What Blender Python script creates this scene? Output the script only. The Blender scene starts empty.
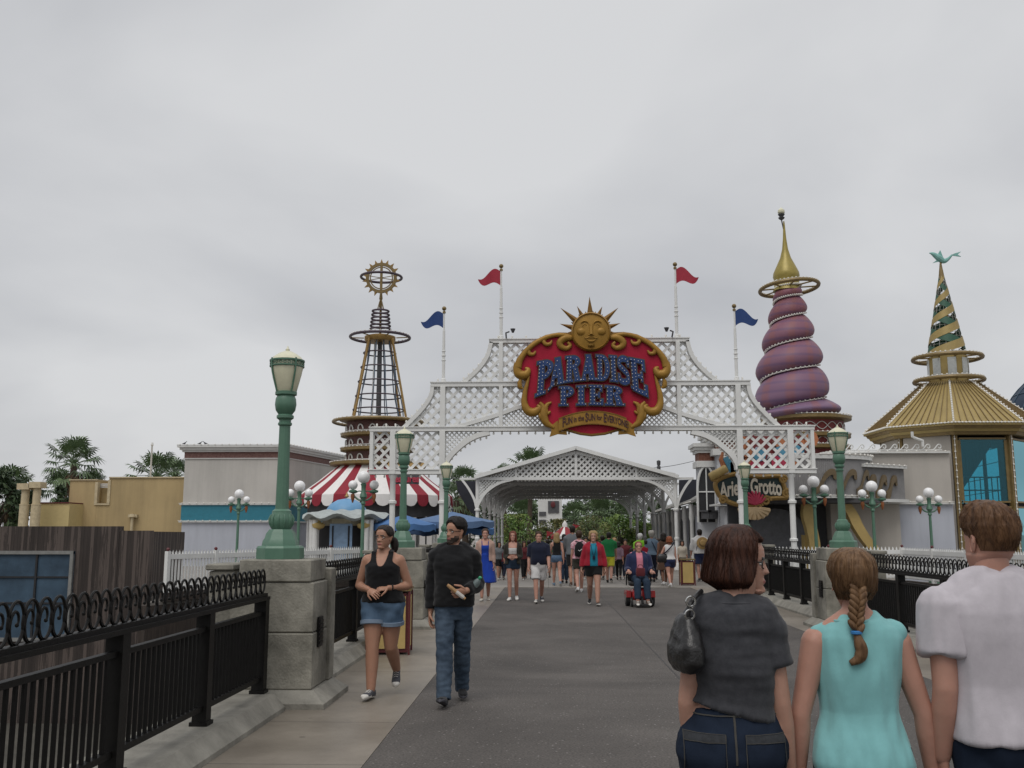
import bpy, bmesh, math, random
from math import sin, cos, pi, radians, sqrt, atan2
from mathutils import Vector, Matrix, noise
import numpy as np
random.seed(7)
SC = bpy.context.scene
C = SC.collection
V = Vector
# ---------------------------------------------------------------- camera frame
F = 960.0; CX = 512.0; CY = 384.0; CAMH = 1.6
TH = math.atan(149 / F); PS = math.atan(36 / F * cos(TH))
CAM = V((0, 0, CAMH))
c_r = V((cos(PS), sin(PS), 0)); c_f = V((-sin(PS) * cos(TH), cos(PS) * cos(TH), sin(TH))); c_u = c_r.cross(c_f)
def at(px, py, Y):
    d = c_r * (px - CX) + c_u * (CY - py) + c_f * F
    return CAM + d * (Y / d.y)
def gnd(px, py, z=0.0):
    d = c_r * (px - CX) + c_u * (CY - py) + c_f * F
    return CAM + d * ((z - CAMH) / d.z)
def proj(p):
    d = V(p) - CAM
    k = d.dot(c_f)
    return (CX + F * d.dot(c_r) / k, CY - F * d.dot(c_u) / k)

# ---------------------------------------------------------------- tagging
def tag(o, label=None, cat=None, group=None, kind=None):
    if label: o['label'] = label
    if cat: o['category'] = cat
    if group: o['group'] = group
    if kind: o['kind'] = kind
    return o
def thing(name, label, cat, loc=(0, 0, 0), rz=0, group=None):
    o = bpy.data.objects.new(name, None); C.objects.link(o)
    o.location = loc; o.rotation_euler = (0, 0, rz); o.empty_display_size = .1
    return tag(o, label, cat, group)
def kids(o): return [c for c in bpy.data.objects if c.parent == o]
def dup(root, loc=None, rz=None, label=None, parent=None, scale=None):
    ch = kids(root)
    r = root.copy(); C.objects.link(r)
    if parent is not None: r.parent = parent
    if loc is not None: r.location = loc
    if rz is not None: r.rotation_euler = (0, 0, rz)
    if scale is not None: r.scale = (scale,) * 3
    if label: r['label'] = label
    for c in ch: dup(c, parent=r)
    return r

# ---------------------------------------------------------------- materials
MATS = {}
def nt(m):
    m.use_nodes = True
    return m.node_tree.nodes, m.node_tree.links
def pm(name, col, rough=.6, metal=0., var=.18, scale=6., bump=0., bscale=None, stretch=None, col2=None, spec=.5, world=False, detail=5, coat=0., trans=0., sss=0., sheen=0., streak=0.):
    """procedural Principled: the base colour wanders between two near tones with a noise, optional bump"""
    if name in MATS: return MATS[name]
    m = bpy.data.materials.new(name); N, L = nt(m)
    b = N['Principled BSDF']
    b.inputs['Roughness'].default_value = rough; b.inputs['Metallic'].default_value = metal
    b.inputs['Specular IOR Level'].default_value = spec
    b.inputs['Coat Weight'].default_value = coat
    if trans: b.inputs['Transmission Weight'].default_value = trans
    if sss:
        b.inputs['Subsurface Weight'].default_value = sss; b.inputs['Subsurface Radius'].default_value = (.012, .005, .003); b.inputs['Subsurface Scale'].default_value = 1
    if sheen: b.inputs['Sheen Weight'].default_value = sheen
    tc = N.new('ShaderNodeTexCoord'); mp = N.new('ShaderNodeMapping')
    L.new((N.new('ShaderNodeNewGeometry').outputs['Position'] if world else tc.outputs['Object']), mp.inputs['Vector'])
    if stretch: mp.inputs['Scale'].default_value = stretch
    nz = N.new('ShaderNodeTexNoise'); nz.inputs['Scale'].default_value = scale; nz.inputs['Detail'].default_value = detail; nz.inputs['Roughness'].default_value = .65
    L.new(mp.outputs['Vector'], nz.inputs['Vector'])
    rp = N.new('ShaderNodeValToRGB'); rp.color_ramp.elements[0].position = .3; rp.color_ramp.elements[1].position = .7
    c = col; d = col2 or tuple(min(1, x * (1 + var)) for x in col)
    a = tuple(x * (1 - var) for x in col) if not col2 else col
    rp.color_ramp.elements[0].color = (*a, 1); rp.color_ramp.elements[1].color = (*d, 1)
    L.new(nz.outputs['Fac'], rp.inputs['Fac']); cout = rp.outputs['Color']
    if streak:                                  # rain marks running down a wall
        m3 = N.new('ShaderNodeMapping'); m3.inputs['Scale'].default_value = (.7, .7, .07); L.new(tc.outputs['Object'], m3.inputs['Vector'])
        n3 = N.new('ShaderNodeTexNoise'); n3.inputs['Scale'].default_value = 1.5; n3.inputs['Detail'].default_value = 7; n3.inputs['Roughness'].default_value = .7; L.new(m3.outputs['Vector'], n3.inputs['Vector'])
        r3 = N.new('ShaderNodeMapRange'); r3.inputs['From Min'].default_value = .36; r3.inputs['From Max'].default_value = .6; r3.inputs['To Min'].default_value = 1 - streak; r3.inputs['To Max'].default_value = 1; L.new(n3.outputs['Fac'], r3.inputs['Value'])
        v3 = N.new('ShaderNodeVectorMath'); v3.operation = 'SCALE'; L.new(cout, v3.inputs[0]); L.new(r3.outputs['Result'], v3.inputs['Scale']); cout = v3.outputs[0]
    L.new(cout, b.inputs['Base Color'])
    if bump:
        n2 = N.new('ShaderNodeTexNoise'); n2.inputs['Scale'].default_value = bscale or scale * 6; n2.inputs['Detail'].default_value = 4
        L.new(mp.outputs['Vector'], n2.inputs['Vector'])
        bp = N.new('ShaderNodeBump'); bp.inputs['Strength'].default_value = bump; bp.inputs['Distance'].default_value = .02
        L.new(n2.outputs['Fac'], bp.inputs['Height']); L.new(bp.outputs['Normal'], b.inputs['Normal'])
    MATS[name] = m
    return m

# ---------------------------------------------------------------- mesh builder
class MB:
    def __init__(s): s.v = []; s.f = []; s.m = []
    def add(s, vs, fs, mi=0):
        o = len(s.v); s.v += [tuple(p) for p in vs]; s.f += [tuple(i + o for i in f) for f in fs]; s.m += [mi] * len(fs); return s
    def box(s, x0, x1, y0, y1, z0, z1, mi=0, M=None):
        vs = [V((x, y, z)) for z in (z0, z1) for y in (y0, y1) for x in (x0, x1)]
        if M is not None: vs = [M @ p for p in vs]
        return s.add(vs, [(0, 2, 3, 1), (4, 5, 7, 6), (0, 1, 5, 4), (2, 6, 7, 3), (0, 4, 6, 2), (1, 3, 7, 5)], mi)
    def bar(s, p, q, w, h, up=(0, 0, 1), mi=0):
        p, q = V(p), V(q); d = (q - p)
        if d.length < 1e-6: return s
        d.normalize(); u = V(up); x = d.cross(u)
        if x.length < 1e-4: x = d.cross(V((1, 0, 0)))
        x.normalize(); u = x.cross(d); x *= w / 2; u *= h / 2
        vs = [p - x - u, p + x - u, p + x + u, p - x + u, q - x - u, q + x - u, q + x + u, q - x + u]
        return s.add(vs, [(3, 2, 1, 0), (4, 5, 6, 7), (0, 1, 5, 4), (1, 2, 6, 5), (2, 3, 7, 6), (3, 0, 4, 7)], mi)
    def tube(s, pts, r, n=8, cap=True, mi=0, closed=False):
        pts = [V(p) for p in pts]; k = len(pts)
        rr = r if isinstance(r, (list, tuple)) else [r] * k
        vs = []; prev = None
        for i in range(k):
            if closed: t = pts[(i + 1) % k] - pts[i - 1]
            else: t = pts[min(i + 1, k - 1)] - pts[max(i - 1, 0)]
            if t.length < 1e-9: t = V((0, 0, 1))
            t.normalize()
            if prev is None:
                a = V((0, 0, 1)) if abs(t.z) < .9 else V((1, 0, 0))
                nrm = (a - t * a.dot(t)).normalized()
            else:
                nrm = prev - t * prev.dot(t)
                if nrm.length < 1e-6: nrm = V((1, 0, 0)) - t * t.x
                nrm.normalize()
            prev = nrm; bn = t.cross(nrm)
            for j in range(n):
                a = 2 * pi * j / n; vs.append(pts[i] + (nrm * cos(a) + bn * sin(a)) * rr[i])
        fs = []
        for i in range(k if closed else k - 1):
            i2 = (i + 1) % k
            for j in range(n):
                j2 = (j + 1) % n; fs.append((i * n + j, i * n + j2, i2 * n + j2, i2 * n + j))
        if cap and not closed:
            fs.append(tuple(range(n - 1, -1, -1))); fs.append(tuple((k - 1) * n + j for j in range(n)))
        return s.add(vs, fs, mi)
    def lathe(s, prof, n=24, c=(0, 0, 0), mi=0, a0=0., cap=True, M=None):
        c = V(c); vs = []
        for r, z in prof:
            for j in range(n):
                a = a0 + 2 * pi * j / n; vs.append(V((r * cos(a), r * sin(a), z)))
        if M is not None: vs = [M @ p for p in vs]
        vs = [p + c for p in vs]
        fs = [(i * n + j, i * n + (j + 1) % n, (i + 1) * n + (j + 1) % n, (i + 1) * n + j) for i in range(len(prof) - 1) for j in range(n)]
        if cap:
            fs.append(tuple(range(n - 1, -1, -1))); fs.append(tuple((len(prof) - 1) * n + j for j in range(n)))
        return s.add(vs, fs, mi)
    def sphere(s, c, r, nu=14, nv=8, mi=0, M=None):
        c = V(c); r = V(r) if isinstance(r, (tuple, list, Vector)) else V((r, r, r))
        vs = []
        for i in range(1, nv):
            ph = pi * i / nv
            for j in range(nu):
                a = 2 * pi * j / nu; vs.append(V((r.x * sin(ph) * cos(a), r.y * sin(ph) * sin(a), r.z * cos(ph))))
        vs += [V((0, 0, r.z)), V((0, 0, -r.z))]
        if M is not None: vs = [M @ p for p in vs]
        vs = [p + c for p in vs]
        fs = [(i * nu + j, (i + 1) * nu + j, (i + 1) * nu + (j + 1) % nu, i * nu + (j + 1) % nu) for i in range(nv - 2) for j in range(nu)]
        T = (nv - 1) * nu
        fs += [(T, j, (j + 1) % nu) for j in range(nu)]
        fs += [(T + 1, (nv - 2) * nu + (j + 1) % nu, (nv - 2) * nu + j) for j in range(nu)]
        return s.add(vs, fs, mi)
    def prism(s, poly, y0, y1, mi=0, M=None):
        """outline in x,z pushed from y0 to y1"""
        n = len(poly)
        ar = sum(poly[i][0] * poly[(i + 1) % n][1] - poly[(i + 1) % n][0] * poly[i][1] for i in range(n))
        if ar < 0: poly = poly[::-1]
        vs = [V((x, y0, z)) for x, z in poly] + [V((x, y1, z)) for x, z in poly]
        if M is not None: vs = [M @ p for p in vs]
        fs = [tuple(range(n)), tuple(range(2 * n - 1, n - 1, -1))]
        fs += [(i, i + n, (i + 1) % n + n, (i + 1) % n) for i in range(n)]
        return s.add(vs, fs, mi)
    def slab(s, poly, z0, z1, mi=0):
        """outline in x,y pushed from z0 to z1"""
        n = len(poly)
        ar = sum(poly[i][0] * poly[(i + 1) % n][1] - poly[(i + 1) % n][0] * poly[i][1] for i in range(n))
        if ar < 0: poly = poly[::-1]
        vs = [V((x, y, z0)) for x, y in poly] + [V((x, y, z1)) for x, y in poly]
        fs = [tuple(range(n - 1, -1, -1)), tuple(range(n, 2 * n))]
        fs += [(i, (i + 1) % n, (i + 1) % n + n, i + n) for i in range(n)]
        return s.add(vs, fs, mi)
    def rings(s, R, mi=0, cap=True, closed=True):
        n = len(R[0]); vs = [p for r in R for p in r]
        m = n if closed else n - 1
        fs = [(i * n + j, i * n + (j + 1) % n, (i + 1) * n + (j + 1) % n, (i + 1) * n + j) for i in range(len(R) - 1) for j in range(m)]
        if cap:
            fs.append(tuple(range(n - 1, -1, -1))); fs.append(tuple((len(R) - 1) * n + j for j in range(n)))
        return s.add(vs, fs, mi)
    def band(s, A, B, d, mi=0):
        """strip between two matching polylines A and B, d = thickness vector"""
        d = V(d); n = len(A)
        vs = [V(p) for p in A] + [V(p) for p in B] + [V(p) + d for p in A] + [V(p) + d for p in B]
        fs = []
        for i in range(n - 1):
            a, b, c, e = i, i + 1, n + i + 1, n + i
            fs += [(a, b, c, e), (a + 2 * n, e + 2 * n, c + 2 * n, b + 2 * n), (a, a + 2 * n, b + 2 * n, b), (e, c, c + 2 * n, e + 2 * n)]
        fs += [(0, n, 3 * n, 2 * n), (n - 1, 3 * n - 1, 4 * n - 1, 2 * n - 1)]
        return s.add(vs, fs, mi)
    def mesh(s, name, mats, smooth=35):
        me = bpy.data.meshes.new(name); me.from_pydata(s.v, [], s.f)
        mats = mats if isinstance(mats, (list, tuple)) else [mats]
        for m in mats: me.materials.append(m)
        if len(mats) > 1: me.polygons.foreach_set('material_index', s.m)
        if smooth:
            me.polygons.foreach_set('use_smooth', [True] * len(s.f))
            if smooth < 180: me.set_sharp_from_angle(angle=radians(smooth))
        me.update(); return me
    def build(s, name, mats, parent=None, world=False, smooth=35, loc=None):
        """link as one object; world=True: the points are world points and are moved into the parent's frame"""
        if world and parent is not None:
            off = V((0, 0, 0)); q = parent
            while q is not None: off += q.location; q = q.parent
            s.v = [tuple(V(p) - off) for p in s.v]
        o = bpy.data.objects.new(name, s.mesh(name, mats, smooth)); C.objects.link(o)
        if parent is not None: o.parent = parent
        if loc is not None: o.location = loc
        return o
def solo(mb, name, mats, label, cat, loc=(0, 0, 0), group=None, smooth=35, world=False):
    """a thing that is one mesh"""
    loc = V(loc)
    if world: mb.v = [tuple(V(p) - loc) for p in mb.v]
    o = mb.build(name, mats, smooth=smooth); o.location = loc
    return tag(o, label, cat, group)
def struct(mb, name, mats, smooth=35):
    return tag(mb.build(name, mats, smooth=smooth), kind='structure')
def rotz(a): return Matrix.Rotation(a, 4, 'Z')
def xf(loc, rz=0, rx=0, ry=0, sc=1):
    return Matrix.Translation(V(loc)) @ Matrix.Rotation(rz, 4, 'Z') @ Matrix.Rotation(ry, 4, 'Y') @ Matrix.Rotation(rx, 4, 'X') @ Matrix.Scale(sc, 4)
def lerp(a, b, t): return a + (b - a) * t
def spline(pts, n=8, closed=False):
    """Catmull-Rom through the points (tuples of any length)"""
    P = [np.array(p, float) for p in pts]; k = len(P); out = []
    for i in range(k if closed else k - 1):
        p1 = P[i]; p2 = P[(i + 1) % k]
        p0 = P[i - 1] if (closed or i > 0) else 2 * p1 - p2
        p3 = P[(i + 2) % k] if (closed or i + 2 < k) else 2 * p2 - p1
        for j in range(n):
            t = j / n
            out.append(.5 * ((2 * p1) + (p2 - p0) * t + (2 * p0 - 5 * p1 + 4 * p2 - p3) * t * t + (3 * p1 - p0 - 3 * p2 + p3) * t ** 3))
    if not closed: out.append(P[-1])
    return [tuple(float(x) for x in p) for p in out]
def lattice(mb, poly, s, w, y, d, mi=0, ox=0., oz=0.):
    """diagonal slats clipped to a polygon in x,z; the two directions lie one behind the other"""
    n = len(poly); q = sqrt(.5)
    for k, (ux, uz) in enumerate(((q, q), (q, -q))):
        nx, nz = -uz, ux
        ds = [(x - ox) * nx + (z - oz) * nz for x, z in poly]
        i0, i1 = math.ceil(min(ds) / s), math.floor(max(ds) / s)
        yy = y + k * (d + .003)
        for i in range(i0, i1 + 1):
            c = i * s; hits = []
            for a in range(n):
                b = (a + 1) % n; da, db = ds[a] - c, ds[b] - c
                if (da < 0) != (db < 0):
                    t = da / (da - db); x = lerp(poly[a][0], poly[b][0], t); z = lerp(poly[a][1], poly[b][1], t)
                    hits.append(x * ux + z * uz)
            hits.sort()
            for h in range(0, len(hits) - 1, 2):
                t0, t1 = hits[h], hits[h + 1]
                if t1 - t0 < .01: continue
                bx, bz = ox * 0 + nx * (c + ox * nx + oz * nz), nz * (c + ox * nx + oz * nz)
                mb.bar((bx + ux * t0, yy, bz + uz * t0), (bx + ux * t1, yy, bz + uz * t1), d, w, up=(nx, 0, nz), mi=mi)
    return mb
def text_mesh(txt, size=1., bold=.0, extrude=.02, align='CENTER', space=1.):
    cu = bpy.data.curves.new('lettering', 'FONT'); cu.body = txt; cu.size = size; cu.offset = bold; cu.extrude = extrude
    cu.align_x = align; cu.align_y = 'CENTER'; cu.space_character = space; cu.resolution_u = 4
    o = bpy.data.objects.new('lettering', cu); C.objects.link(o)
    dg = bpy.context.evaluated_depsgraph_get(); me = bpy.data.meshes.new_from_object(o.evaluated_get(dg))
    bpy.data.objects.remove(o); bpy.data.curves.remove(cu)
    vs = [tuple(v.co) for v in me.vertices]; fs = [tuple(p.vertices) for p in me.polygons]
    bpy.data.meshes.remove(me)
    return vs, fs
# ================================================================ materials
def asphalt():
    m = bpy.data.materials.new('asphalt'); N, L = nt(m); b = N['Principled BSDF']
    pos = N.new('ShaderNodeNewGeometry').outputs['Position']
    n1 = N.new('ShaderNodeTexNoise'); n1.inputs['Scale'].default_value = .7; n1.inputs['Detail'].default_value = 6; L.new(pos, n1.inputs['Vector'])
    n2 = N.new('ShaderNodeTexNoise'); n2.inputs['Scale'].default_value = 55; n2.inputs['Detail'].default_value = 3; L.new(pos, n2.inputs['Vector'])
    v = N.new('ShaderNodeTexVoronoi'); v.inputs['Scale'].default_value = 38; L.new(pos, v.inputs['Vector'])
    r1 = N.new('ShaderNodeValToRGB'); r1.color_ramp.elements[0].color = (.062, .055, .050, 1); r1.color_ramp.elements[1].color = (.098, .088, .080, 1)
    r1.color_ramp.elements[0].position = .3; r1.color_ramp.elements[1].position = .7; L.new(n1.outputs['Fac'], r1.inputs['Fac'])
    r2 = N.new('ShaderNodeValToRGB'); r2.color_ramp.elements[0].color = (.62, .62, .62, 1); r2.color_ramp.elements[1].color = (1.35, 1.35, 1.35, 1)
    r2.color_ramp.elements[0].position = .32; r2.color_ramp.elements[1].position = .68; L.new(n2.outputs['Fac'], r2.inputs['Fac'])
    mx = N.new('ShaderNodeMix'); mx.data_type = 'RGBA'; mx.blend_type = 'MULTIPLY'; mx.inputs['Factor'].default_value = 1
    L.new(r1.outputs['Color'], mx.inputs['A']); L.new(r2.outputs['Color'], mx.inputs['B'])
    n5 = N.new('ShaderNodeTexNoise'); n5.inputs['Scale'].default_value = .23; n5.inputs['Detail'].default_value = 7; n5.inputs['Roughness'].default_value = .75; n5.inputs['Distortion'].default_value = 1.2; L.new(pos, n5.inputs['Vector'])
    r5 = N.new('ShaderNodeValToRGB'); r5.color_ramp.elements[0].color = (.74, .73, .72, 1); r5.color_ramp.elements[1].color = (1.14, 1.13, 1.12, 1); r5.color_ramp.elements[0].position = .38; r5.color_ramp.elements[1].position = .62; L.new(n5.outputs['Fac'], r5.inputs['Fac'])
    m5 = N.new('ShaderNodeMix'); m5.data_type = 'RGBA'; m5.blend_type = 'MULTIPLY'; m5.inputs['Factor'].default_value = 1; L.new(mx.outputs['Result'], m5.inputs['A']); L.new(r5.outputs['Color'], m5.inputs['B']); mx = m5
    # pale stones among the dark ones
    lt = N.new('ShaderNodeMath'); lt.operation = 'GREATER_THAN'; lt.inputs[1].default_value = .955
    sx = N.new('ShaderNodeSeparateColor'); L.new(v.outputs['Color'], sx.inputs[0]); L.new(sx.outputs[0], lt.inputs[0])
    ls = N.new('ShaderNodeMath'); ls.operation = 'LESS_THAN'; ls.inputs[1].default_value = .33; L.new(v.outputs['Distance'], ls.inputs[0])
    mu = N.new('ShaderNodeMath'); mu.operation = 'MULTIPLY'; L.new(lt.outputs[0], mu.inputs[0]); L.new(ls.outputs[0], mu.inputs[1])
    m2 = N.new('ShaderNodeMix'); m2.data_type = 'RGBA'; m2.inputs['B'].default_value = (.19, .175, .165, 1)
    L.new(mu.outputs[0], m2.inputs['Factor']); L.new(mx.outputs['Result'], m2.inputs['A'])
    L.new(m2.outputs['Result'], b.inputs['Base Color']); b.inputs['Roughness'].default_value = .85
    bp = N.new('ShaderNodeBump'); bp.inputs['Strength'].default_value = .6; bp.inputs['Distance'].default_value = .01; L.new(n2.outputs['Fac'], bp.inputs['Height']); L.new(bp.outputs['Normal'], b.inputs['Normal'])
    return m
def paving(name, c0, c1, joint_x, joint_y, off=(0, 0), rough=.55, jw=.006, damp=True):
    """poured slabs: mottled concrete, dark joints on a grid of the given pitch, damp patches that are glossier"""
    m = bpy.data.materials.new(name); N, L = nt(m); b = N['Principled BSDF']
    pos = N.new('ShaderNodeNewGeometry').outputs['Position']
    n1 = N.new('ShaderNodeTexNoise'); n1.inputs['Scale'].default_value = 1.1; n1.inputs['Detail'].default_value = 8; n1.inputs['Roughness'].default_value = .7; L.new(pos, n1.inputs['Vector'])
    r1 = N.new('ShaderNodeValToRGB'); r1.color_ramp.elements[0].color = (*c0, 1); r1.color_ramp.elements[1].color = (*c1, 1); r1.color_ramp.elements[0].position = .28; r1.color_ramp.elements[1].position = .66
    L.new(n1.outputs['Fac'], r1.inputs['Fac'])
    sp = N.new('ShaderNodeSeparateXYZ'); L.new(pos, sp.inputs[0]); col = r1.outputs['Color']
    for ax, pitch, o in ((0, joint_x, off[0]), (1, joint_y, off[1])):
        if not pitch: continue
        a = N.new('ShaderNodeMath'); a.operation = 'ADD'; a.inputs[1].default_value = -o + pitch * 100; L.new(sp.outputs[ax], a.inputs[0])
        d = N.new('ShaderNodeMath'); d.operation = 'MODULO'; d.inputs[1].default_value = pitch; L.new(a.outputs[0], d.inputs[0])
        l = N.new('ShaderNodeMath'); l.operation = 'LESS_THAN'; l.inputs[1].default_value = jw * 2; L.new(d.outputs[0], l.inputs[0])
        k = N.new('ShaderNodeMix'); k.data_type = 'RGBA'; k.inputs['B'].default_value = (.05, .045, .04, 1); L.new(l.outputs[0], k.inputs['Factor']); L.new(col, k.inputs['A']); col = k.outputs['Result']
    vg = N.new('ShaderNodeTexVoronoi'); vg.inputs['Scale'].default_value = 2.6; L.new(pos, vg.inputs['Vector'])      # trodden gum
    sg = N.new('ShaderNodeSeparateColor'); L.new(vg.outputs['Color'], sg.inputs[0]); rg_ = N.new('ShaderNodeMath'); rg_.operation = 'MULTIPLY'; rg_.inputs[1].default_value = .075; L.new(sg.outputs[0], rg_.inputs[0])
    lg = N.new('ShaderNodeMath'); lg.operation = 'LESS_THAN'; L.new(vg.outputs['Distance'], lg.inputs[0]); L.new(rg_.outputs[0], lg.inputs[1]); kg = N.new('ShaderNodeMix'); kg.data_type = 'RGBA'; kg.inputs['B'].default_value = (.07, .06, .05, 1)
    hg_ = N.new('ShaderNodeMath'); hg_.operation = 'MULTIPLY'; hg_.inputs[1].default_value = .6; L.new(lg.outputs[0], hg_.inputs[0]); L.new(hg_.outputs[0], kg.inputs['Factor']); L.new(col, kg.inputs['A']); col = kg.outputs['Result']
    n3 = N.new('ShaderNodeTexNoise'); n3.inputs['Scale'].default_value = .55; n3.inputs['Detail'].default_value = 3; L.new(pos, n3.inputs['Vector'])
    r3 = N.new('ShaderNodeMapRange'); r3.inputs['From Min'].default_value = .42; r3.inputs['From Max'].default_value = .6; r3.inputs['To Min'].default_value = rough - .16 if damp else rough; r3.inputs['To Max'].default_value = rough
    L.new(n3.outputs['Fac'], r3.inputs['Value']); L.new(r3.outputs['Result'], b.inputs['Roughness'])
    L.new(col, b.inputs['Base Color'])
    n2 = N.new('ShaderNodeTexNoise'); n2.inputs['Scale'].default_value = 60; L.new(pos, n2.inputs['Vector'])
    bp = N.new('ShaderNodeBump'); bp.inputs['Strength'].default_value = .25; bp.inputs['Distance'].default_value = .006; L.new(n2.outputs['Fac'], bp.inputs['Height']); L.new(bp.outputs['Normal'], b.inputs['Normal'])
    return m
M_asph = asphalt()
M_walk = paving('sidewalk_concrete', (.14, .120, .096), (.23, .20, .163), 0, 1.52, (0, .9))
M_plaza = paving('plaza_concrete', (.17, .155, .14), (.26, .24, .215), 2.4, 2.4, damp=False, rough=.75)
M_dirt = pm('earth', (.06, .055, .045), .9, scale=.5, var=.4, world=True)
M_stone = pm('weathered_stone', (.105, .10, .08), .85, col2=(.37, .35, .295), scale=2.4, detail=12, bump=.35, bscale=40, streak=.4)
M_kerb = pm('kerb_stone', (.125, .118, .100), .8, col2=(.30, .285, .245), scale=2.2, detail=11, bump=.35, bscale=36)
M_iron = pm('black_iron', (.006, .0055, .005), .5, var=.3, scale=9, bump=.08, spec=.22)
M_green = pm('verdigris_paint', (.066, .150, .100), .42, col2=(.095, .190, .132), scale=5, bump=.06)
M_lglass = pm('lantern_glass', (.62, .60, .44), .25, var=.12, scale=7)
M_white = pm('white_paint', (.70, .70, .68), .5, var=.05, scale=3)
M_white2 = pm('old_white_paint', (.60, .60, .58), .55, var=.08, scale=3)
M_globe = pm('opal_glass', (.80, .80, .80), .22, var=.02)
M_copper = pm('copper_drop', (.30, .105, .04), .4, metal=.3)
M_gold = pm('gold_paint', (.30, .185, .055), .42, metal=.25, var=.16, scale=5, bump=.05)
M_dgold = pm('old_gold', (.195, .135, .05), .45, metal=.2, var=.2, scale=6)
M_maroon = pm('maroon_paint', (.10, .015, .018), .5)
M_yel = pm('yellow_panel', (.46, .33, .12), .55, var=.1, scale=4)
M_bulb = pm('bulb_glass', (.75, .73, .68), .25, var=.03)
M_dark = pm('dark_void', (.02, .02, .022), .8)
M_dgrey = pm('dark_grey', (.07, .07, .075), .6)

# ================================================================ ground
XC = 1.3                     # middle of the bridge
def mx(x): return 2 * XC - x
g = MB(); g.slab([(-900, -300), (900, -300), (900, 1500), (-900, 1500)], -3.4, -3.0); struct(g, 'ground', M_dirt)
d = MB(); d.slab([(-3.4, -12), (6.0, -12), (6.0, 29.3), (-3.4, 29.3)], -.7, -.02); struct(d, 'bridge_deck', M_stone)
w = MB(); w.slab([(-2.5, -12), (-1.30, -12), (-1.30, 29.3), (-2.5, 29.3)], -.019, .0); struct(w, 'sidewalk', M_walk)
w = MB(); w.slab([(4.22, -12), (5.1, -12), (5.1, 29.3), (4.22, 29.3)], -.019, .0); struct(w, 'sidewalk', M_walk)
w = MB(); w.slab([(-1.294, -12), (4.214, -12), (4.214, 28.9), (-1.294, 28.9)], -.019, .001); struct(w, 'road', M_asph)
# a long crack-filled seam that wanders across the asphalt
M_seam = pm('tar_seam', (.025, .023, .022), .6)
s_ = MB(); pts = [gnd(x, y, .003) for x, y in ((598, 592), (622, 617), (640, 637), (662, 660), (700, 700), (760, 768))]
pts = [(p.x, p.y) for p in pts]
for i in range(len(pts) - 1):
    a, b = V(pts[i]), V(pts[i + 1]); n_ = V((-(b - a).y, (b - a).x)).normalized() * .008
    s_.add([(*(a - n_), .003), (*(a + n_), .003), (*(b + n_), .003), (*(b - n_), .003)], [(3, 2, 1, 0)])
struct(s_, 'road_seam', M_seam)
PLZ = [(-700, 24.4), (-9.8, 24.4), (-9.3, 22.5), (-5.9, 30.0), (-3.41, 30.0), (-3.41, 29.31), (6.01, 29.31), (6.01, 29.6), (10.5, 29.4), (11.1, 21.8), (700, 21.8), (700, 1400), (-700, 1400)]
p_ = MB(); p_.slab(PLZ, -3.2, 0.0); struct(p_, 'plaza', M_plaza)
rw = MB(); M_rw = pm('dark_boards', (.022, .017, .014), .9, col2=(.06, .045, .036), scale=3, stretch=(8, 8, .6))
for a, b in (((-9.35, 22.42), (-5.95, 29.92)), ((6.0, 29.50), (10.45, 29.30)), ((10.6, 29.3), (11.0, 21.7)), ((11.05, 21.7), (60, 21.7)), ((-9.9, 24.3), (-9.4, 22.45))): rw.bar((*a, -1.62), (*b, -1.62), .12, 3.1)
struct(rw, 'retaining_wall', M_rw, smooth=0)
# kerbs under the fences: a real step with a chamfered inner edge
def kerb(sx):
    k = MB(); f = (lambda x: x) if sx < 0 else mx
    prof = [(-3.0, -.02), (-3.0, .15), (-2.50, .15), (-2.40, .04), (-2.40, -.018)]
    for y0, y1 in ((-11, -4.02), (-4, 2.98), (3, 9.0), (10.0, 16.4), (17.4, 24.3), (25.3, 29.28)):
        n = max(1, int((y1 - y0) / 2.4)); st = (y1 - y0) / n
        for i in range(n):
            a, b = y0 + i * st + .004, y0 + (i + 1) * st - .004
            k.rings([[V((f(x), y, z)) for x, z in (prof if sx < 0 else prof[::-1])] for y in (a, b)])
    return struct(k, 'kerb', M_kerb, smooth=0)
kerb(-1); kerb(1)

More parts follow.
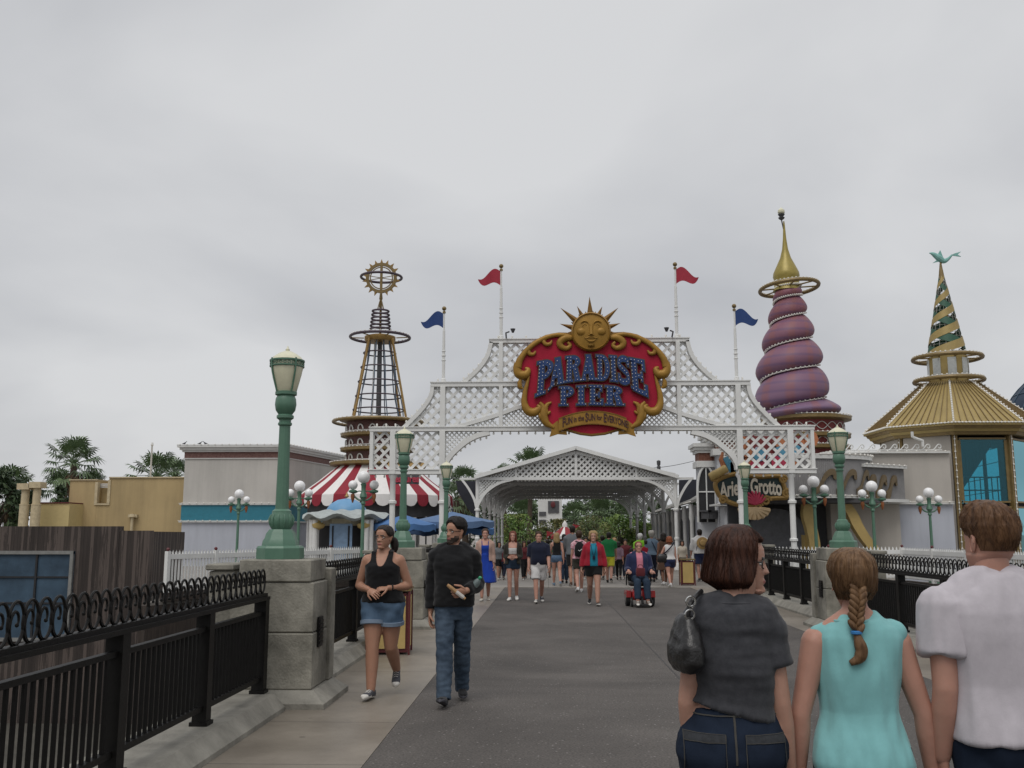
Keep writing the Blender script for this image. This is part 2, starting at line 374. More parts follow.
# ================================================================ stone pillars with lamps
def make_pillar(label):
    """origin at the foot under the lamp; the road side is +x"""
    t = thing('stone_pillar', label, 'pillar', (0, 0, 0), 0, 'stone pillars of the bridge')
    def blk(x0, x1, y0, y1, z0, z1, name, ch=.012):
        m = MB(); X = [(x0 + ch, x1 - ch, y0 + ch, y1 - ch), (x0, x1, y0, y1)]
        R = []
        for z, k in ((z0, 0), (z0 + ch, 1), (z1 - ch, 1), (z1, 0)):
            a = X[k]; R.append([V((a[0], a[2], z)), V((a[1], a[2], z)), V((a[1], a[3], z)), V((a[0], a[3], z))])
        m.rings(R); return m.build(name, M_stone, t, smooth=0)
    # flared plinth
    m = MB(); R = []
    for z, e in ((-.02, .16), (.05, .16), (.15, .03)): R.append([V((-.42 - e, -.28 - e, z)), V((.38 + e, -.28 - e, z)), V((.38 + e, .30 + e + .2, z)), V((-.42 - e, .30 + e + .2, z))])
    m.rings(R); m.build('plinth', M_kerb, t, smooth=0)
    blk(-.42, .38, -.28, .32, .15, .665, 'lower_block'); blk(-.415, .375, -.275, .315, .67, 1.135, 'middle_block'); blk(-.34, .345, -.29, .325, 1.14, 1.35, 'cap_block')
    blk(-.66, -.425, -.2, .3, .15, 1.24, 'wing'); blk(-.69, -.42, -.23, .33, 1.245, 1.305, 'wing_cap')
    blk(.10, .405, .325, .54, .15, 1.25, 'rear_pier')
    # louvred step light in the road side
    m = MB(); m.box(.381, .40, -.11, .06, .52, .80)
    for i in range(6): m.box(.40, .408, -.095, .045, .545 + i * .04, .57 + i * .04)
    m.build('step_light', M_iron, t, smooth=0)
    return t
def make_lamp(label):
    t = thing('street_lamp', label, 'street lamp', (0, 0, 0), 0, 'green lantern lamps on the bridge pillars')
    k = .0098
    P = lambda a: [(r * k, h * k) for r, h in a]
    m = MB(); m.lathe(P([(23.5, 0), (23.5, 10.5), (22, 12.5), (18.5, 13), (17.5, 18), (16, 20), (14.5, 25), (11.5, 29)]), 8, a0=pi / 8); m.build('base', M_green, t, smooth=25)
    m = MB(); m.lathe(P([(9, 28.6), (10.5, 31), (11.8, 36), (11.6, 41), (9.5, 45), (9.5, 47), (7.2, 49)]), 24)
    for i in range(12):
        a = 2 * pi * i / 12; m.tube([V((cos(a) * r * k, sin(a) * r * k, h * k)) for r, h in ((9.6, 30), (11.3, 34), (12.1, 39), (10.6, 43.5))], [.006, .012, .014, .008], 6)
    m.build('vase', M_green, t)
    m = MB(); R = []
    for h, r in ((48, 6.6), (90, 6.0), (134, 5.5)):
        R.append([V((cos(2 * pi * j / 48) * r * k * (1 - .06 * (j % 4 == 0)), sin(2 * pi * j / 48) * r * k * (1 - .06 * (j % 4 == 0)), h * k)) for j in range(48)])
    m.rings(R); m.build('post', M_green, t, smooth=50)
    m = MB(); m.lathe(P([(5.5, 133), (7, 134), (7, 136), (6, 137), (6, 139), (8.6, 141), (8.6, 143.5), (7, 145), (9.8, 149), (10.8, 155), (10.2, 161), (8.8, 164), (10.9, 165), (10.9, 168), (9, 168.6)]), 24); m.build('capital', M_green, t)
    m = MB(); m.lathe(P([(9.4, 168.2), (10.8, 171), (14.2, 183), (16.3, 193), (16.3, 199.5)]), 24); m.build('glass', M_lglass, t)
    m = MB()
    m.lathe(P([(17, 193.5), (17.6, 194), (17.6, 195.2), (16.6, 195.4)]), 24); m.lathe(P([(17, 199), (17.8, 199.4), (17.8, 201), (16, 201.2)]), 24)
    for i in range(4):
        a = pi / 4 + i * pi / 2; m.tube([V((cos(a) * r * k, sin(a) * r * k, h * k)) for r, h in ((10.7, 168), (13.6, 178), (16.4, 188), (17.6, 197), (17.4, 202))], .009, 6)
        for j in range(6):
            b = a + (j + .5) * pi / 12; c = V((cos(b) * 17 * k, sin(b) * 17 * k, 197.2 * k)); tn = V((-sin(b), cos(b), 0))
            m.tube([c + tn * (cos(u) * .016) + V((0, 0, sin(u) * .013)) for u in [2 * pi * q / 8 for q in range(8)]], .004, 4, closed=True)
    m.build('cage', M_green, t)
    m = MB(); m.lathe(P([(16.4, 201.3), (14.5, 204), (9, 208), (4, 210.4), (2, 211), (2.2, 212.5), (1.2, 213.5), (.4, 216)]), 24); m.build('lantern_cap', M_lglass, t)
    return t
pil0 = make_pillar('nearest stone pillar, beside the close left iron fence, with a dark louvred light')
lam0 = make_lamp('tallest-looking green lantern lamp, on the nearest left stone pillar')
pil0.location = (-2.6, 9.5, 0); lam0.location = (-2.62, 9.45, 1.352)
for X, Y, s, lp, ll in ((-2.51, 16.9, 1, 'stone pillar behind the woman in the black tank top', 'green lantern lamp standing above the gap between the couple'),
                        (-2.6, 24.9, 1, 'stone pillar just behind the head of the man in the black hoodie', 'small green lantern lamp in front of the left inner post of the arch'),
                        (5.03, 16.9, -1, 'stone pillar behind the woman with the braid', 'largest green lantern lamp of the right side, above the woman with the braid'),
                        (5.08, 25.2, -1, 'stone pillar hidden low behind the woman with bobbed hair', 'small green lantern lamp in front of the hanging shell sign')):
    q = dup(pil0, (X, Y, 0), 0, lp)
    if s < 0: q.scale = (-1, 1, 1)
    dup(lam0, (X - .02 * s, Y - .05, 1.352), random.uniform(0, .3), ll)

# ================================================================ iron fences of the bridge
def scroll(m, y, x, z, h):
    """an upright oval whose end curls into its middle"""
    pts = []
    for i in range(40):
        u = i / 39; a = -pi / 2 - 2 * pi * 1.85 * u; r = 1 if u < .55 else lerp(1, .16, (u - .55) / .45)
        pts.append((x, y + cos(a) * .075 * r, z + h / 2 + sin(a) * h / 2 * r))
    m.tube(pts, [.0088] * 30 + [lerp(.0088, .005, i / 9) for i in range(10)], 6)
    m.sphere(pts[-1], .012, 6, 4)
def iron_fence(x, y0, y1, n, label):
    t = thing('iron_fence', label, 'fence', (x, (y0 + y1) / 2, 0), 0, 'black iron fences along the bridge')
    st = (y1 - y0) / n
    B = lambda m, nm: m.build(nm, M_iron, t, world=True, smooth=40)
    for i in range(n + 1):
        y = y0 + i * st; y = min(max(y, y0 + .06), y1 - .06)
        m = MB(); m.box(x - .055, x + .055, y - .055, y + .055, .15, .985); m.box(x - .07, x + .07, y - .07, y + .07, .15, .18); B(m, 'post')
    m = MB(); m.box(x - .06, x + .06, y0, y1, .985, 1.015); m.box(x - .035, x + .035, y0, y1, 1.0155, 1.045); B(m, 'top_rail')
    for i in range(n):
        a, b = y0 + i * st + .056, y0 + (i + 1) * st - .056
        if i == 0: a += .06
        if i == n - 1: b -= .06
        m = MB(); m.box(x - .025, x + .025, a, b, .85, .885); m.box(x - .025, x + .025, a, b, .26, .30)
        k = max(2, round((b - a) / .086))
        for j in range(1, k): m.tube([(x, lerp(a, b, j / k), .298), (x, lerp(a, b, j / k), .852)], .0155, 6)
        B(m, 'baluster_panel')
        m = MB(); k = round(st / .142)
        for j in range(k): scroll(m, y0 + i * st + (j + .5) * st / k, x, 1.046, .215)
        B(m, 'scroll_crest')
    return t
iron_fence(-2.66, 1.4, 9.1, 5, 'long black iron fence in the near left corner, running up to the nearest pillar')
iron_fence(-2.66, 10.1, 16.5, 4, 'black iron fence section to the left of the woman in the black tank top')
iron_fence(-2.66, 17.5, 24.5, 4, 'black iron fence section behind the couple')
iron_fence(mx(-2.66), 8.2, 16.5, 5, 'black iron fence section between the braid and the man in the white shirt')
iron_fence(mx(-2.66), 17.5, 24.8, 5, 'black iron fence section to the right of the bobbed hair')
iron_fence(mx(-2.66), 25.6, 29.2, 2, 'short far black iron fence section by the right foot of the arch')

# ================================================================ white picket fences
def picket_fence(pts, label, lower=-.25, h=1.17):
    t = thing('picket_fence', label, 'fence', (pts[0][0], pts[0][1], 0), 0, 'white picket fences')
    for (xa, ya), (xb, yb) in zip(pts[:-1], pts[1:]):
        a, b = V((xa, ya, 0)), V((xb, yb, 0)); Ln = (b - a).length; n = max(1, round(Ln / 1.75)); u = (b - a) / Ln
        for i in range(n):
            p, q = a + u * (Ln * i / n), a + u * (Ln * (i + 1) / n)
            m = MB(); m.box(-.05, .05, -.05, .05, 0.0, h, M=Matrix.Translation(p) @ rotz(atan2(u.y, u.x)))
            po = m.build('post', M_white, t, world=True, smooth=0)
            m = MB(); m.sphere(p + V((0, 0, h + .04)), .045, 10, 6); m.build('finial', M_maroon, po, world=True)
            m = MB(); up = V((0, 0, 1))
            for z, hh in ((h - .13, .12), (.32, .07)): m.bar(p + u * .055 + up * z, q - u * .055 + up * z, .05, hh)
            k = round((Ln / n) / .105)
            for j in range(k):
                c = p + u * (Ln / n * (j + .5) / k)
                m.bar(c + up * .26, c + up * (h - .02), .045, .022, up=(-u.y, u.x, 0)); 
                m.add([c + up * (h - .02) - u * .022, c + up * (h - .02) + u * .022, c + up * (h + .035)], [(0, 1, 2)])
            m.build('picket_panel', M_white, t, world=True, smooth=0)
    return t
picket_fence([(-9.05, 22.9), (-5.8, 30.15)], 'white picket fence by the foot of the grey hall on the left')
picket_fence([(6.3, 29.8), (10.6, 29.6), (11.2, 22.0), (14.2, 21.95)], 'white picket fence below the round glass pavilion on the right')

wk = MB()
for (xa, ya), (xb, yb) in (((-9.1, 22.85), (-5.8, 30.15)), ((6.3, 29.8), (10.6, 29.6)), ((10.65, 29.6), (11.2, 22.05)), ((11.25, 21.98), (14.2, 21.95))): wk.bar((xa, ya, .105), (xb, yb, .105), .22, .2)
struct(wk, 'fence_kerb', M_rw, smooth=0)
# ================================================================ three-globe lamps
def make_globe_lamp(label):
    t = thing('globe_lamp', label, 'street lamp', (0, 0, 0), 0, 'three-globe lamps around the plaza')
    m = MB(); m.lathe([(.2, 0), (.2, .12), (.13, .16), (.11, .5), (.07, .58), (.062, .7), (.05, 2.55), (.075, 2.58), (.075, 2.62), (.05, 2.66), (.06, 2.72), (.12, 2.80), (.10, 2.9), (.07, 2.95), (.075, 3.16), (.10, 3.2), (.06, 3.24)], 16); m.build('post', M_green, t)
    for s in (-1, 1):
        m = MB(); m.tube(spline([(0, 0, 2.68), (s * .16, 0, 2.72), (s * .3, 0, 2.84), (s * .34, 0, 2.93)], 6), .03, 8)
        m.tube(spline([(0, 0, 2.95), (s * .14, 0, 2.99), (s * .26, 0, 2.93), (s * .34, 0, 2.93)], 6), .018, 6)
        m.lathe([(.05, 2.92), (.13, 2.95), (.14, 3.0), (.08, 3.03)], 14, c=(s * .34, 0, 0)); m.build('arm', M_green, t)
        m = MB(); m.sphere((s * .34, 0, 3.18), .148, 20, 14); m.build('globe', M_globe, t)
        m = MB(); m.lathe([(.02, 2.62), (.05, 2.72), (.07, 2.82), (.06, 2.9)], 10, c=(s * .34, 0, 0)); m.build('drop', M_copper, t)
    m = MB(); m.sphere((0, 0, 3.43), .20, 22, 16); m.build('globe', M_globe, t)
    return t
gl0 = make_globe_lamp('nearest three-globe lamp of the left row, beside the blue domed booth')
GL = [(364, 469, 29.3, None), (300, 479, 32.2, 'middle three-globe lamp of the left row, half behind the tall green lamp post'), (239.5, 488, 38, 'farthest three-globe lamp of the left row, in front of the teal wall band'),
      (813, 474, 30.2, 'three-globe lamp under the right end of the lattice arch'), (871, 479, 30.3, 'middle three-globe lamp of the right row, below the wave fascia'), (928, 486, 31.9, 'farthest three-globe lamp of the right row, before the pale lilac wall')]
for px, py, Y, lab in GL:
    p = at(px, py, Y); sc = p.z / 3.69
    if lab is None: gl0.location = (p.x, Y, 0); gl0.scale = (sc,) * 3
    else: dup(gl0, (p.x, Y, 0), random.uniform(-.15, .15), lab, scale=sc)

# ================================================================ bins
def bin_(loc, rz, w, d, h, label):
    t = thing('trash_bin', label, 'trash bin', loc, rz, 'gold panelled trash bins')
    m = MB(); m.box(-w / 2 + .02, w / 2 - .02, -d / 2 + .02, d / 2 - .02, .03, h - .06); m.build('body', M_maroon, t, smooth=0)
    for s in (-1, 1):
        m = MB(); m.box(-w / 2 + .05, w / 2 - .05, s * (d / 2 - .016) - .014, s * (d / 2 - .016) + .014, .08, h - .1); m.build('panel', M_yel, t, smooth=0)
        m = MB(); m.box(s * (w / 2 - .016) - .014, s * (w / 2 - .016) + .014, -d / 2 + .05, d / 2 - .05, .08, h - .1); m.build('panel', M_yel, t, smooth=0)
    for sx in (-1, 1):
        for sy in (-1, 1):
            m = MB(); m.box(sx * w / 2 - .014, sx * w / 2 + .014, sy * d / 2 - .014, sy * d / 2 + .014, 0, h - .03); m.build('corner_post', M_maroon, t, smooth=0)
    m = MB(); m.box(-w / 2 - .02, w / 2 + .02, -d / 2 - .02, d / 2 + .02, h - .029, h + .01); m.build('lid', M_dgold, t, smooth=0)
    return t
bin_((-2.16, 13.35, 0), .08, .56, .56, .86, 'gold panelled trash bin with maroon edges behind the woman in denim shorts')
bin_((4.32, 30.6, 0), 0, .42, .42, .8, 'gold panelled trash bin by the right plaza, left of the man with the straw hat')
# ================================================================ the lattice entrance arch
YG = 29.0
xg = at(592.5, 430, YG).x
KG = .988
def gx(px): return (at(px, 430, YG).x - xg) * KG
def gz(py): return at(560, py, YG).z
arch = thing('entrance_arch', 'white lattice entrance arch spanning the road, with flagpoles and a carved sign', 'arch', (xg - .08, YG, 0))
def gp(l): return [(gx(a), gz(b)) for a, b in l]
def mir(p): return [(-x, z) for x, z in p]
zA, zB, zC, zD = gz(472), gz(429.3), gz(384.6), gz(341.5)       # lower beam, main beam, middle beam, top beam
xE, xP, xM, xU, xT, xS = gx(372.5), gx(394), gx(443.7), gx(433), gx(502.5), gx(492.5)
def beam(m, x0, x1, z, w=.13, d=.30): m.box(x0, x1, -d / 2, d / 2, z - w / 2, z + w / 2); m.box(x0 - .02, x1 + .02, -d / 2 - .025, d / 2 + .025, z + w / 2, z + w / 2 + .03)
m = MB(); beam(m, xE - .07, -xE + .07, zB, .11); m.build('main_beam', M_white, arch, smooth=0)
m = MB(); beam(m, xU - .05, -xU + .05, zC, .12, .28); m.build('middle_beam', M_white, arch, smooth=0)
m = MB(); beam(m, xS - .05, -xS + .05, zD, .10, .26); m.build('top_beam', M_white, arch, smooth=0)
for s in (-1, 1):
    sx = lambda x: x * -s
    a, b = sorted((sx(xE - .07), sx(xM + .06)))
    m = MB(); beam(m, a, b, zA, .12, .29); m.build('lower_beam', M_white, arch, smooth=0)
    # turned columns and the square posts above them
    for x, z1, nm in ((xP, zB - .06, 'outer_column'), (xM, zC - .06, 'inner_column')):
        m = MB(); r = .085
        m.lathe([(.16, 0), (.16, .25), (.12, .32), (r, .36), (r, 1.35), (r + .035, 1.37), (r + .035, 1.43), (r, 1.45), (r, 2.46), (r + .04, 2.48), (r + .04, 2.55), (r, 2.57), (r, zA - .2), (r + .05, zA - .12), (r + .05, zA - .062)], 18, c=(sx(x), 0, 0))
        m.box(sx(x) - .085, sx(x) + .085, -.165, .165, zA - .055, zB - .058)
        if z1 > zB: m.box(sx(x) - .075, sx(x) + .075, -.16, .16, zB + .09, zC - .064)
        m.build(nm, M_white, arch)
    m = MB(); m.box(sx(xT) - .06, sx(xT) + .06, -.155, .155, zB + .09, zC - .064); m.box(sx(xT) - .06, sx(xT) + .06, -.15, .15, zC + .094, zD - .053); m.build('upper_post', M_white, arch, smooth=0)
    m = MB(); a, b = sorted((sx(xE - .05), sx(xE + .05))); m.box(a, b, -.14, .14, zA + .062, zB - .058); m.build('end_post', M_white, arch, smooth=0)
    # flagpoles
    for x, z0, ptop, col in ((xM, zC + .09, 306, 'blue'), (xT, zD + .08, 264, 'red')):
        z1 = gz(ptop); h = z1 - z0; X = sx(x)
        m = MB(); m.lathe([(.075, z0), (.075, z0 + .1), (.05, z0 + .12), (.05, z0 + h * .28), (.065, z0 + h * .285), (.065, z0 + h * .295), (.047, z0 + h * .3), (.047, z0 + h * .34), (.065, z0 + h * .345), (.065, z0 + h * .355), (.045, z0 + h * .36), (.045, z0 + h * .40), (.06, z0 + h * .405), (.06, z0 + h * .415), (.045, z0 + h * .42), (.04, z1 - .75), (.028, z1 - .74), (.025, z1 - .1)], 12, c=(X, 0, 0))
        fp = m.build('flagpole', M_white, arch)
        m = MB(); m.sphere((X, 0, z1 - .05), .07, 10, 8); m.lathe([(.05, z1 - .2), (.05, z1 - .15), (.02, z1 - .12)], 10, c=(X, 0, 0)); m.build('finial', M_dgold, fp)
        m = MB(); zt, zb = z1 - .22, z1 - .66
        R = []; dr = -1 if sx(1) > 0 else 1; H = zt - zb
        for i in range(17):
            u = i / 16; c_ = (zt + zb) / 2 + H * (.24 * sin(2 * pi * u * .95) - .12 * u + .16 * u ** 6); hh = H / 2 * (1 - u) ** .62 * (1 + .25 * sin(pi * u)) + .004
            X2 = X + dr * (.03 + u * .70); yy = sin(u * 6 + 1) * .09 * u
            R.append([V((X2, yy + k, z)) for k, z in ((-.006, c_ + hh), (.006, c_ + hh), (.006, c_ - hh), (-.006, c_ - hh))])
        m.rings(R); m.build('flag', pm('flag_' + col, (.012, .045, .17) if col == 'blue' else (.34, .018, .04), .7, var=.1), fp, smooth=60)
    # stepped sides: concave curved rails
    cu1 = gp(spline([(433, 385), (431.5, 395), (425, 406), (415, 417), (404, 428)], 6)); cu2 = gp(spline([(492.5, 342), (489, 355), (482, 366), (472, 376), (462, 384)], 6))
    for cu in (cu1, cu2):
        m = MB(); A, B = [], []
        for i, (x, z) in enumerate(cu):
            x2, z2 = cu[min(i + 1, len(cu) - 1)]; x1_, z1_ = cu[max(i - 1, 0)]; n_ = V((-(z2 - z1_), x2 - x1_)).normalized() * .06
            A.append((sx(x - n_.x), -.13, z - n_.y)); B.append((sx(x + n_.x), -.13, z + n_.y))
        m.band(A, B, (0, .26, 0)); m.build('curved_rail', M_white, arch, smooth=40)
    # big arch over the road and the low arch above it
    ar = gp(spline([(446, 470), (447, 464), (451.5, 456), (460, 447.5), (469, 440.5), (479, 435.5), (491, 432.5)], 6)); lo = gp(spline([(457, 427), (470, 423.5), (500.6, 414.5), (519, 408), (545, 402)], 5))
    for cu, w_ in ((ar, .075), (lo, .055)):
        m = MB(); A, B = [], []
        for i, (x, z) in enumerate(cu):
            x2, z2 = cu[min(i + 1, len(cu) - 1)]; x1_, z1_ = cu[max(i - 1, 0)]; n_ = V((-(z2 - z1_), x2 - x1_)).normalized() * w_
            A.append((sx(x - n_.x), -.135, z - n_.y)); B.append((sx(x + n_.x), -.135, z + n_.y))
        m.band(A, B, (0, .27, 0)); m.build('arch_rib', M_white, arch, smooth=40)
    # lattice fields
    P_, W_ = .226, .082; pf, wf = .102, .038
    def field(poly, s1, w1):
        m = MB(); lattice(m, [(sx(x), z) for x, z in poly], s1, w1, -.03, .028); m.bar((sx(poly[0][0]), -.006, poly[0][1] + .01), (sx(poly[-1][0]), -.006, poly[-1][1] + .01), .02, .02); m.build('lattice', M_white, arch, smooth=0)
    field([(xE + .05, zA + .06), (xP - .085, zA + .06), (xP - .085, zB - .06), (xE + .05, zB - .06)], P_, W_)
    field([(xP + .085, zA + .06), (xM - .085, zA + .06), (xM - .085, zB - .06), (xP + .085, zB - .06)], P_, W_)
    field([(x + .05, z) for x, z in cu1] + [(xM - .07, zB + .08), (xM - .07, zC - .06), (xU + .06, zC - .06)], P_, W_)
    field([(x + .05, z) for x, z in cu2] + [(xT - .06, zC + .08), (xT - .06, zD - .05), (xS + .06, zD - .05)], P_, W_)
    field([(xT + .06, zC + .08), (0, zC + .08), (0, zD - .05), (xT + .06, zD - .05)], P_, W_)
    field([(xM + .075, zB + .08), (lo[0][0], zB + .08)] + [p for p in lo if p[0] < xT] + [(xT - .06, gz(414)), (xT - .06, zC - .06), (xM + .075, zC - .06)], P_, W_)
    field([(xT + .06, gz(413))] + [p for p in lo if p[0] > xT + .06] + [(0, gz(402)), (0, zC - .06), (xT + .06, zC - .06)], P_, W_)
    field([(lo[0][0], zB + .07)] + [p for p in lo if p[0] < xT - .06] + [(xT - .06, zB + .07)], pf, wf)
    field([(xT + .06, zB + .07)] + [p for p in lo if p[0] > xT + .06] + [(0, gz(402)), (0, zB + .07)], pf, wf)
    field([(xM + .085, gz(468))] + ar[3:] + [(ar[-1][0], zB - .055), (xM + .085, zB - .055)], pf, wf)
    # strings of small bulbs along every edge
    m = MB()
    def bulbs(a, b, dz, st=.27, dirz=1):
        n = max(1, round((V(b) - V(a)).length / st))
        m.tube([(sx(a[0]), -.05, a[1] + dz + .01 * dirz), (sx(b[0]), -.05, b[1] + dz + .01 * dirz)], .008, 4)
        for i in range(n):
            x, z = lerp(a[0], b[0], (i + .5) / n), lerp(a[1], b[1], (i + .5) / n)
            m.lathe([(.012, 0), (.02, .03 * dirz), (.032, .07 * dirz), (.02, .105 * dirz)] if dirz > 0 else [(.02, -.105), (.032, -.07), (.02, -.03), (.012, 0)], 6, c=(sx(x), -.05, z + dz))
    bulbs((xE, zB), (xP + .2, zB), .085); bulbs((xE, zA), (xM, zA), -.06, .27, -1)
    for cu in (cu1, cu2):
        for i in range(0, len(cu) - 3, 3): bulbs(cu[i], cu[i + 3], .06, .3)
    bulbs((xU, zC), (xM, zC), .09); bulbs((xS, zD), (0, zD), .08, .4)
    for i in range(0, len(ar) - 3, 3): bulbs(ar[i], ar[i + 3], -.07, .24, -1)
    bulbs((ar[-1][0], zB), (0, zB), -.055, .26, -1)
    m.build('bulb_string', M_bulb, arch, smooth=60)
    m = MB(); x = gx(508); m.tube([(sx(x), -.1, zD + .08), (sx(x), -.4, zD + .2), (sx(x + .1), -.55, zD + .2)], .025, 6); m.lathe([(.03, 0), (.08, .12)], 10, c=(sx(x + .22), -.6, zD + .16)); m.build('floodlight', M_dgrey, arch)

# ================================================================ the carved sign
YS = 28.55
sg_c = at(592, 384, YS)
sign = thing('carved_sign', 'big red and gold carved sign with a smiling sun, hung on the lattice arch', 'sign', (sg_c.x, YS, sg_c.z))
q_ = lambda zx, zy: (at(510 + zx / 5.12, 290 + zy / 5.12, YS).x - sg_c.x, at(592, 290 + zy / 5.12, YS).z - sg_c.z)
xm = q_(417, 300)[0]
def q(zx, zy):
    x, z = q_(zx, zy); return (x - xm, z)
sign.location.x += xm
M_red = pm('sign_red', (.36, .010, .034), .55, var=.14, scale=1.5, bump=.03, spec=.22)
M_sgold = pm('sign_gold', (.30, .165, .032), .42, metal=.15, var=.18, scale=3, bump=.05, spec=.22)
M_sgold2 = pm('sign_gold_dark', (.20, .105, .022), .5, metal=.1, var=.18, scale=4, spec=.22)
M_sblue = pm('sign_blue', (.028, .058, .16), .5, var=.12, scale=6, spec=.22)
M_maroon2 = pm('motto_brown', (.05, .012, .012), .6)
M_sbrown = pm('sign_outline', (.075, .045, .022), .6)
M_snavy = pm('sign_navy', (.018, .02, .04), .6)
Lh = [(417, 205), (330, 225), (250, 222), (185, 234), (120, 266), (72, 310), (40, 352), (30, 400), (60, 445), (92, 470), (78, 520), (82, 580), (100, 625), (150, 630), (172, 680), (230, 705), (300, 718), (360, 735), (417, 742)]
Lp = [q(*p) for p in Lh]; half = [(min(x, 0), z) for x, z in Lp]
outl = half + [(-x, z) for x, z in half[::-1][1:-1]]
m = MB(); m.prism(outl, .0, .16); m.build('red_panel', M_red, sign, smooth=30)
m = MB(); m.prism([(x * .93, z * .93) for x, z in outl], .165, .42); m.build('backing_box', M_snavy, sign, smooth=30)
k5 = (q(100, 300)[0] - q(0, 300)[0]) / 100      # metres per zoomed pixel
def flat_tube(m, pts, rad, yc=-.05, flat=.75, n=10):
    pts = spline(pts, 7); rr = [r[0] for r in spline([(r,) for r in rad], 7)]
    c = [q(a, b) for a, b in pts]; R = []
    for i, (x, z) in enumerate(c):
        x2, z2 = c[min(i + 1, len(c) - 1)]; x1, z1 = c[max(i - 1, 0)]; t = V((x2 - x1, z2 - z1)).normalized(); n_ = V((-t.y, t.x)); r = max(.004, rr[i] * k5)
        R.append([V((x + n_.x * r * cos(2 * pi * j / n), yc - r * flat * sin(2 * pi * j / n), z + n_.y * r * cos(2 * pi * j / n))) for j in range(n)])
    m.rings(R)
def mirror_mb(m):
    n = len(m.v); m.v += [(-x, y, z) for x, y, z in m.v[:n]]; m.f += [tuple(i + n for i in f[::-1]) for f in m.f]; m.m += m.m[:len(m.f) - len(m.m)]
for s in (-1, 1):
    m = MB()
    flat_tube(m, [(296, 268), (308, 286), (288, 300), (262, 290), (256, 268), (282, 248), (320, 246)], [7, 10, 13, 16, 18, 18, 12])
    flat_tube(m, [(318, 240), (250, 230), (188, 242), (125, 275), (78, 318), (50, 360), (40, 395)], [9, 11, 12, 13, 14, 17, 20])
    flat_tube(m, [(38, 372), (36, 405), (50, 432), (80, 432), (92, 410), (78, 398)], [16, 20, 24, 22, 15, 6])
    flat_tube(m, [(215, 258), (205, 275), (185, 278), (172, 262), (186, 246)], [4, 9, 11, 10, 6]); flat_tube(m, [(132, 312), (120, 328), (100, 326), (96, 306), (110, 292)], [4, 9, 11, 10, 6])
    flat_tube(m, [(58, 452), (50, 472), (52, 495), (66, 505)], [6, 11, 12, 5]); flat_tube(m, [(98, 440), (88, 480), (76, 530), (74, 580), (92, 618), (125, 625), (150, 604), (140, 588)], [5, 9, 13, 17, 22, 22, 16, 6])
    flat_tube(m, [(152, 575), (170, 600), (172, 640), (186, 680), (225, 705)], [7, 14, 20, 18, 8]); flat_tube(m, [(212, 575), (192, 586), (182, 606), (190, 632), (208, 622)], [5, 10, 13, 10, 5]); flat_tube(m, [(150, 622), (160, 650), (178, 680)], [8, 14, 6])
    if s > 0: m.v = [(-x, y, z) for x, y, z in m.v]; m.f = [f[::-1] for f in m.f]
    m.build('scroll_frame', M_sgold, sign, smooth=60)
# rim line behind the scrolls
m = MB(); R = []
m.tube([(x, .02, z) for x, z in outl], .045, 6, closed=True); m.build('rim', M_sgold2, sign, smooth=60)
# ribbon with its motto
def arcz(x, a, b): return lerp(a, b, (x / q(240, 0)[0]) ** 2)
zt0, zt1 = q(0, 620)[1], q(0, 660)[1]; zb0, zb1 = q(0, 690)[1], q(0, 727)[1]; xr = q(244, 0)[0]
xs = [lerp(xr, -xr, i / 20) for i in range(21)]
m = MB(); m.band([(x, -.12, arcz(x, zt0, zt1)) for x in xs], [(x, -.12, arcz(x, zb0, zb1)) for x in xs], (0, .06, 0)); rb = m.build('ribbon', M_sgold, sign, smooth=30)
m = MB(); m.band([(x, -.135, arcz(x, zt0, zt1)) for x in xs], [(x, -.135, arcz(x, zt0, zt1) - .028) for x in xs], (0, .012, 0)); m.band([(x, -.135, arcz(x, zb0, zb1) + .028) for x in xs], [(x, -.135, arcz(x, zb0, zb1)) for x in xs], (0, .012, 0)); m.build('ribbon_edge', M_sgold2, rb, smooth=30)
for s in (-1, 1):
    m = MB(); tail = [q(*p) for p in ((244, 668), (205, 700), (212, 720), (202, 752), (245, 738), (292, 742), (290, 722), (262, 725))]
    m.prism([(x * -s, z) for x, z in tail], -.055, .0); m.build('ribbon_tail', M_sgold, sign, smooth=0)
def sign_text(parts, x0, x1, y, zf, hz, mat, parent, name):
    tot = []; cx = 0
    for tx, sc, bold, gap in parts:
        vs, fs = text_mesh(tx, 1., bold, .03, 'LEFT'); w_ = max(v[0] for v in vs) * sc[0]
        tot.append((vs, fs, cx, sc)); cx += w_ + gap
    m = MB(); kx = (x1 - x0) / cx
    for vs, fs, c, sc in tot:
        m.add([(x0 + (c + v[0] * sc[0]) * kx, y - v[2] * .5, 0) and (x0 + (c + v[0] * sc[0]) * kx, y - v[2] * .5, zf(x0 + (c + v[0] * sc[0]) * kx) + (v[1] * sc[1]) * hz) for v in vs], fs)
    return m.build(name, mat, parent, smooth=0)
sign_text([('F', (.62, 1.3), .025, .02), ('UN', (.5, 1.02), .02, .14), ('in the', (.46, .8), .012, .14), ('S', (.62, 1.3), .025, .02), ('UN', (.5, 1.02), .02, .14), ('for', (.46, .8), .012, .14), ('E', (.62, 1.3), .025, .02), ('VERYONE!', (.48, 1.02), .02, .0)], q(262, 0)[0], q(592, 0)[0], -.125, lambda x: arcz(x, (zt0 + zb0) / 2, (zt1 + zb1) / 2),   .275, M_maroon2, rb, 'motto')
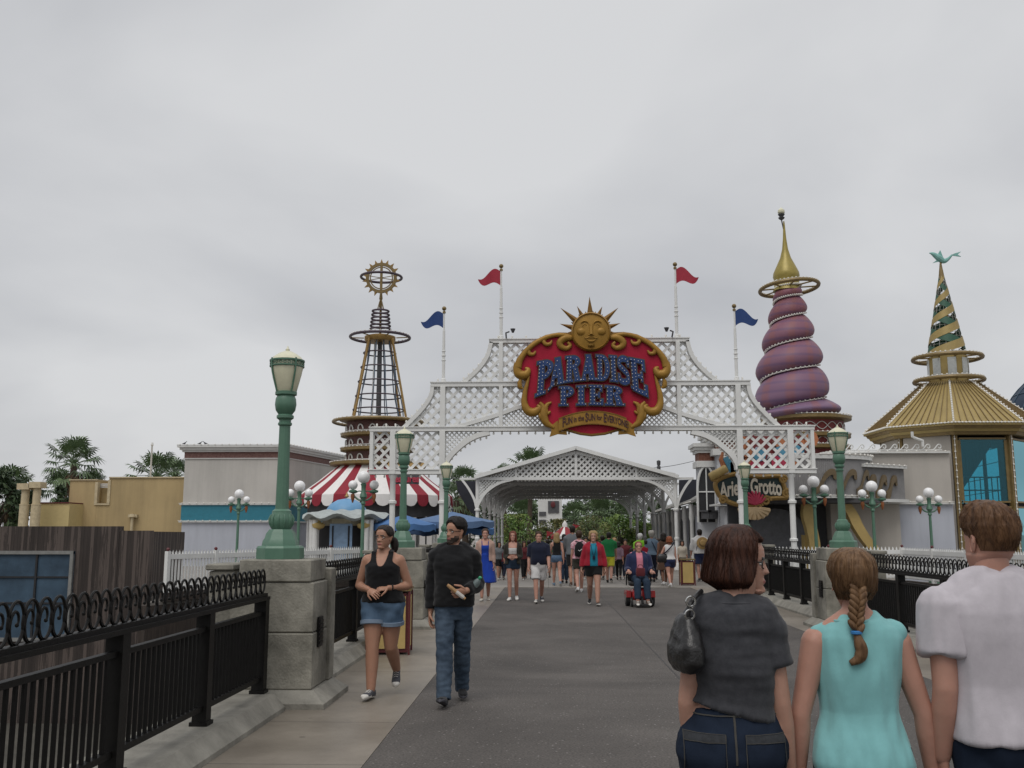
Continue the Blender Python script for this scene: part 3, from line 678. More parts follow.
# fat slab-serif letters
def half_ring(cx, cy, rx, ry, ix, iy, a0=-90, a1=90, n=14):
    o = [(cx + rx * cos(radians(lerp(a0, a1, i / n))), cy + ry * sin(radians(lerp(a0, a1, i / n)))) for i in range(n + 1)]
    i_ = [(cx + ix * cos(radians(lerp(a0, a1, i / n))), cy + iy * sin(radians(lerp(a0, a1, i / n)))) for i in range(n + 1)]
    return ('band', o, i_)
def rc(x0, y0, x1, y1): n = 4; return ('band', [(lerp(x0, x1, i / n), y1) for i in range(n + 1)], [(lerp(x0, x1, i / n), y0) for i in range(n + 1)])
def qd(a, b, c, d): n = 6; return ('band', [(lerp(a[0], d[0], i / n), lerp(a[1], d[1], i / n)) for i in range(n + 1)], [(lerp(b[0], c[0], i / n), lerp(b[1], c[1], i / n)) for i in range(n + 1)])
def sband(pts, w):
    c = spline(pts, 6); A, B = [], []
    for i, (x, y) in enumerate(c):
        x2, y2 = c[min(i + 1, len(c) - 1)]; x1, y1 = c[max(i - 1, 0)]; n_ = V((-(y2 - y1), x2 - x1)).normalized() * w / 2
        A.append((x + n_.x, y + n_.y)); B.append((x - n_.x, y - n_.y))
    return ('band', A, B)
GLY = {'P': [rc(.14, 0, .46, 1), rc(0, -.002, .6, .09), rc(0, .905, .3, 1.002), half_ring(.45, .72, .52, .28, .20, .12)],
       'A': [qd((.10, 0), (.30, 0), (.62, 1), (.42, 1)), qd((.60, 0), (.93, 0), (.66, 1.002), (.34, 1.002)), rc(.28, .26, .70, .38), rc(0, -.002, .38, .09), rc(.53, -.002, 1.02, .09)],
       'R': [rc(.12, 0, .42, 1), rc(0, -.002, .52, .09), rc(0, .905, .3, 1.002), half_ring(.41, .75, .5, .25, .2, .11), qd((.46, .53), (.76, .53), (.98, .0), (.66, .0)), rc(.6, -.002, 1.06, .09)],
       'D': [rc(.12, 0, .42, 1), rc(0, -.002, .42, .09), rc(0, .91, .42, 1.002), half_ring(.41, .5, .58, .5, .26, .36)],
       'I': [rc(.26, 0, .74, 1), rc(.06, -.002, .94, .09), rc(.06, .91, .94, 1.002)],
       'S': [sband([(.86, .74), (.80, .88), (.5, .92), (.22, .84), (.2, .66), (.5, .52), (.78, .38), (.8, .18), (.5, .08), (.2, .12), (.12, .28)], .22), rc(.80, .66, .92, .96), rc(.06, .04, .18, .36)],
       'E': [rc(.12, 0, .44, 1), rc(0, -.002, .5, .09), rc(.40, .88, .92, 1.002), rc(.42, .44, .74, .57), rc(.40, -.004, 1.0, .13), rc(.82, .12, 1.002, .32), rc(.76, .68, .922, .89), rc(.66, .36, .76, .66), rc(0, .91, .3, 1.003)]}
def env(pts, x):
    for (a, b), (c, d) in zip(pts[:-1], pts[1:]):
        if x <= c: return lerp(b, d, (x - a) / (c - a))
    return pts[-1][1]
def sign_letter(ch, x0, x1, top, bot, slant=0.):
    def wp(u, v):
        zx = lerp(x0, x1, u); t, b_ = env(top, zx), env(bot, zx); zx += slant * (v - .5); return q(zx, lerp(b_, t, v))
    m = MB(); o = MB(); cells = []
    for i, (_, A, B) in enumerate(GLY[ch]):
        A2, B2 = [wp(*p) for p in A], [wp(*p) for p in B]
        m.band([(x, -.15 - i * .003, z) for x, z in A2], [(x, -.15 - i * .003, z) for x, z in B2], (0, .12, 0))
        cx = sum(p[0] for p in A2 + B2) / len(A2 + B2); g_ = .03
        A3, B3 = [], []
        for j in range(len(A2)):
            dv_ = V((A2[j][0] - B2[j][0], A2[j][1] - B2[j][1])); dv_ = dv_.normalized() * g_ if dv_.length > 1e-6 else V((0, g_))
            k = min(j + 1, len(A2) - 1); l = max(j - 1, 0); tv = V((A2[k][0] - A2[l][0], A2[k][1] - A2[l][1])); tv = tv.normalized() * g_ if tv.length > 1e-6 else V((0, 0))
            e_ = -1 if j == 0 else (1 if j == len(A2) - 1 else 0)
            A3.append((A2[j][0] + dv_.x + tv.x * e_, A2[j][1] + dv_.y + tv.y * e_)); B3.append((B2[j][0] - dv_.x + tv.x * e_, B2[j][1] - dv_.y + tv.y * e_))
        o.band([(x, -.125 - i * .0025, z) for x, z in A3], [(x, -.125 - i * .0025, z) for x, z in B3], (0, .06, 0))
        cells.append((A2, B2))
    seen = []
    for A2, B2 in cells:                                    # bulbs set into the strokes
        for j in range(len(A2) - 1):
            for nn in range(2):
                tA, tB = V(A2[j]).lerp(V(A2[j + 1]), (nn + .5) / 2), V(B2[j]).lerp(V(B2[j + 1]), (nn + .5) / 2); L_ = (tA - tB).length; k = max(1, int(L_ / .1))
                for h in range(k):
                    c = tA.lerp(tB, (h + .5) / k)
                    if all((c - s0).length > .088 for s0 in seen): seen.append(c); m.sphere((c.x, -.178, c.y), .0145, 6, 4, mi=1)
    lt = m.build('letter', [M_sblue, M_bulb], sign, smooth=40); o.build('letter_outline', M_sbrown, lt, smooth=40)
top1 = [(120, 372), (250, 347), (330, 338), (415, 334), (500, 338), (580, 345), (700, 366)]; bot1 = [(120, 556), (190, 530), (225, 492), (300, 476), (415, 464), (530, 474), (600, 492), (625, 520), (700, 556)]
for ch, a, b, sl_ in (('P', 134, 222, -8), ('A', 198, 284, -4), ('R', 282, 364, -3), ('A', 358, 440, 0), ('D', 440, 510, 2), ('I', 506, 550, 4), ('S', 546, 614, 6), ('E', 612, 698, 10)): sign_letter(ch, a, b, top1, bot1, sl_ * -1.5)
top2 = [(200, 500), (330, 493), (415, 490), (500, 493), (620, 500)]; bot2 = [(200, 597), (415, 592), (620, 597)]
for ch, a, b in (('P', 250, 328), ('I', 336, 392), ('E', 402, 476), ('R', 484, 580)): sign_letter(ch, a, b, top2, bot2)
# the sun
sun_o = MB(); c0 = q(414, 218); r0 = 101 * k5
sun_o.lathe([(r0, .0), (r0, .16), (r0 * .93, .22), (r0 * .90, .17), (r0 * .6, .20), (r0 * .3, .225), (.01, .235)], 48, M=Matrix.Rotation(pi / 2, 4, 'X'), c=(c0[0], -.0, c0[1]))
sun_p = sun_o.build('sun_disc', M_sgold, sign)
def fq(zx, zy): a = q(zx, zy); return a
m = MB()
for s in (-1, 1):
    f = lambda dx, zy: q(414 + s * dx, zy)
    def rib(pts, rad, y):
        c = [f(*p) for p in spline(pts, 5)]; m.tube([(x, y, z) for x, z in c], [r[0] * k5 for r in spline([(r,) for r in rad], 5)], 8)
    rib([(8, 235), (10, 190), (18, 172), (36, 166), (54, 176)], [2, 3, 4, 4, 2], -.222); rib([(18, 192), (32, 183), (46, 192)], [1.5, 3, 1.5], -.215); rib([(18, 194), (32, 200), (46, 193)], [1.5, 2.2, 1.5], -.21)
    c = f(32, 192); m.sphere((c[0], -.2, c[1]), (8 * k5, .02, 6 * k5), 10, 6); c = f(50, 220); m.sphere((c[0], -.175, c[1]), (25 * k5, .085, 22 * k5), 16, 10)
    c = f(8, 238); m.sphere((c[0], -.22, c[1]), (8 * k5, .045, 6 * k5), 10, 6); rib([(0, 252), (10, 249), (26, 254), (34, 249)], [3, 4, 3, 1.5], -.225); rib([(0, 270), (12, 268), (24, 258)], [5, 4, 1.5], -.225)
    c = f(0, 290); m.sphere((c[0], -.2, c[1]), (18 * k5, .05, 10 * k5), 12, 8)
m.tube([(q(414, 180)[0], -.21, q(414, 180)[1]), (q(414, 236)[0], -.25, q(414, 236)[1])], [5 * k5, 10 * k5], 10)
m.build('sun_face', M_sgold, sun_p, smooth=60)
def ray(a, r1, r2, w_):
    dx, dz = cos(radians(a)), sin(radians(a)); b = V((c0[0] + dx * r1 * k5, 0, c0[1] + dz * r1 * k5)); t = V((c0[0] + dx * r2 * k5, 0, c0[1] + dz * r2 * k5)); n_ = V((-dz, 0, dx)) * w_ * k5
    mm = MB(); mm.add([b - n_ + V((0, .07, 0)), b + V((0, -.02, 0)), b + n_ + V((0, .07, 0)), b + V((0, .15, 0)), t + V((0, .07, 0))], [(0, 1, 4), (1, 2, 4), (2, 3, 4), (3, 0, 4)]); mm.build('ray', M_sgold2, sun_p, smooth=0)
for tx, ty, w_ in ((410, 25, 17), (345, 75, 13), (475, 78, 13), (258, 83, 17), (558, 85, 17), (255, 168, 15), (567, 167, 15)):
    dx, dy = tx - 414, 218 - ty; ray(math.degrees(atan2(dy, dx)), 95, sqrt(dx * dx + dy * dy), w_)
for a in (2, 14, 30, 36, 58, 64, 77, 83, 97, 103, 116, 122, 144, 150, 166, 178): ray(a, 95, 118, 9)

# ================================================================ the gabled lattice canopy beyond
YC = 43.0; cc = at(576, 478, YC)
canopy = thing('lattice_canopy', 'gabled white lattice canopy over the walkway beyond the arch', 'canopy', (cc.x, YC, 0))
hx = lambda px: at(px, 490, YC).x - cc.x
hz = lambda py: at(576, py, YC).z
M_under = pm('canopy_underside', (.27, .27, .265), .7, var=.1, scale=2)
M_rib_shade = pm('canopy_white_shaded', (.48, .48, .47), .6, var=.08)  # frames behind the first: white too, their unlit look put into this grey
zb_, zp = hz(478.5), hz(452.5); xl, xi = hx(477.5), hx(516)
for fi in range(6):
    y = fi * 4.7; mt = M_white if fi == 0 else M_rib_shade
    fr = MB(); fr.box(xl - .1, -xl + .1, y - .09, y + .09, zb_ - .065, zb_ + .065)
    for s in (-1, 1):
        fr.bar((s * xl, y, zb_ + .15), (0, y, zp), .2, .14, up=(0, 0, 1)); fr.box(s * xi - .05, s * xi + .05, y - .085, y + .085, zb_ + .066, lerp(zb_, zp, 1 - xi / xl) - .02)
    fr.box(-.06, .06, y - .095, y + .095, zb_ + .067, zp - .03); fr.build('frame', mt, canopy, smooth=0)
    for s in (-1, 1):
        m = MB(); r = .085; m.lathe([(.15, 0), (.15, .3), (r, .4), (r, 1.3), (r + .03, 1.32), (r + .03, 1.4), (r, 1.42), (r, hz(511)), (r + .05, hz(510.5)), (r + .05, hz(509)), (r, hz(508.5)), (r, zb_ - .066)], 14, c=(s * xl, y, 0)); m.build('column', mt, canopy)
        sx = lambda x: x * s
        pr = spline([(xl * s * s + .0, hz(511)), (hx(480.5), hz(503)), (hx(487), hz(493)), (hx(499), hz(484.5)), (hx(514), hz(480.3))], 6)
        m = MB(); m.band([(-s * x, y - .08, z) for x, z in pr], [(-s * (x - .09), y - .08, z + .09) for x, z in pr], (0, .16, 0)); m.build('arch_rib', mt, canopy, smooth=40)
        m = MB(); lattice(m, [(-s * (x - .04), z + .05) for x, z in pr] + [(-s * xl, zb_ - .06)], .10, .048, y - .02, .025); m.build('lattice', mt, canopy, smooth=0)
        m = MB(); br = spline([(hx(475.5), hz(508)), (hx(473), hz(499)), (hx(467), hz(488)), (hx(461), hz(480))], 5); m.band([(-s * x, y - .07, z) for x, z in br], [(-s * (x + .1), y - .07, z + .03) for x, z in br], (0, .14, 0)); m.box(*sorted((-s * hx(459.5), -s * hx(477.4 - 2.3))), y - .07, y + .07, zb_ - .05, zb_ + .04); m.build('bracket', mt, canopy, smooth=40)
        zi = lerp(zb_, zp, 1 - xi / xl)
        m = MB(); lattice(m, [(s * -xl * .9, zb_ + .06), (s * -xi, zb_ + .06), (s * -xi, zi)], .105, .05, y - .02, .025); m.build('lattice', mt, canopy, smooth=0)
        m = MB(); lattice(m, [(s * -xi, zb_ + .06), (s * -.06, zb_ + .06), (s * -.06, zp - .05), (s * -xi, zi)], .185, .085, y - .025, .028); m.build('lattice', mt, canopy, smooth=0)
for s in (-1, 1):
    m = MB(); p0, p1 = V((s * (abs(xl) + .12), 0, zb_ + .02)), V((0, 0, zp + .16)); n_ = (p1 - p0).cross(V((0, 1, 0))).normalized() * (.05 * -s)
    y0, y1 = -.25, 5 * 4.7 + .3
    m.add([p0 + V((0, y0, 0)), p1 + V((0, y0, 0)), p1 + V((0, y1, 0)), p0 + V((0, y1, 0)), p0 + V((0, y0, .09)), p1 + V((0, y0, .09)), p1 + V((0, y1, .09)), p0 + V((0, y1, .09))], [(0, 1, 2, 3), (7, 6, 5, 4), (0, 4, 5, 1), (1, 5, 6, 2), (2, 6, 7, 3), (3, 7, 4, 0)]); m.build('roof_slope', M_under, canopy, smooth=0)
    m = MB(); m.bar(p0 + V((0, y0 - .03, .03)), p1 + V((0, y0 - .03, .03)), .08, .16, up=(0, 0, 1)); m.build('barge_board', M_white, canopy, smooth=0)
    for fi in range(6):
        m = MB(); m.tube([(-s * hx(516), fi * 4.7 - .02, zb_ - .08), (0, fi * 4.7 - .02, zb_ - .08)], .008, 4)
        for j in range(16):
            x = -s * (lerp(hx(516), 0, (j + .5) / 16)); m.sphere((x, fi * 4.7 - .02, zb_ - .1), .035, 6, 4)
        m.build('bulb_string', M_bulb, canopy, smooth=60)
# a dark fitting and the cable that crosses to the right tower
p = at(659, 479, YC); m = MB(); m.lathe([(.03, 0), (.03, .3), (.07, .33), (.09, .55), (.05, .58), (.08, .64), (.09, .8), (.02, .84)], 10, c=p)
solo(m, 'loudspeaker', M_dgrey, 'small dark loudspeaker post on the right slope of the canopy roof', 'loudspeaker', (p.x, p.y, p.z), world=True)
a, b = at(630, 468, 44), at(694, 461, 44); m = MB(); m.tube([a.lerp(b, i / 12) + V((0, 0, -.12 * sin(pi * i / 12))) for i in range(13)], .012, 4); solo(m, 'cable', M_dgrey, 'thin sagging cable between the canopy and the white tower', 'cable', tuple(a), world=True)
# dark sails behind the brackets
M_sail = pm('dark_canvas', (.022, .024, .034), .8, var=.25, scale=2)
for pl, lab in ((((456, 481), (476, 481), (476, 517), (468, 509), (458, 492)), 'dark canvas sail beyond the left bracket of the canopy'), (((679, 480), (697, 479.5), (697, 495), (685, 502), (679, 508)), 'dark canvas banner beyond the right bracket of the canopy')):
    w_ = [at(a, b, 47.) for a, b in pl]; m = MB(); m.prism([(p.x, p.z) for p in w_], 46.95, 47.05); o_ = w_[0]
    solo(m, 'canvas_sail', M_sail, lab, 'canvas', (o_.x, 47, o_.z), world=True, smooth=0)
# ================================================================ left side
def box_pts(m, x0, x1, y0, y1, z0, z1, mi=0): return m.box(x0, x1, y0, y1, z0, z1, mi)
def planks(name, c0, c1, w):
    """upright weathered boards of uneven tone with dark gaps"""
    m = bpy.data.materials.new(name); N, L = nt(m); b = N['Principled BSDF']; b.inputs['Roughness'].default_value = .9
    tc = N.new('ShaderNodeTexCoord'); sp = N.new('ShaderNodeSeparateXYZ'); L.new(tc.outputs['Object'], sp.inputs[0])
    ad = N.new('ShaderNodeMath'); ad.operation = 'ADD'; L.new(sp.outputs[0], ad.inputs[0]); L.new(sp.outputs[1], ad.inputs[1])
    dv = N.new('ShaderNodeMath'); dv.operation = 'DIVIDE'; dv.inputs[1].default_value = w; L.new(ad.outputs[0], dv.inputs[0])
    fl = N.new('ShaderNodeMath'); fl.operation = 'FLOOR'; L.new(dv.outputs[0], fl.inputs[0]); fr = N.new('ShaderNodeMath'); fr.operation = 'FRACT'; L.new(dv.outputs[0], fr.inputs[0])
    wn = N.new('ShaderNodeTexWhiteNoise'); wn.noise_dimensions = '1D'; L.new(fl.outputs[0], wn.inputs['W'])
    mp = N.new('ShaderNodeMapping'); mp.inputs['Scale'].default_value = (9, 9, .5); L.new(tc.outputs['Object'], mp.inputs['Vector'])
    nz = N.new('ShaderNodeTexNoise'); nz.inputs['Scale'].default_value = 2; nz.inputs['Detail'].default_value = 8; nz.inputs['Roughness'].default_value = .7; L.new(mp.outputs[0], nz.inputs['Vector'])
    mpd = N.new('ShaderNodeMapping'); mpd.inputs['Scale'].default_value = (2.2, 2.2, .5); L.new(tc.outputs['Object'], mpd.inputs['Vector'])
    nb = N.new('ShaderNodeTexNoise'); nb.inputs['Scale'].default_value = 1; nb.inputs['Detail'].default_value = 3; L.new(mpd.outputs[0], nb.inputs['Vector'])
    sm = N.new('ShaderNodeMath'); sm.operation = 'MULTIPLY_ADD'; sm.inputs[1].default_value = .35; L.new(wn.outputs['Value'], sm.inputs[0]); L.new(nz.outputs['Fac'], sm.inputs[2])
    sm2 = N.new('ShaderNodeMath'); sm2.operation = 'MULTIPLY_ADD'; sm2.inputs[1].default_value = .5; L.new(nb.outputs['Fac'], sm2.inputs[0]); L.new(sm.outputs[0], sm2.inputs[2])
    rp = N.new('ShaderNodeValToRGB'); e = rp.color_ramp.elements; e[0].position = .68; e[0].color = (*c0, 1); e[1].position = 1.2; e[1].color = (*c1, 1); L.new(sm2.outputs[0], rp.inputs['Fac'])
    e2 = e.new(.98); e2.color = tuple(lerp(a, b_, .28) for a, b_ in zip(c0, c1)) + (1,)
    gp_ = N.new('ShaderNodeMath'); gp_.operation = 'LESS_THAN'; gp_.inputs[1].default_value = .045; L.new(fr.outputs[0], gp_.inputs[0])
    mxn = N.new('ShaderNodeMix'); mxn.data_type = 'RGBA'; mxn.inputs['B'].default_value = (.008, .007, .006, 1); L.new(gp_.outputs[0], mxn.inputs['Factor']); L.new(rp.outputs['Color'], mxn.inputs['A'])
    L.new(mxn.outputs['Result'], b.inputs['Base Color'])
    bp = N.new('ShaderNodeBump'); bp.inputs['Strength'].default_value = .5; bp.inputs['Distance'].default_value = .02; L.new(nz.outputs['Fac'], bp.inputs['Height']); L.new(bp.outputs['Normal'], b.inputs['Normal'])
    return m
M_plank = planks('weathered_boards', (.030, .023, .020), (.095, .074, .064), .085)
M_bluep = pm('blue_mottle', (.012, .030, .052), .6, col2=(.055, .105, .16), scale=.9, detail=6)
M_gframe = pm('grey_frame', (.20, .20, .19), .7, var=.2)
# board wall with a painted blue window panel
yw = 24.0
wl = at(-60, 525, yw); wt = wl.z
bw = thing('board_wall', 'tall dark brown wall of weathered upright boards behind the left fence', 'wall', (0, yw, 0))
pA, pB, pC = at(-160, 530, yw), at(150, 531, yw), at(185, 531, 27.5)
m = MB(); m.box(pA.x, at(119.5, 530, yw).x, yw, yw + .25, -3, at(60, 526.3, yw).z); m.box(at(119.5, 530, yw).x + .004, pB.x, yw + .006, yw + .25, -3, at(130, 530.6, yw).z); m.build('front_boards', M_plank, bw, world=True, smooth=0)
d_ = (pC - pB); d_.z = 0
m = MB(); m.add([(pB.x, yw + .01, -3), (pC.x, 27.5, -3), (pC.x, 27.5, at(185, 532, 27.5).z), (pB.x, yw + .01, at(150, 531.5, yw).z), (pB.x - .2, yw + .2, -3), (pC.x - .2, 27.7, -3), (pC.x - .2, 27.7, at(185, 532, 27.5).z), (pB.x - .2, yw + .2, at(150, 531.5, yw).z)], [(0, 1, 2, 3), (5, 4, 7, 6), (3, 2, 6, 7), (1, 5, 6, 2), (0, 3, 7, 4)]); m.build('return_boards', M_plank, bw, world=True, smooth=0)
z1, z0 = at(40, 551, yw).z, at(40, 641, yw).z; xr_, xq = at(72, 600, yw).x, at(-46, 600, yw).x
wn_ = thing('blue_panel', 'blue mottled window panel in a pale grey frame on the board wall', 'panel', ((xr_ + xq) / 2, yw - .06, z0))
m = MB(); m.box(xq, xr_, yw - .03, yw - .003, z0, z1); m.build('pane', M_bluep, wn_, world=True, smooth=0)
m = MB(); m.box(xr_ - .08, xr_, yw - .10, yw - .031, z0, z1); m.box(xq, xq + .08, yw - .10, yw - .031, z0, z1); m.box(xq, xr_, yw - .095, yw - .031, z1 - .08, z1 + .005); m.box(xq, xr_, yw - .095, yw - .031, z0 - .005, z0 + .08); m.build('frame', M_gframe, wn_, world=True, smooth=0)
m = MB()
for px in (35, -7): x = at(px, 600, yw).x; m.box(x - .025, x + .025, yw - .07, yw - .031, z0 + .08, z1 - .08)
for py in (577, 603): z = at(40, py, yw).z; m.box(xq + .08, xr_ - .08, yw - .06, yw - .031, z - .02, z + .02)
m.build('muntins', M_dark, wn_, world=True, smooth=0)

# tan service building
M_tan = pm('tan_stucco', (.42, .315, .16), .85, var=.09, scale=.5, bump=.12, bscale=40, streak=.22)
M_tan2 = pm('tan_trim', (.47, .39, .25), .8)
M_yel2 = pm('yellow_stucco', (.50, .40, .19), .85, var=.06)
yt = 47.4
X = lambda px, y=yt: at(px, 500, y).x
Z = lambda py, y=yt: at(100, py, y).z
tb = thing('tan_building', 'flat tan stucco building with a small roof window slot above the board wall', 'building', (X(130), yt, 0))
xa, xb, x0, x1 = X(69), X(183.2), X(96.5), X(108)
m = MB(); m.box(xa, x0, yt, yt + 8, -3, Z(480.5)); m.box(x1 + .0, xb, yt, yt + 8, -3, Z(478.3)); m.box(x0 - .0, x1, yt + .01, yt + 8, -3, Z(503.5)); m.box(x0, x1, yt + .5, yt + 8, Z(503.4), Z(486)); m.build('wall', M_tan, tb, world=True, smooth=0)
m = MB(); m.box(xa - .05, x0, yt - .06, yt + 8, Z(480.4), Z(479.3)); m.box(x1, xb, yt - .06, yt + 8, Z(478.2), Z(476.9)); m.build('coping', M_tan2, tb, world=True, smooth=0)
m = MB()
for a, b, c, d in ((x0 - .1, x0 + .04, Z(503.5), Z(482)), (x1 - .04, x1 + .1, Z(503.5), Z(480)), (x0 - .1, x1 + .1, Z(505), Z(503.4))): m.box(a, b, yt - .05, yt + .2, c, d)
m.build('slot_trim', M_tan2, tb, world=True, smooth=0)
m = MB()
for i in range(3): m.tube([(x0, yt + .3, Z(484 + i * 1.5)), (x1, yt + .3, Z(484 + i * 1.5))], .03, 5)
m.build('railing', M_white2, tb, world=True)
m = MB(); xc = X(135); m.box(xc - .22, xc + .22, yt - .2, yt - .003, Z(517.5), Z(514.5)); m.lathe([(.07, Z(531)), (.07, Z(518)), (.16, Z(517)), (.12, Z(514))], 10, c=(xc, yt - .2, 0)); m.build('drain_box', M_tan2, tb, world=True)
yy_ = 46.0
m = MB(); m.box(X(39, yy_), X(70, yy_), yy_, yy_ + 5, -3, Z(503.5, yy_)); ab = solo(m, 'annex', M_yel2, 'low yellow annex between the tan building and the pair of vent towers', 'building', (X(55, yy_), yy_, 0), world=True, smooth=0)
m = MB(); m.box(X(39, yy_) - .04, X(70, yy_) - .02, yy_ - .05, yy_ + 5, Z(503.4, yy_), Z(502.2, yy_)); m.build('coping', M_maroon, ab, world=True, smooth=0)
for px, py, lab in ((25, 483.5, 'left of the two pale vent towers above the board wall'), (36.5, 482, 'right of the two pale vent towers, with a rusty patch under its cap')):
    y = 45.0; w = .24 if px > 30 else .23
    t = thing('vent_tower', lab, 'vent tower', (X(px, y), y, 0), 0, 'vent towers')
    m = MB(); m.lathe([(.22, -3), (.22, Z(505, y)), (.235, Z(504.9, y)), (.235, Z(504.2, y)), (.18, Z(504, y)), (.18, Z(py + 6, y)), ], 18); m.build('stack', M_tan2, t)
    m = MB(); m.box(-.29, .29, -.29, .29, Z(py + 6, y), Z(py, y)); m.build('cap', M_tan2, t, smooth=0)

# the grey hall with the teal band
M_hall = pm('pale_stucco', (.50, .48, .445), .85, var=.06, scale=.6, bump=.15, bscale=50, streak=.16)
M_lilac = pm('lilac_stucco', (.45, .47, .525), .85, var=.05, scale=.6, bump=.15, bscale=50, streak=.14)
M_teal = pm('teal_band', (.022, .175, .24), .55, var=.08)
M_frieze = pm('red_frieze', (.11, .045, .04), .7, col2=(.2, .11, .09), scale=14, detail=2)
yh = 47.0
HX = lambda px, y=yh: at(px, 490, y).x
HZ = lambda py, y=yh: at(240, py, y).z
hall = thing('grey_hall', 'pale grey flat-roofed hall with a teal band and a dark red frieze', 'building', (HX(230), yh, 0))
xa, xb = HX(183.5), HX(287)
xc, yc = at(352, 490, 55.5).x, 55.5                       # the wall turns away behind the carousel roof
FP = [(xa, yh), (xb, yh), (xc, yc), (xc, yc + 4), (xa, yc + 4)]
def grow(e): return [(xa - e, yh - e), (xb + e * .35, yh - e), (xc + e, yc - e * .5), (xc + e, yc + 4 + e), (xa - e, yc + 4 + e)]
m = MB(); m.slab(FP, HZ(504), HZ(458)); m.build('upper_wall', M_hall, hall, world=True, smooth=0)
m = MB(); m.slab(FP, -.5, HZ(521.5)); m.build('lower_wall', M_lilac, hall, world=True, smooth=0)
m = MB(); m.slab(grow(.05), HZ(521), HZ(505)); m.build('teal_band', M_teal, hall, world=True, smooth=0)
m = MB(); m.slab(grow(.12), HZ(505), HZ(503.4)); m.slab(grow(.12), HZ(522.4), HZ(521)); m.build('band_moulding', M_white2, hall, world=True, smooth=0)
m = MB(); m.slab(grow(.03), HZ(458), HZ(452)); m.build('frieze', M_frieze, hall, world=True, smooth=0)
m = MB(); m.slab(grow(.12), HZ(452), HZ(450)); m.slab(grow(.22), HZ(450), HZ(447.5)); m.slab(grow(.32), HZ(447.5), HZ(445.3)); m.slab(grow(.06), HZ(458.8), HZ(458)); m.build('cornice', M_white2, hall, world=True, smooth=0)
m = MB()
def bulb_row(m, a, b, st=.35, r=.035):
    a, b = V(a), V(b); n = max(1, int((b - a).length / st)); m.tube([a, b], .008, 4)
    for i in range(n): m.sphere(a.lerp(b, (i + .5) / n), r, 6, 4)
G3 = grow(.34)
bulb_row(m, (*G3[0], HZ(444.8)), (*G3[1], HZ(444.8))); bulb_row(m, (*G3[1], HZ(444.8)), (*G3[2], HZ(444.8))); m.build('bulb_string', M_bulb, hall, world=True)
m = MB(); G3 = grow(.16); bulb_row(m, (*G3[0], HZ(503.2)), (*G3[1], HZ(503.2))); m.build('bulb_string', M_bulb, hall, world=True)
m = MB(); bulb_row(m, (*G3[0], HZ(520.6)), (*G3[1], HZ(520.6))); m.build('bulb_string', M_bulb, hall, world=True)
# pigeons on its roof edge
M_bird = pm('pigeon_feathers', (.05, .05, .06), .7, var=.3, scale=20)
for px, dr, lab in ((184, 1, 'lone dark pigeon at the left corner of the grey hall roof'), (199.5, 1, 'dark pigeon on the roof edge, head down, left of its neighbour'), (204, -1, 'dark upright pigeon on the roof edge, right of its neighbour')):
    p = V((HX(px), yh - .2, HZ(445.3)))
    m = MB(); m.rings([[.62 * V((dr * x, r * .8 * cos(2 * pi * j / 8), z + r * sin(2 * pi * j / 8))) for j in range(8)] for x, z, r in ((-.24, .11, .012), (-.16, .12, .03), (-.08, .13, .06), (.0, .15, .075), (.06, .19, .06), (.09, .24, .035), (.11, .28, .036), (.14, .29, .025), (.18, .28, .006))])
    for s in (-1, 1): m.tube([(0, s * .02, .06), (.01, s * .02, .0)], .006, 4)
    solo(m, 'pigeon', M_bird, lab, 'bird', tuple(p), group='pigeons on the roof of the grey hall')

# ---------------------------------------------------------------- carousel roof with striped awning and the sun tower
yk = 46.0
KX = lambda px, py=480: at(px, py, yk).x
KZ = lambda py: at(376, py, yk).z
kc = V((KX(376), yk, 0)); 
M_wstr = pm('awning_white', (.72, .70, .68), .8, var=.05); M_rstr = pm('awning_red', (.24, .014, .028), .8, var=.1)
car = thing('striped_pavilion', 'round pavilion under a big red and white striped scalloped awning', 'pavilion', (kc.x, yk, 0))
R0, R1 = 1.75, (KX(447) - KX(303)) / 2 * 1.06; zt_, ze, zv = KZ(465), KZ(497), KZ(508)
ns = 36
for ci, mt, nm in ((0, M_wstr, 'white_stripes'), (1, M_rstr, 'red_stripes')):
    m = MB()
    for i in range(ns):
        if i % 2 != ci: continue
        a0, a1 = 2 * pi * i / ns, 2 * pi * (i + 1) / ns; ang = [lerp(a0, a1, j / 6) for j in range(7)]
        L_ = []
        for r, z in ((R0, zt_), (lerp(R0, R1, .5), lerp(zt_, ze, .53)), (R1, ze), (R1 + .03, lerp(ze, zv, .5))): L_.append([V((cos(a) * r, sin(a) * r, z)) for a in ang])
        L_.append([V((cos(a) * (R1 + .03), sin(a) * (R1 + .03), lerp(ze, zv, .55) - (ze - zv) * .45 * sin(pi * j / 6) ** .5)) for j, a in enumerate(ang)])
        m.rings(L_, cap=False, closed=False)
    m.build(nm, mt, car, smooth=20)
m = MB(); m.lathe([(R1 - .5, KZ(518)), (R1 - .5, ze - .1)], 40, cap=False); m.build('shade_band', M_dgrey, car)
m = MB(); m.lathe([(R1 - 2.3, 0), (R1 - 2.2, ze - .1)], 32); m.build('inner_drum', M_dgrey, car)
for i in range(14):
    a = 2 * pi * i / 14 + .1; m = MB(); m.lathe([(.16, 0), (.12, .2), (.09, .4), (.09, KZ(518))], 10, c=(cos(a) * (R1 - .55), sin(a) * (R1 - .55), 0)); m.build('column', M_white2, car)
sgm = MB(); c = V((KX(418), yk - 4.75, 0)); w_ = KX(431) - KX(408)
A = [(KX(408 + i * 2.4), yk - 4.72 - .0 * i, KZ(481 + sin(pi * i / 10) * -1.5)) for i in range(11)]; B = [(x, y, z - .40 - .05 * sin(pi * i / 10)) for i, (x, y, z) in enumerate(A)]
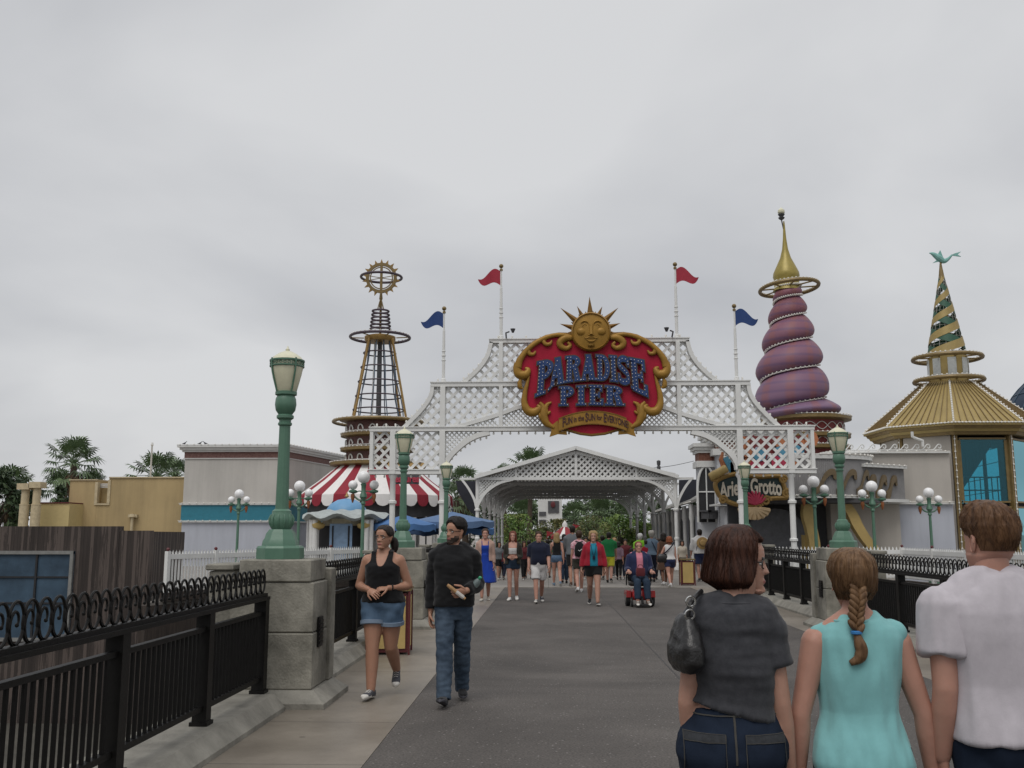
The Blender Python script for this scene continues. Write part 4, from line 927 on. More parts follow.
sgm.band(A, B, (0, .1, 0)); psn = thing('pavilion_sign', 'dark sign with red lettering above the striped awning', 'sign', (c.x, c.y, KZ(490)))
sgm.build('board', M_dgrey, psn, world=True, smooth=0)
vs, fs = text_mesh('Treasures', .44, .015, .02); m = MB(); m.add([(c.x + v[0] * .78 - .0, yk - 4.75 - v[2], KZ(484.6) + v[1] * .95) for v in vs], fs); m.build('lettering', pm('sign_rose', (.42, .04, .07), .5), psn, world=True, smooth=0)
m = MB()
for i in range(7):
    x = KX(405 + i * 5); m.lathe([(.05, 0), (.12, .1), (.09, .25), (.16, .35), (.05, .5)], 8, c=(x, yk - 4.6, KZ(480.5)))
m.build('gold_crest', M_gold, psn, world=True)
# drum and the open tower
tw = thing('sun_tower', 'open gold lattice tower with a spiked sun wheel on top, left of the arch', 'tower', (kc.x + .05, yk, 0))
tc_ = tw.location.x; ZT = lambda py: at(378, py, yk).z
pxm = yk / F * 1.01
M_rbrown = pm('drum_brown', (.075, .03, .026), .6, col2=(.13, .05, .042), scale=5)
m = MB(); m.lathe([(1.5, ZT(470)), (1.5, ZT(421))], 40); m.build('drum', M_rbrown, tw)
for py, r in ((465, 2.25), (450.7, 1.78), (436.5, 1.78)):
    m = MB(); m.lathe([(r - .35, ZT(py) - .13), (r, ZT(py) - .05), (r, ZT(py) + .08), (r - .3, ZT(py) + .12)], 48); rg = m.build('drum_moulding', M_dgold, tw)
    m = MB(); m.tube([(cos(a) * r, sin(a) * r, ZT(py) + .1) for a in [2 * pi * j / 40 for j in range(40)]], .008, 4, closed=True)
    for j in range(48): a = 2 * pi * j / 48; m.sphere((cos(a) * r, sin(a) * r, ZT(py) + .1), .035, 6, 4)
    m.build('bulb_string', M_bulb, rg)
for py in (458, 443.5, 429.5): # silver wave scrolls round the drum
    m = MB()
    for j in range(16):
        a = 2 * pi * j / 16; pts = []
        for i in range(15):
            u = i / 14; b = pi * (1 - u * 1.9); pts.append((a + (.10 - .1 * cos(b) * (1 - .5 * u)) - .1, ZT(py) - .12 + .22 * sin(max(0, b)) + (0 if b > 0 else .06 * sin(b))))
        m.tube([(cos(t) * 1.55, sin(t) * 1.55, z) for t, z in pts], .035, 5)
        m.tube([(cos(t) * 1.55, sin(t) * 1.55, ZT(py) - .17) for t in (a, a + .2, a + 2 * pi / 16)], .03, 4)
    m.build('wave_scroll', M_white2, tw)
def ringo(r, z, tr, mat, nm, n=48, par=None, bulbs=0):
    m = MB(); m.tube([(cos(a) * r, sin(a) * r, z) for a in [2 * pi * j / n for j in range(n)]], tr, 8, closed=True); o = m.build(nm, mat, par or tw)
    if bulbs:
        m = MB(); m.tube([(cos(2 * pi * j / n) * r, sin(2 * pi * j / n) * r, z + tr) for j in range(n)], .006, 4, closed=True)
        for j in range(bulbs): a = 2 * pi * j / bulbs; m.sphere((cos(a) * r, sin(a) * r, z + tr + .02), .035, 6, 4)
        m.build('bulb_string', M_bulb, o)
    return o
ringo(2.15, ZT(422.5), .075, M_dgold, 'ring', bulbs=44)
m = MB(); m.lathe([(1.62, ZT(423)), (1.85, ZT(421.5)), (1.85, ZT(420)), (1.6, ZT(419.6))], 40); m.build('deck', M_dgold, tw)
zb2, zt2 = ZT(420), ZT(340)
for i in range(4):
    a = pi / 4 + i * pi / 2 + .25; m = MB(); m.bar((cos(a) * 1.72, sin(a) * 1.72, zb2), (cos(a) * .78, sin(a) * .78, zt2), .08, .08); lg = m.build('leg', M_gold, tw, smooth=0)
M_tblue = pm('steel_blue', (.08, .115, .16), .5); M_tbrown = pm('ring_purple', (.06, .04, .055), .5)
for u, nm in ((.12, 0), (.29, 0), (.47, 0), (.65, 0), (.83, 0)):
    ringo(lerp(1.30, .68, u), lerp(zb2, zt2, u), .034, M_tbrown, 'hoop', 32)
m = MB()
for i in range(10):
    a = 2 * pi * i / 10 + .2; m.tube([(cos(a) * lerp(1.2, .55, u) * (1 + .06 * sin(u * 9 + i)), sin(a) * lerp(1.2, .55, u) * (1 + .06 * sin(u * 9 + i)), lerp(zb2, zt2, u)) for u in [j / 8 for j in range(9)]], .028, 5)
m.build('cage_rods', M_tblue, tw)
m = MB(); m.lathe([(.13, zb2), (.11, zt2)], 12); m.build('mast', M_dgrey, tw)
m = MB(); m.tube([(-.35, .1, zb2), (-.25, .1, zt2)], .05, 6); m.build('ladder', M_white2, tw)
m = MB(); m.lathe([(.70, ZT(342)), (.76, ZT(340)), (.76, ZT(337)), (.5, ZT(335.5))], 24); m.build('collar', M_gold, tw)
ringo(1.45, ZT(337.5), .07, M_tbrown, 'ring', bulbs=36)
m = MB()
for i in range(6): a = 2 * pi * i / 6; m.tube([(cos(a) * .8, sin(a) * .8, ZT(338)), (cos(a) * 1.42, sin(a) * 1.42, ZT(337.5))], .03, 5)
m.build('spokes', M_dgold, tw)
for py, r in ((329.5, .50), (326, .48), (322.3, .46), (318.7, .44), (315, .42), (311.3, .40)): ringo(r, ZT(py), .05, M_tbrown, 'spring_hoop', 28)
m = MB(); m.lathe([(.06, ZT(334)), (.06, ZT(300)), (.09, ZT(299)), (.03, ZT(288))], 8)
for i in range(4): a = pi / 4 + i * pi / 2; m.tube([(cos(a) * .2, sin(a) * .2, ZT(310)), (0, 0, ZT(297))], .02, 5)
m.build('mast', M_dgold, tw)
zc_, rw = ZT(278), .69
m = MB(); A = [(cos(2 * pi * j / 40) * (rw + .08), -.05, zc_ + sin(2 * pi * j / 40) * (rw + .08)) for j in range(41)]; B = [(cos(2 * pi * j / 40) * (rw - .07), -.05, zc_ + sin(2 * pi * j / 40) * (rw - .07)) for j in range(41)]; m.band(A, B, (0, .1, 0)); m.box(-.06, .06, -.045, .045, zc_ - rw, zc_ + rw)
m.tube([(cos(a) * rw * .8, 0, zc_ + sin(a) * rw * .8) for a in [2 * pi * j / 32 for j in range(32)]], .03, 6, closed=True)
for a in (.35, pi - .35): m.tube([(cos(a) * rw, 0, zc_ + sin(a) * rw * .5), (-cos(a) * rw, 0, zc_ - sin(a) * rw * .5)], .02, 5)
wheel = m.build('sun_wheel', M_dgold, tw, smooth=40)
for i in range(18):
    a = 2 * pi * i / 18 + pi / 18 * (0) + pi / 2; da = .10; p = lambda r, b: (cos(b) * r, zc_ + sin(b) * r)
    m = MB(); m.prism([p(rw + .07, a - da), p(rw + .07, a + da), p(rw + .27, a)], -.03, .03); m.build('spike', M_gold, wheel, smooth=0)
o_ = ringo(1.0, zc_ + .03, .065, M_tbrown, 'orbit_ring')

# ---------------------------------------------------------------- blue domed booth
yb = 35.0; bc = at(346, 530, yb); BZ = lambda py: at(346, py, yb).z; bk = yb / F
booth = thing('ticket_booth', 'small booth with a wavy grey eave and a light blue dome', 'booth', (bc.x, yb, 0))
M_dome = pm('dome_blue', (.13, .30, .50), .5, var=.08); M_bgrey = pm('booth_grey', (.33, .36, .35), .6); M_bblue = pm('booth_blue', (.20, .30, .44), .6); M_cream = pm('cream_paint', (.42, .38, .27), .6)
m = MB(); m.lathe([(20 * bk, BZ(513)), (19.5 * bk, BZ(509)), (16 * bk, BZ(504)), (9 * bk, BZ(500)), (.05, BZ(498.5))], 32); m.build('dome', M_dome, booth)
m = MB(); m.lathe([(.01, BZ(498)), (.09, BZ(496.5)), (.05, BZ(495)), (.01, BZ(492))], 10); m.build('finial', M_gold, booth)
A, B = [], []
n = 64
m = MB(); R = []
for r, dz in ((39, 6), (43, 3.0), (40, 1.2), (30, -1.5), (22, -4), (12, -5)): R.append([V((cos(2 * pi * j / n) * r * bk, sin(2 * pi * j / n) * r * bk, BZ(514 + dz * .9) + .09 * cos(8 * 2 * pi * j / n) * (1 if dz > 0 else .3))) for j in range(n)])
m.rings(R); m.build('eave', M_bgrey, booth)
for a in [pi / 4 + i * pi / 2 for i in range(4)] + [-pi / 2 - .95, -pi / 2 + .95]:
    m = MB(); m.lathe([(.16, 0), (.16, .3), (.11, .4), (.10, BZ(521)), (.14, BZ(520))], 12, c=(cos(a) * 35 * bk, sin(a) * 35 * bk, 0)); m.build('column', M_white2, booth)
m = MB(); m.lathe([(24 * bk, 0), (24 * bk, BZ(519))], 8, a0=pi / 8); m.build('kiosk_body', M_cream, booth, smooth=0)
m = MB(); xw = 11 * bk; m.box(-xw, xw, -24 * bk * cos(pi / 8) - .06, -24 * bk * cos(pi / 8) - .004, .6, BZ(524)); m.build('shutter', M_bblue, booth, smooth=0)
for s in (-1, 1):
    Mx = rotz(s * pi / 4); m = MB(); m.box(-.45, .45, -24 * bk * cos(pi / 8) - .03, -24 * bk * cos(pi / 8) - .004, .2, BZ(526), M=Mx); m.build('doorway', M_dark, booth, smooth=0)
    m = MB(); m.lathe([(.02, .0), (.2, .08), (.24, .2), (.08, .28), (.02, .45)], 14, c=(s * 22 * bk, -24 * bk, BZ(530))); m.build('lantern', M_yel, booth)

# ---------------------------------------------------------------- blue parasols with tables
M_par = pm('parasol_blue', (.055, .145, .33), .75, var=.12, scale=2); M_par2 = pm('parasol_deep', (.028, .06, .13), .8)
def parasol(px, ptop, pe, wpx, Y, lab, mat):
    c = at(px, 530, Y); zt = at(px, ptop, Y).z; ze = at(px, pe, Y).z; r = wpx / 2 * Y / F
    t = thing('parasol', lab, 'parasol', (c.x, Y, 0), random.random(), 'blue parasols')
    m = MB(); n = 48; R = []
    for u in (0.02, .3, .65, 1):
        R.append([V((cos(a) * r * u * (1 - .05 * u * abs(sin(4 * a))), sin(a) * r * u * (1 - .05 * u * abs(sin(4 * a))), lerp(zt, ze, u ** .9) - .1 * u * u * abs(sin(4 * a)) * .5)) for a in [2 * pi * j / n for j in range(n)]])
    R.append([p + V((0, 0, -.2 - .04 * (j % 6 > 2))) * 1 for j, p in enumerate(R[-1])]); m.rings(R, cap=False); m.build('canopy', mat, t, smooth=30)
    m = MB(); m.lathe([(.3, 0), (.3, .06), (.035, .1), (.03, zt + .06), (.05, zt + .1), (.01, zt + .16)], 12); m.build('pole', M_dgrey, t)
    m = MB(); m.lathe([(.55, .72), (.55, .76)], 20); m.lathe([(.04, .1), (.04, .72)], 8); m.build('table', M_dgrey, t)
    return t
parasol(404, 514.5, 524, 66, 35, 'pale blue parasol at the left of the cluster under the striped awning', M_par)
parasol(452, 511.5, 521, 84, 37, 'wide grey-blue parasol in the middle of the cluster', pm('parasol_greyblue', (.09, .155, .28), .8, var=.1))
parasol(470, 519, 528, 48, 38.5, 'bright blue parasol at the right of the cluster, above the woman in the blue dress', M_par)
parasol(426, 520, 529, 60, 39, 'dark navy parasol deep in the cluster behind the man in the hoodie', M_par2)
# ================================================================ right side
M_gw = pm('right_stucco', (.43, .40, .36), .85, var=.06, scale=.7, bump=.12, bscale=50, streak=.15)
M_gold2 = pm('gold_roof', (.31, .228, .08), .5, var=.14, scale=2, metal=.15); M_goldr = pm('gold_seam', (.16, .105, .035), .5)
# ---------------------------------------------------------------- round pavilion with the gold roof
yr = 36.0
rc_ = at(953, 440, yr)
RX, RZ = (lambda px: at(px, 480, yr).x), (lambda py: at(950, py, yr).z)
pav = thing('glass_pavilion', 'round pavilion with blue glass, ribbed gold roof and a striped spire', 'pavilion', (rc_.x, yr, 0))
kp = yr / F * 1.015
rot0 = -pi / 2 - atan2(rc_.x, yr) + .02     # one corner points at the bridge
def oct_(r, z, n=8, da=0): return [V((cos(rot0 + da + 2 * pi * j / n) * r, sin(rot0 + da + 2 * pi * j / n) * r, z)) for j in range(n)]
Re, Rw = 81 * kp, 64 * kp
zE = at(950, 420.5, yr - Re).z
zRt = RZ(385)
m = MB(); m.rings([oct_(Re, zE), oct_(27 * kp, zRt)]); roof = m.build('roof', M_gold2, pav, smooth=0)
for f in range(8):       # standing seams and bulbs on the hips
    a, b = oct_(Re, zE + .01)[f], oct_(Re, zE + .01)[(f + 1) % 8]; c, d = oct_(27 * kp, zRt + .01)[f], oct_(27 * kp, zRt + .01)[(f + 1) % 8]
    m = MB()
    for j in range(1, 10):
        u = j / 10; lo_, hi_ = a.lerp(b, u), c.lerp(d, u); m.bar(lo_, hi_, .022, .05)
    m.build('roof_seams', M_goldr, roof, smooth=0)
    m = MB(); m.tube([a, c], .03, 5); n_ = 18
    for j in range(n_): m.sphere(a.lerp(c, (j + .5) / n_) + V((0, 0, .05)), .038, 6, 4)
    m.build('bulb_string', M_bulb, roof)
for i, (r0, z0_, r1, z1_, mt) in enumerate(((Re + .02, -.12, Re + .02, .0, M_gold2), (Re - .12, -.22, Re - .06, -.125, M_dgold), (Re - .22, -.32, Re - .16, -.225, M_gold2), (Re - .34, -.42, Re - .27, -.325, M_dgold))):
    m = MB(); m.rings([oct_(r0, zE + z0_), oct_(r1, zE + z1_)]); m.build('eave_moulding', mt, pav, smooth=0)
for f in range(8):
    a, b = oct_(Re + .05, zE - .03)[f], oct_(Re + .05, zE - .03)[(f + 1) % 8]; m = MB(); m.tube([a, b], .012, 4)
    for j in range(20): m.sphere(a.lerp(b, (j + .5) / 20), .036, 6, 4)
    m.build('bulb_string', M_bulb, pav)
zW = zE - .42
def tinted(name, tint, gl):
    m = bpy.data.materials.new(name); N, L = nt(m); out = N['Material Output']; N.remove(N['Principled BSDF'])
    tr = N.new('ShaderNodeBsdfTransparent'); tr.inputs[0].default_value = (*tint, 1); g_ = N.new('ShaderNodeBsdfGlossy'); g_.inputs['Color'].default_value = (.30, .60, .68, 1); g_.inputs['Roughness'].default_value = .02
    fr = N.new('ShaderNodeFresnel'); fr.inputs['IOR'].default_value = 1.6; mx_ = N.new('ShaderNodeMixShader'); ad = N.new('ShaderNodeMath'); ad.operation = 'ADD'; ad.inputs[1].default_value = gl; ad.use_clamp = True
    L.new(fr.outputs[0], ad.inputs[0]); L.new(ad.outputs[0], mx_.inputs[0]); L.new(tr.outputs[0], mx_.inputs[1]); L.new(g_.outputs[0], mx_.inputs[2]); L.new(mx_.outputs[0], out.inputs['Surface'])
    return m
M_tint = tinted('blue_tinted_glass', (.44, .76, .83), .035)
W8 = oct_(Rw, 0)
zM = at(980, 505, yr - Rw * .7).z
for f in range(8):
    a, b = W8[f], W8[(f + 1) % 8]; solid = f in (6, 7, 5)       # facets left of the front corner are stucco
    ang = atan2((b - a).y, (b - a).x)
    m = MB(); m.box(-.09, .09, -.09, .09, 0, zW, M=Matrix.Translation(a) @ rotz(ang - pi / 8)); m.build('corner_post', M_dgold, pav, smooth=0)
    if f == 0 or f == 1 or f == 7:
        m = MB()
        for j in range(int(zW / .22)): m.sphere(a * 1.05 + V((0, 0, .2 + j * .22)), .035, 6, 4)
        m.tube([a * 1.045, a * 1.045 + V((0, 0, zW))], .012, 4); m.build('bulb_string', M_bulb, pav)
    u = (b - a).normalized(); n_ = V((u.y, -u.x, 0))
    if solid:
        m = MB(); m.bar(a + u * .1 + V((0, 0, zW / 2)), b - u * .1 + V((0, 0, zW / 2)), .2, zW - .01); m.build('stucco_panel', M_gw, pav, smooth=0)
    else:
        for z0_, z1_ in ((.5, zM - .09), (zM + .09, zW - .12)):
            m = MB(); p0, p1 = a + u * .12, b - u * .12; mz_ = (z0_ + z1_) / 2; m.bar(p0 + V((0, 0, mz_)), p1 + V((0, 0, mz_)), .03, z1_ - z0_); wpan = m.build('window_pane', M_tint, pav, smooth=0)
            m = MB()
            for zz in (z0_, z1_): m.bar(p0 + V((0, 0, zz)), p1 + V((0, 0, zz)), .13, .06)
            for q_p in (p0, p1): m.bar(q_p + V((0, 0, z0_ + .05)), q_p + V((0, 0, z1_ - .05)), .06, .13, up=(u.x, u.y, 0))
            m.build('window_frame', M_dgold, pav, smooth=0)
        m = MB(); m.bar(a + u * .12 + V((0, 0, .22)), b - u * .12 + V((0, 0, .22)), .2, .42); m.build('sill_wall', M_gw, pav, smooth=0)
# inside: floors, a stair flight, railings, dark ceiling
m = MB(); m.rings([oct_(Rw - .2, zW - .18), oct_(Rw - .2, zW - .05)]); m.build('ceiling', M_dgrey, pav, smooth=0)
m = MB(); m.rings([oct_(Rw - .2, zM - .07), oct_(Rw - .2, zM + .05)]); m.build('upper_floor', M_dgrey, pav, smooth=0)
f0, f1 = W8[0] * .80, W8[1] * .80; fu = (f1 - f0).normalized(); fn = V((fu.y, -fu.x, 0)); fl_ = (f1 - f0).length
def fp_(u, z): return f0 + fu * (fl_ * u) + V((0, 0, z))
hW = zW - zM
tri = [fp_(.0, zM + .12 * hW), fp_(.85, zM + .86 * hW), fp_(.85, zM + .93 * hW), fp_(.0, zM + .93 * hW)]
m = MB(); m.rings([[p for p in tri], [p - fn * .7 for p in tri]])
for j in range(9): c = fp_(.09 * j + .05, zM + hW * (.21 + .078 * j)) + fn * .02; m.bar(c + V((0, 0, -.0)), c + fn * .02 + V((.0, 0, .9 - .08 * j)), .03, .03)
m.build('stair_flight', pm('stair_steel', (.012, .018, .026), .6), pav, smooth=0)
m = MB()
for dz in (.5, .95): m.tube([W8[0] * .85 + V((0, 0, zM + dz)), W8[1] * .85 + V((0, 0, zM + dz)), W8[2] * .85 + V((0, 0, zM + dz))], .025, 5)
for j in range(9): p = (W8[0] * .85).lerp(W8[1] * .85, j / 8); m.tube([p + V((0, 0, zM)), p + V((0, 0, zM + .95))], .02, 5)
for q in range(5): m.tube([W8[0] * .5 + V((0, 0, zM + .3 + q * .45)), W8[1] * .8 + V((0, 0, zM + .5 + q * .5))], .012, 4)
m.tube([W8[0] * .6 + V((0, 0, zM)), W8[0] * .6 + V((0, 0, zW - .2))], .05, 6); m.tube([W8[1] * .55 + V((0, 0, 0)), W8[1] * .55 + V((0, 0, zW - .2))], .07, 6)
m.build('inner_railing', M_dgrey, pav)
# cupola, rings, spire
m = MB(); m.lathe([(18 * kp, zRt - .05), (18 * kp, RZ(357.5))], 16, a0=rot0); cup = m.build('cupola', M_gold2, pav, smooth=0)
for j in range(8):
    a = rot0 + pi / 16 + 2 * pi * (2 * j) / 16; m = MB(); m.box(18 * kp * cos(pi / 16) + .003, 18 * kp * cos(pi / 16) + .03, -.15, .15, RZ(377), RZ(360), M=rotz(a)); m.build('cupola_pane', pm('pale_pane', (.45, .47, .46), .3), cup, smooth=0)
for py in (381, 358.5):
    m = MB(); r = 31.5 * kp; n = 48; m.tube([(cos(2 * pi * j / n) * r, sin(2 * pi * j / n) * r, RZ(py)) for j in range(n)], .075, 8, closed=True)
    for j in range(8): a = 2 * pi * j / 8; m.tube([(cos(a) * 17 * kp, sin(a) * 17 * kp, RZ(py)), (cos(a) * r, sin(a) * r, RZ(py))], .03, 5)
    rg = m.build('ring', M_dgold, pav); m = MB(); m.tube([(cos(2 * pi * j / n) * r, sin(2 * pi * j / n) * r, RZ(py) + .075) for j in range(n)], .008, 4, closed=True)
    for j in range(44): a = 2 * pi * j / 44; m.sphere((cos(a) * r, sin(a) * r, RZ(py) + .09), .036, 6, 4)
    m.build('bulb_string', M_bulb, rg)
zs0, zs1 = RZ(357), RZ(266); rs = 18.5 * kp
M_sgreen = pm('spire_green', (.02, .085, .05), .5); M_wire = pm('spire_wire', (.4, .4, .36), .5)
for k_, (mt, off, sgn, wd, turns, nm, rr) in enumerate(((M_gold2, 0, 1, .42, 2.6, 'gold_band', 1.0), (M_gold2, pi, 1, .42, 2.6, 'gold_band', 1.0), (M_sgreen, 1.2, -1, .42, 2.6, 'green_band', .975), (M_sgreen, 1.2 + pi, -1, .42, 2.6, 'green_band', .975))):
    m = MB(); A, B = [], []; n = 110
    for i in range(n + 1):
        u = i / n; uu = u; a = off + sgn * 2 * pi * turns * (1 - (1 - uu) ** 1.0) ; w_ = .098 * (1 - .35 * u)
        for L_, z in ((A, uu - w_ / 2), (B, uu + w_ / 2)):
            z = min(max(z, 0), 1); r = rs * (1 - z) * rr + .02; L_.append(V((cos(a) * r, sin(a) * r, lerp(zs0, zs1, z))))
    m.rings([[p, q_, q_ * 1.0 + V((-q_.x * .03, -q_.y * .03, 0)), p + V((-p.x * .03, -p.y * .03, 0))] for p, q_ in zip(A, B)]); m.build(nm, mt, pav, smooth=60)
m = MB()
for j in range(16): a = 2 * pi * j / 16; m.tube([(cos(a) * rs * .95, sin(a) * rs * .95, zs0), (cos(a) * .02, sin(a) * .02, zs1)], .006, 4)
for j in range(1, 24): u = j / 24; r = rs * .95 * (1 - u); m.tube([(cos(2 * pi * i / 16) * r, sin(2 * pi * i / 16) * r, lerp(zs0, zs1, u)) for i in range(16)], .005, 4, closed=True)
m.build('spire_cage', M_wire, pav)
m = MB(); m.lathe([(.12, zs1 - .5), (.03, zs1 + .15)], 8); m.build('spire_tip', M_dgold, pav)
# leaping fish weathervane in pale verdigris
fv = thing('weathervane', 'pale green leaping fish weathervane on the tip of the striped spire', 'weathervane', (rc_.x, yr, zs1 + .1))
M_vg = pm('pale_verdigris', (.20, .42, .38), .6, var=.2)
m = MB(); bp_ = spline([(-.40, .30), (-.26, .26), (-.05, .10), (.12, -.02), (.30, .06), (.46, .22)], 6); rr = [r[0] for r in spline([(.01,), (.07,), (.12,), (.10,), (.06,), (.03,)], 6)]
m.tube([(x, 0, z + .12) for x, z in bp_], rr, 10); m.prism([(.44, .33), (.52, .38), (.80, .46), (.66, .34), (.78, .26), (.52, .30)], -.025, .025); m.prism([(-.12, .3), (.02, .52), (.12, .2)], -.02, .02); m.prism([(-.1, .16), (-.3, .02), (.02, .1)], -.02, .02)
m.build('fish', M_vg, fv); m = MB(); m.tube([(.0, 0, -.1), (.05, 0, .15)], .03, 6); m.build('spindle', M_dgold, fv)

# ---------------------------------------------------------------- low white wing, with wave cresting and light strings
yq = 33.1
QX, QZ = (lambda px, y=yq: at(px, 480, y).x), (lambda py, y=yq: at(900, py, y).z)
wing = thing('low_wing', 'low pale stucco wing with wave cresting between the fascia and the glass pavilion', 'building', (QX(890), yq, 0))
xa, xb = QX(826), QX(951)
m = MB(); m.box(xa, xb, yq, yq + 5, QZ(503), QZ(453.5)); m.build('upper_wall', M_gw, wing, world=True, smooth=0)
m = MB(); m.box(xa, QX(894), yq - .35, yq + 5, -.5, QZ(504.5)); m.build('lower_wall', M_gw, wing, world=True, smooth=0)
m = MB(); m.box(QX(894) + .004, xb, yq - .02, yq + 5, -.5, QZ(504.5)); m.build('lower_wall', M_lilac, wing, world=True, smooth=0)
m = MB(); m.box(xa - .1, xb, yq - .12, yq + 5, QZ(453.4), QZ(452)); m.box(xa, QX(894), yq - .45, yq, QZ(504.4), QZ(502.8)); m.box(QX(894), xb, yq - .14, yq, QZ(504.4), QZ(502.8)); m.build('moulding', M_white2, wing, world=True, smooth=0)
m = MB(); bulb_row(m, (xa, yq - .1, QZ(451.5)), (xb, yq - .1, QZ(451.5)), .3); m.build('bulb_string', M_bulb, wing, world=True)
m = MB(); bulb_row(m, (QX(880), yq - .4, QZ(502)), (xb, yq - .16, QZ(502)), .3); m.build('bulb_string', M_bulb, wing, world=True)
m = MB(); st = .37; n = int((xb - QX(845)) / st)
for j in range(n):
    x = QX(845) + j * st; zz = QZ(451.4); pts = [(x + a_ * .72, zz + b_ * .72) for a_, b_ in ((0, .05), (.14, .10), (.27, .24), (.36, .33), (.46, .30), (.47, .19), (.39, .15), (.35, .22))]
    m.tube([(a, yq + .05, b) for a, b in spline(pts, 4)], .02, 5); m.tube([(x, yq + .05, zz + .05), (x + st, yq + .05, zz + .05)], .02, 5)
m.build('wave_cresting', M_white2, wing, world=True)
m = MB(); zb_p = QZ(434); m.tube([(QX(914), yq - .1, QZ(432)), (QX(914), yq - .1, QZ(437)), (QX(918), yq - .1, QZ(439)), (QX(924), yq - .1, QZ(441)), (QX(924), yq - .1, QZ(447))], .05, 8); m.build('downpipe', M_white2, wing, world=True)

# ---------------------------------------------------------------- corrugated grey fascia with gold waves
yf = 32.3; FXc = at(797, 480, yf).x; FZ = lambda py: at(830, py, yf - 1.2).z
fas = thing('wave_fascia', 'curved corrugated grey fascia with gold waves over a dark entrance recess', 'building', (FXc, yf, 0))
M_corr = pm('corrugated_grey', (.23, .225, .225), .6, var=.1)
Rf = 70 / F * yf
m = MB(); n = 240; zt_, zb_ = FZ(459), FZ(495)
for r_, flip in ((Rf, 0),):
    ang = [lerp(-pi * 1.0, 0.10, i / n) for i in range(n + 1)]
    pr = [(cos(a) * (r_ + (.03 if i % 2 else 0)), sin(a) * (r_ + (.03 if i % 2 else 0)) * .62) for i, a in enumerate(ang)]
    m.rings([[V((x, y, zb_)) for x, y in pr], [V((x, y, zt_)) for x, y in pr]], cap=False, closed=False)
m.build('corrugated_drum', M_corr, fas, smooth=20)
m = MB(); top = [(cos(a) * (Rf + .1), sin(a) * (Rf + .1) * .62) for a in [lerp(-pi, 0.1, i / 40) for i in range(41)]]; m.slab(top + [(Rf * .9, 1.5), (-Rf * .9, 1.5)], zt_, zt_ + .12); m.slab(top + [(Rf * .9, 1.5), (-Rf * .9, 1.5)], zb_ - .1, zb_); m.build('fascia_edge', M_white2, fas, smooth=20)
m = MB()
for zz in (zt_ + .15, zb_ - .02):
    pp = [V((cos(a) * (Rf + .12), sin(a) * (Rf + .12) * .62, zz)) for a in [lerp(-pi, 0.1, i / 60) for i in range(61)]]; m.tube(pp, .008, 4)
    for p in pp[::2]: m.sphere(p, .036, 6, 4)
m.build('bulb_string', M_bulb, fas)
p0, p1 = V((QX(862, 31.3) - FXc, 31.4 - yf, 0)), V((QX(904, 32.6) - FXc, 32.6 - yf, 0))
u = (p1 - p0).normalized(); n_ = V((u.y, -u.x, 0)); L_ = (p1 - p0).length
za, zb2_ = at(880, 468, 32).z, at(880, 499, 32).z
m = MB(); k = 70; pr = [p0 + u * L_ * i / k + n_ * (.03 if i % 2 else 0) for i in range(k + 1)]; m.rings([[p + V((0, 0, zb2_)) for p in pr], [p + V((0, 0, za)) for p in pr]], cap=False, closed=False); m.build('corrugated_side', M_corr, fas, smooth=20)
m = MB(); m.bar(p0 + V((0, 0, za + .05)), p1 + V((0, 0, za + .05)), .3, .1); m.bar(p0 + V((0, 0, zb2_ - .05)), p1 + V((0, 0, zb2_ - .05)), .3, .1); m.build('fascia_edge', M_white2, fas, smooth=0)
m = MB(); bulb_row(m, p0 + n_ * .16 + V((0, 0, za + .1)), p1 + n_ * .16 + V((0, 0, za + .1)), .25); m.build('bulb_string', M_bulb, fas)
M_wav = pm('dull_bronze', (.13, .092, .045), .5, var=.2)
# big gold waves applied to the fascia
def wave_pts(s=1.): return [(0, 0), (.35, .25), (.6, .75), (.85, 1.0), (1.1, .98), (1.2, .8), (1.1, .68), (1.0, .74)]
for j in range(5):
    a0_ = -1.55 + j * .34; m = MB(); A, B = [], []
    for i, (x, z) in enumerate(spline(wave_pts(), 6)):
        tt = i / 42; a = a0_ + x * .30; w_ = lerp(.20, .05, min(1, tt)) 
        P_o = V((cos(a) * (Rf + .07), sin(a) * (Rf + .07) * .62, FZ(489) + z * .62)); A.append(P_o); B.append(P_o - V((0, 0, w_ + .07)) + V((cos(a0_ + (x + .1) * .30), sin(a0_ + (x + .1) * .30) * .62, 0)) * .0)
    m.band(A, B, (0, -.06, 0)); m.build('gold_wave', M_wav, fas, smooth=40)
for j in range(3):
    m = MB(); A, B = [], []
    for i, (x, z) in enumerate(spline(wave_pts(), 6)):
        tt = i / 42; p = p0 + u * (.08 + j * .52 + x * .46) + n_ * .06 + V((0, 0, at(880, 492, 32).z + z * .55)); A.append(p); B.append(p - V((0, 0, lerp(.26, .06, tt) + .08)))
    m.band(A, B, n_ * .05); m.build('gold_wave', M_wav, fas, smooth=40)
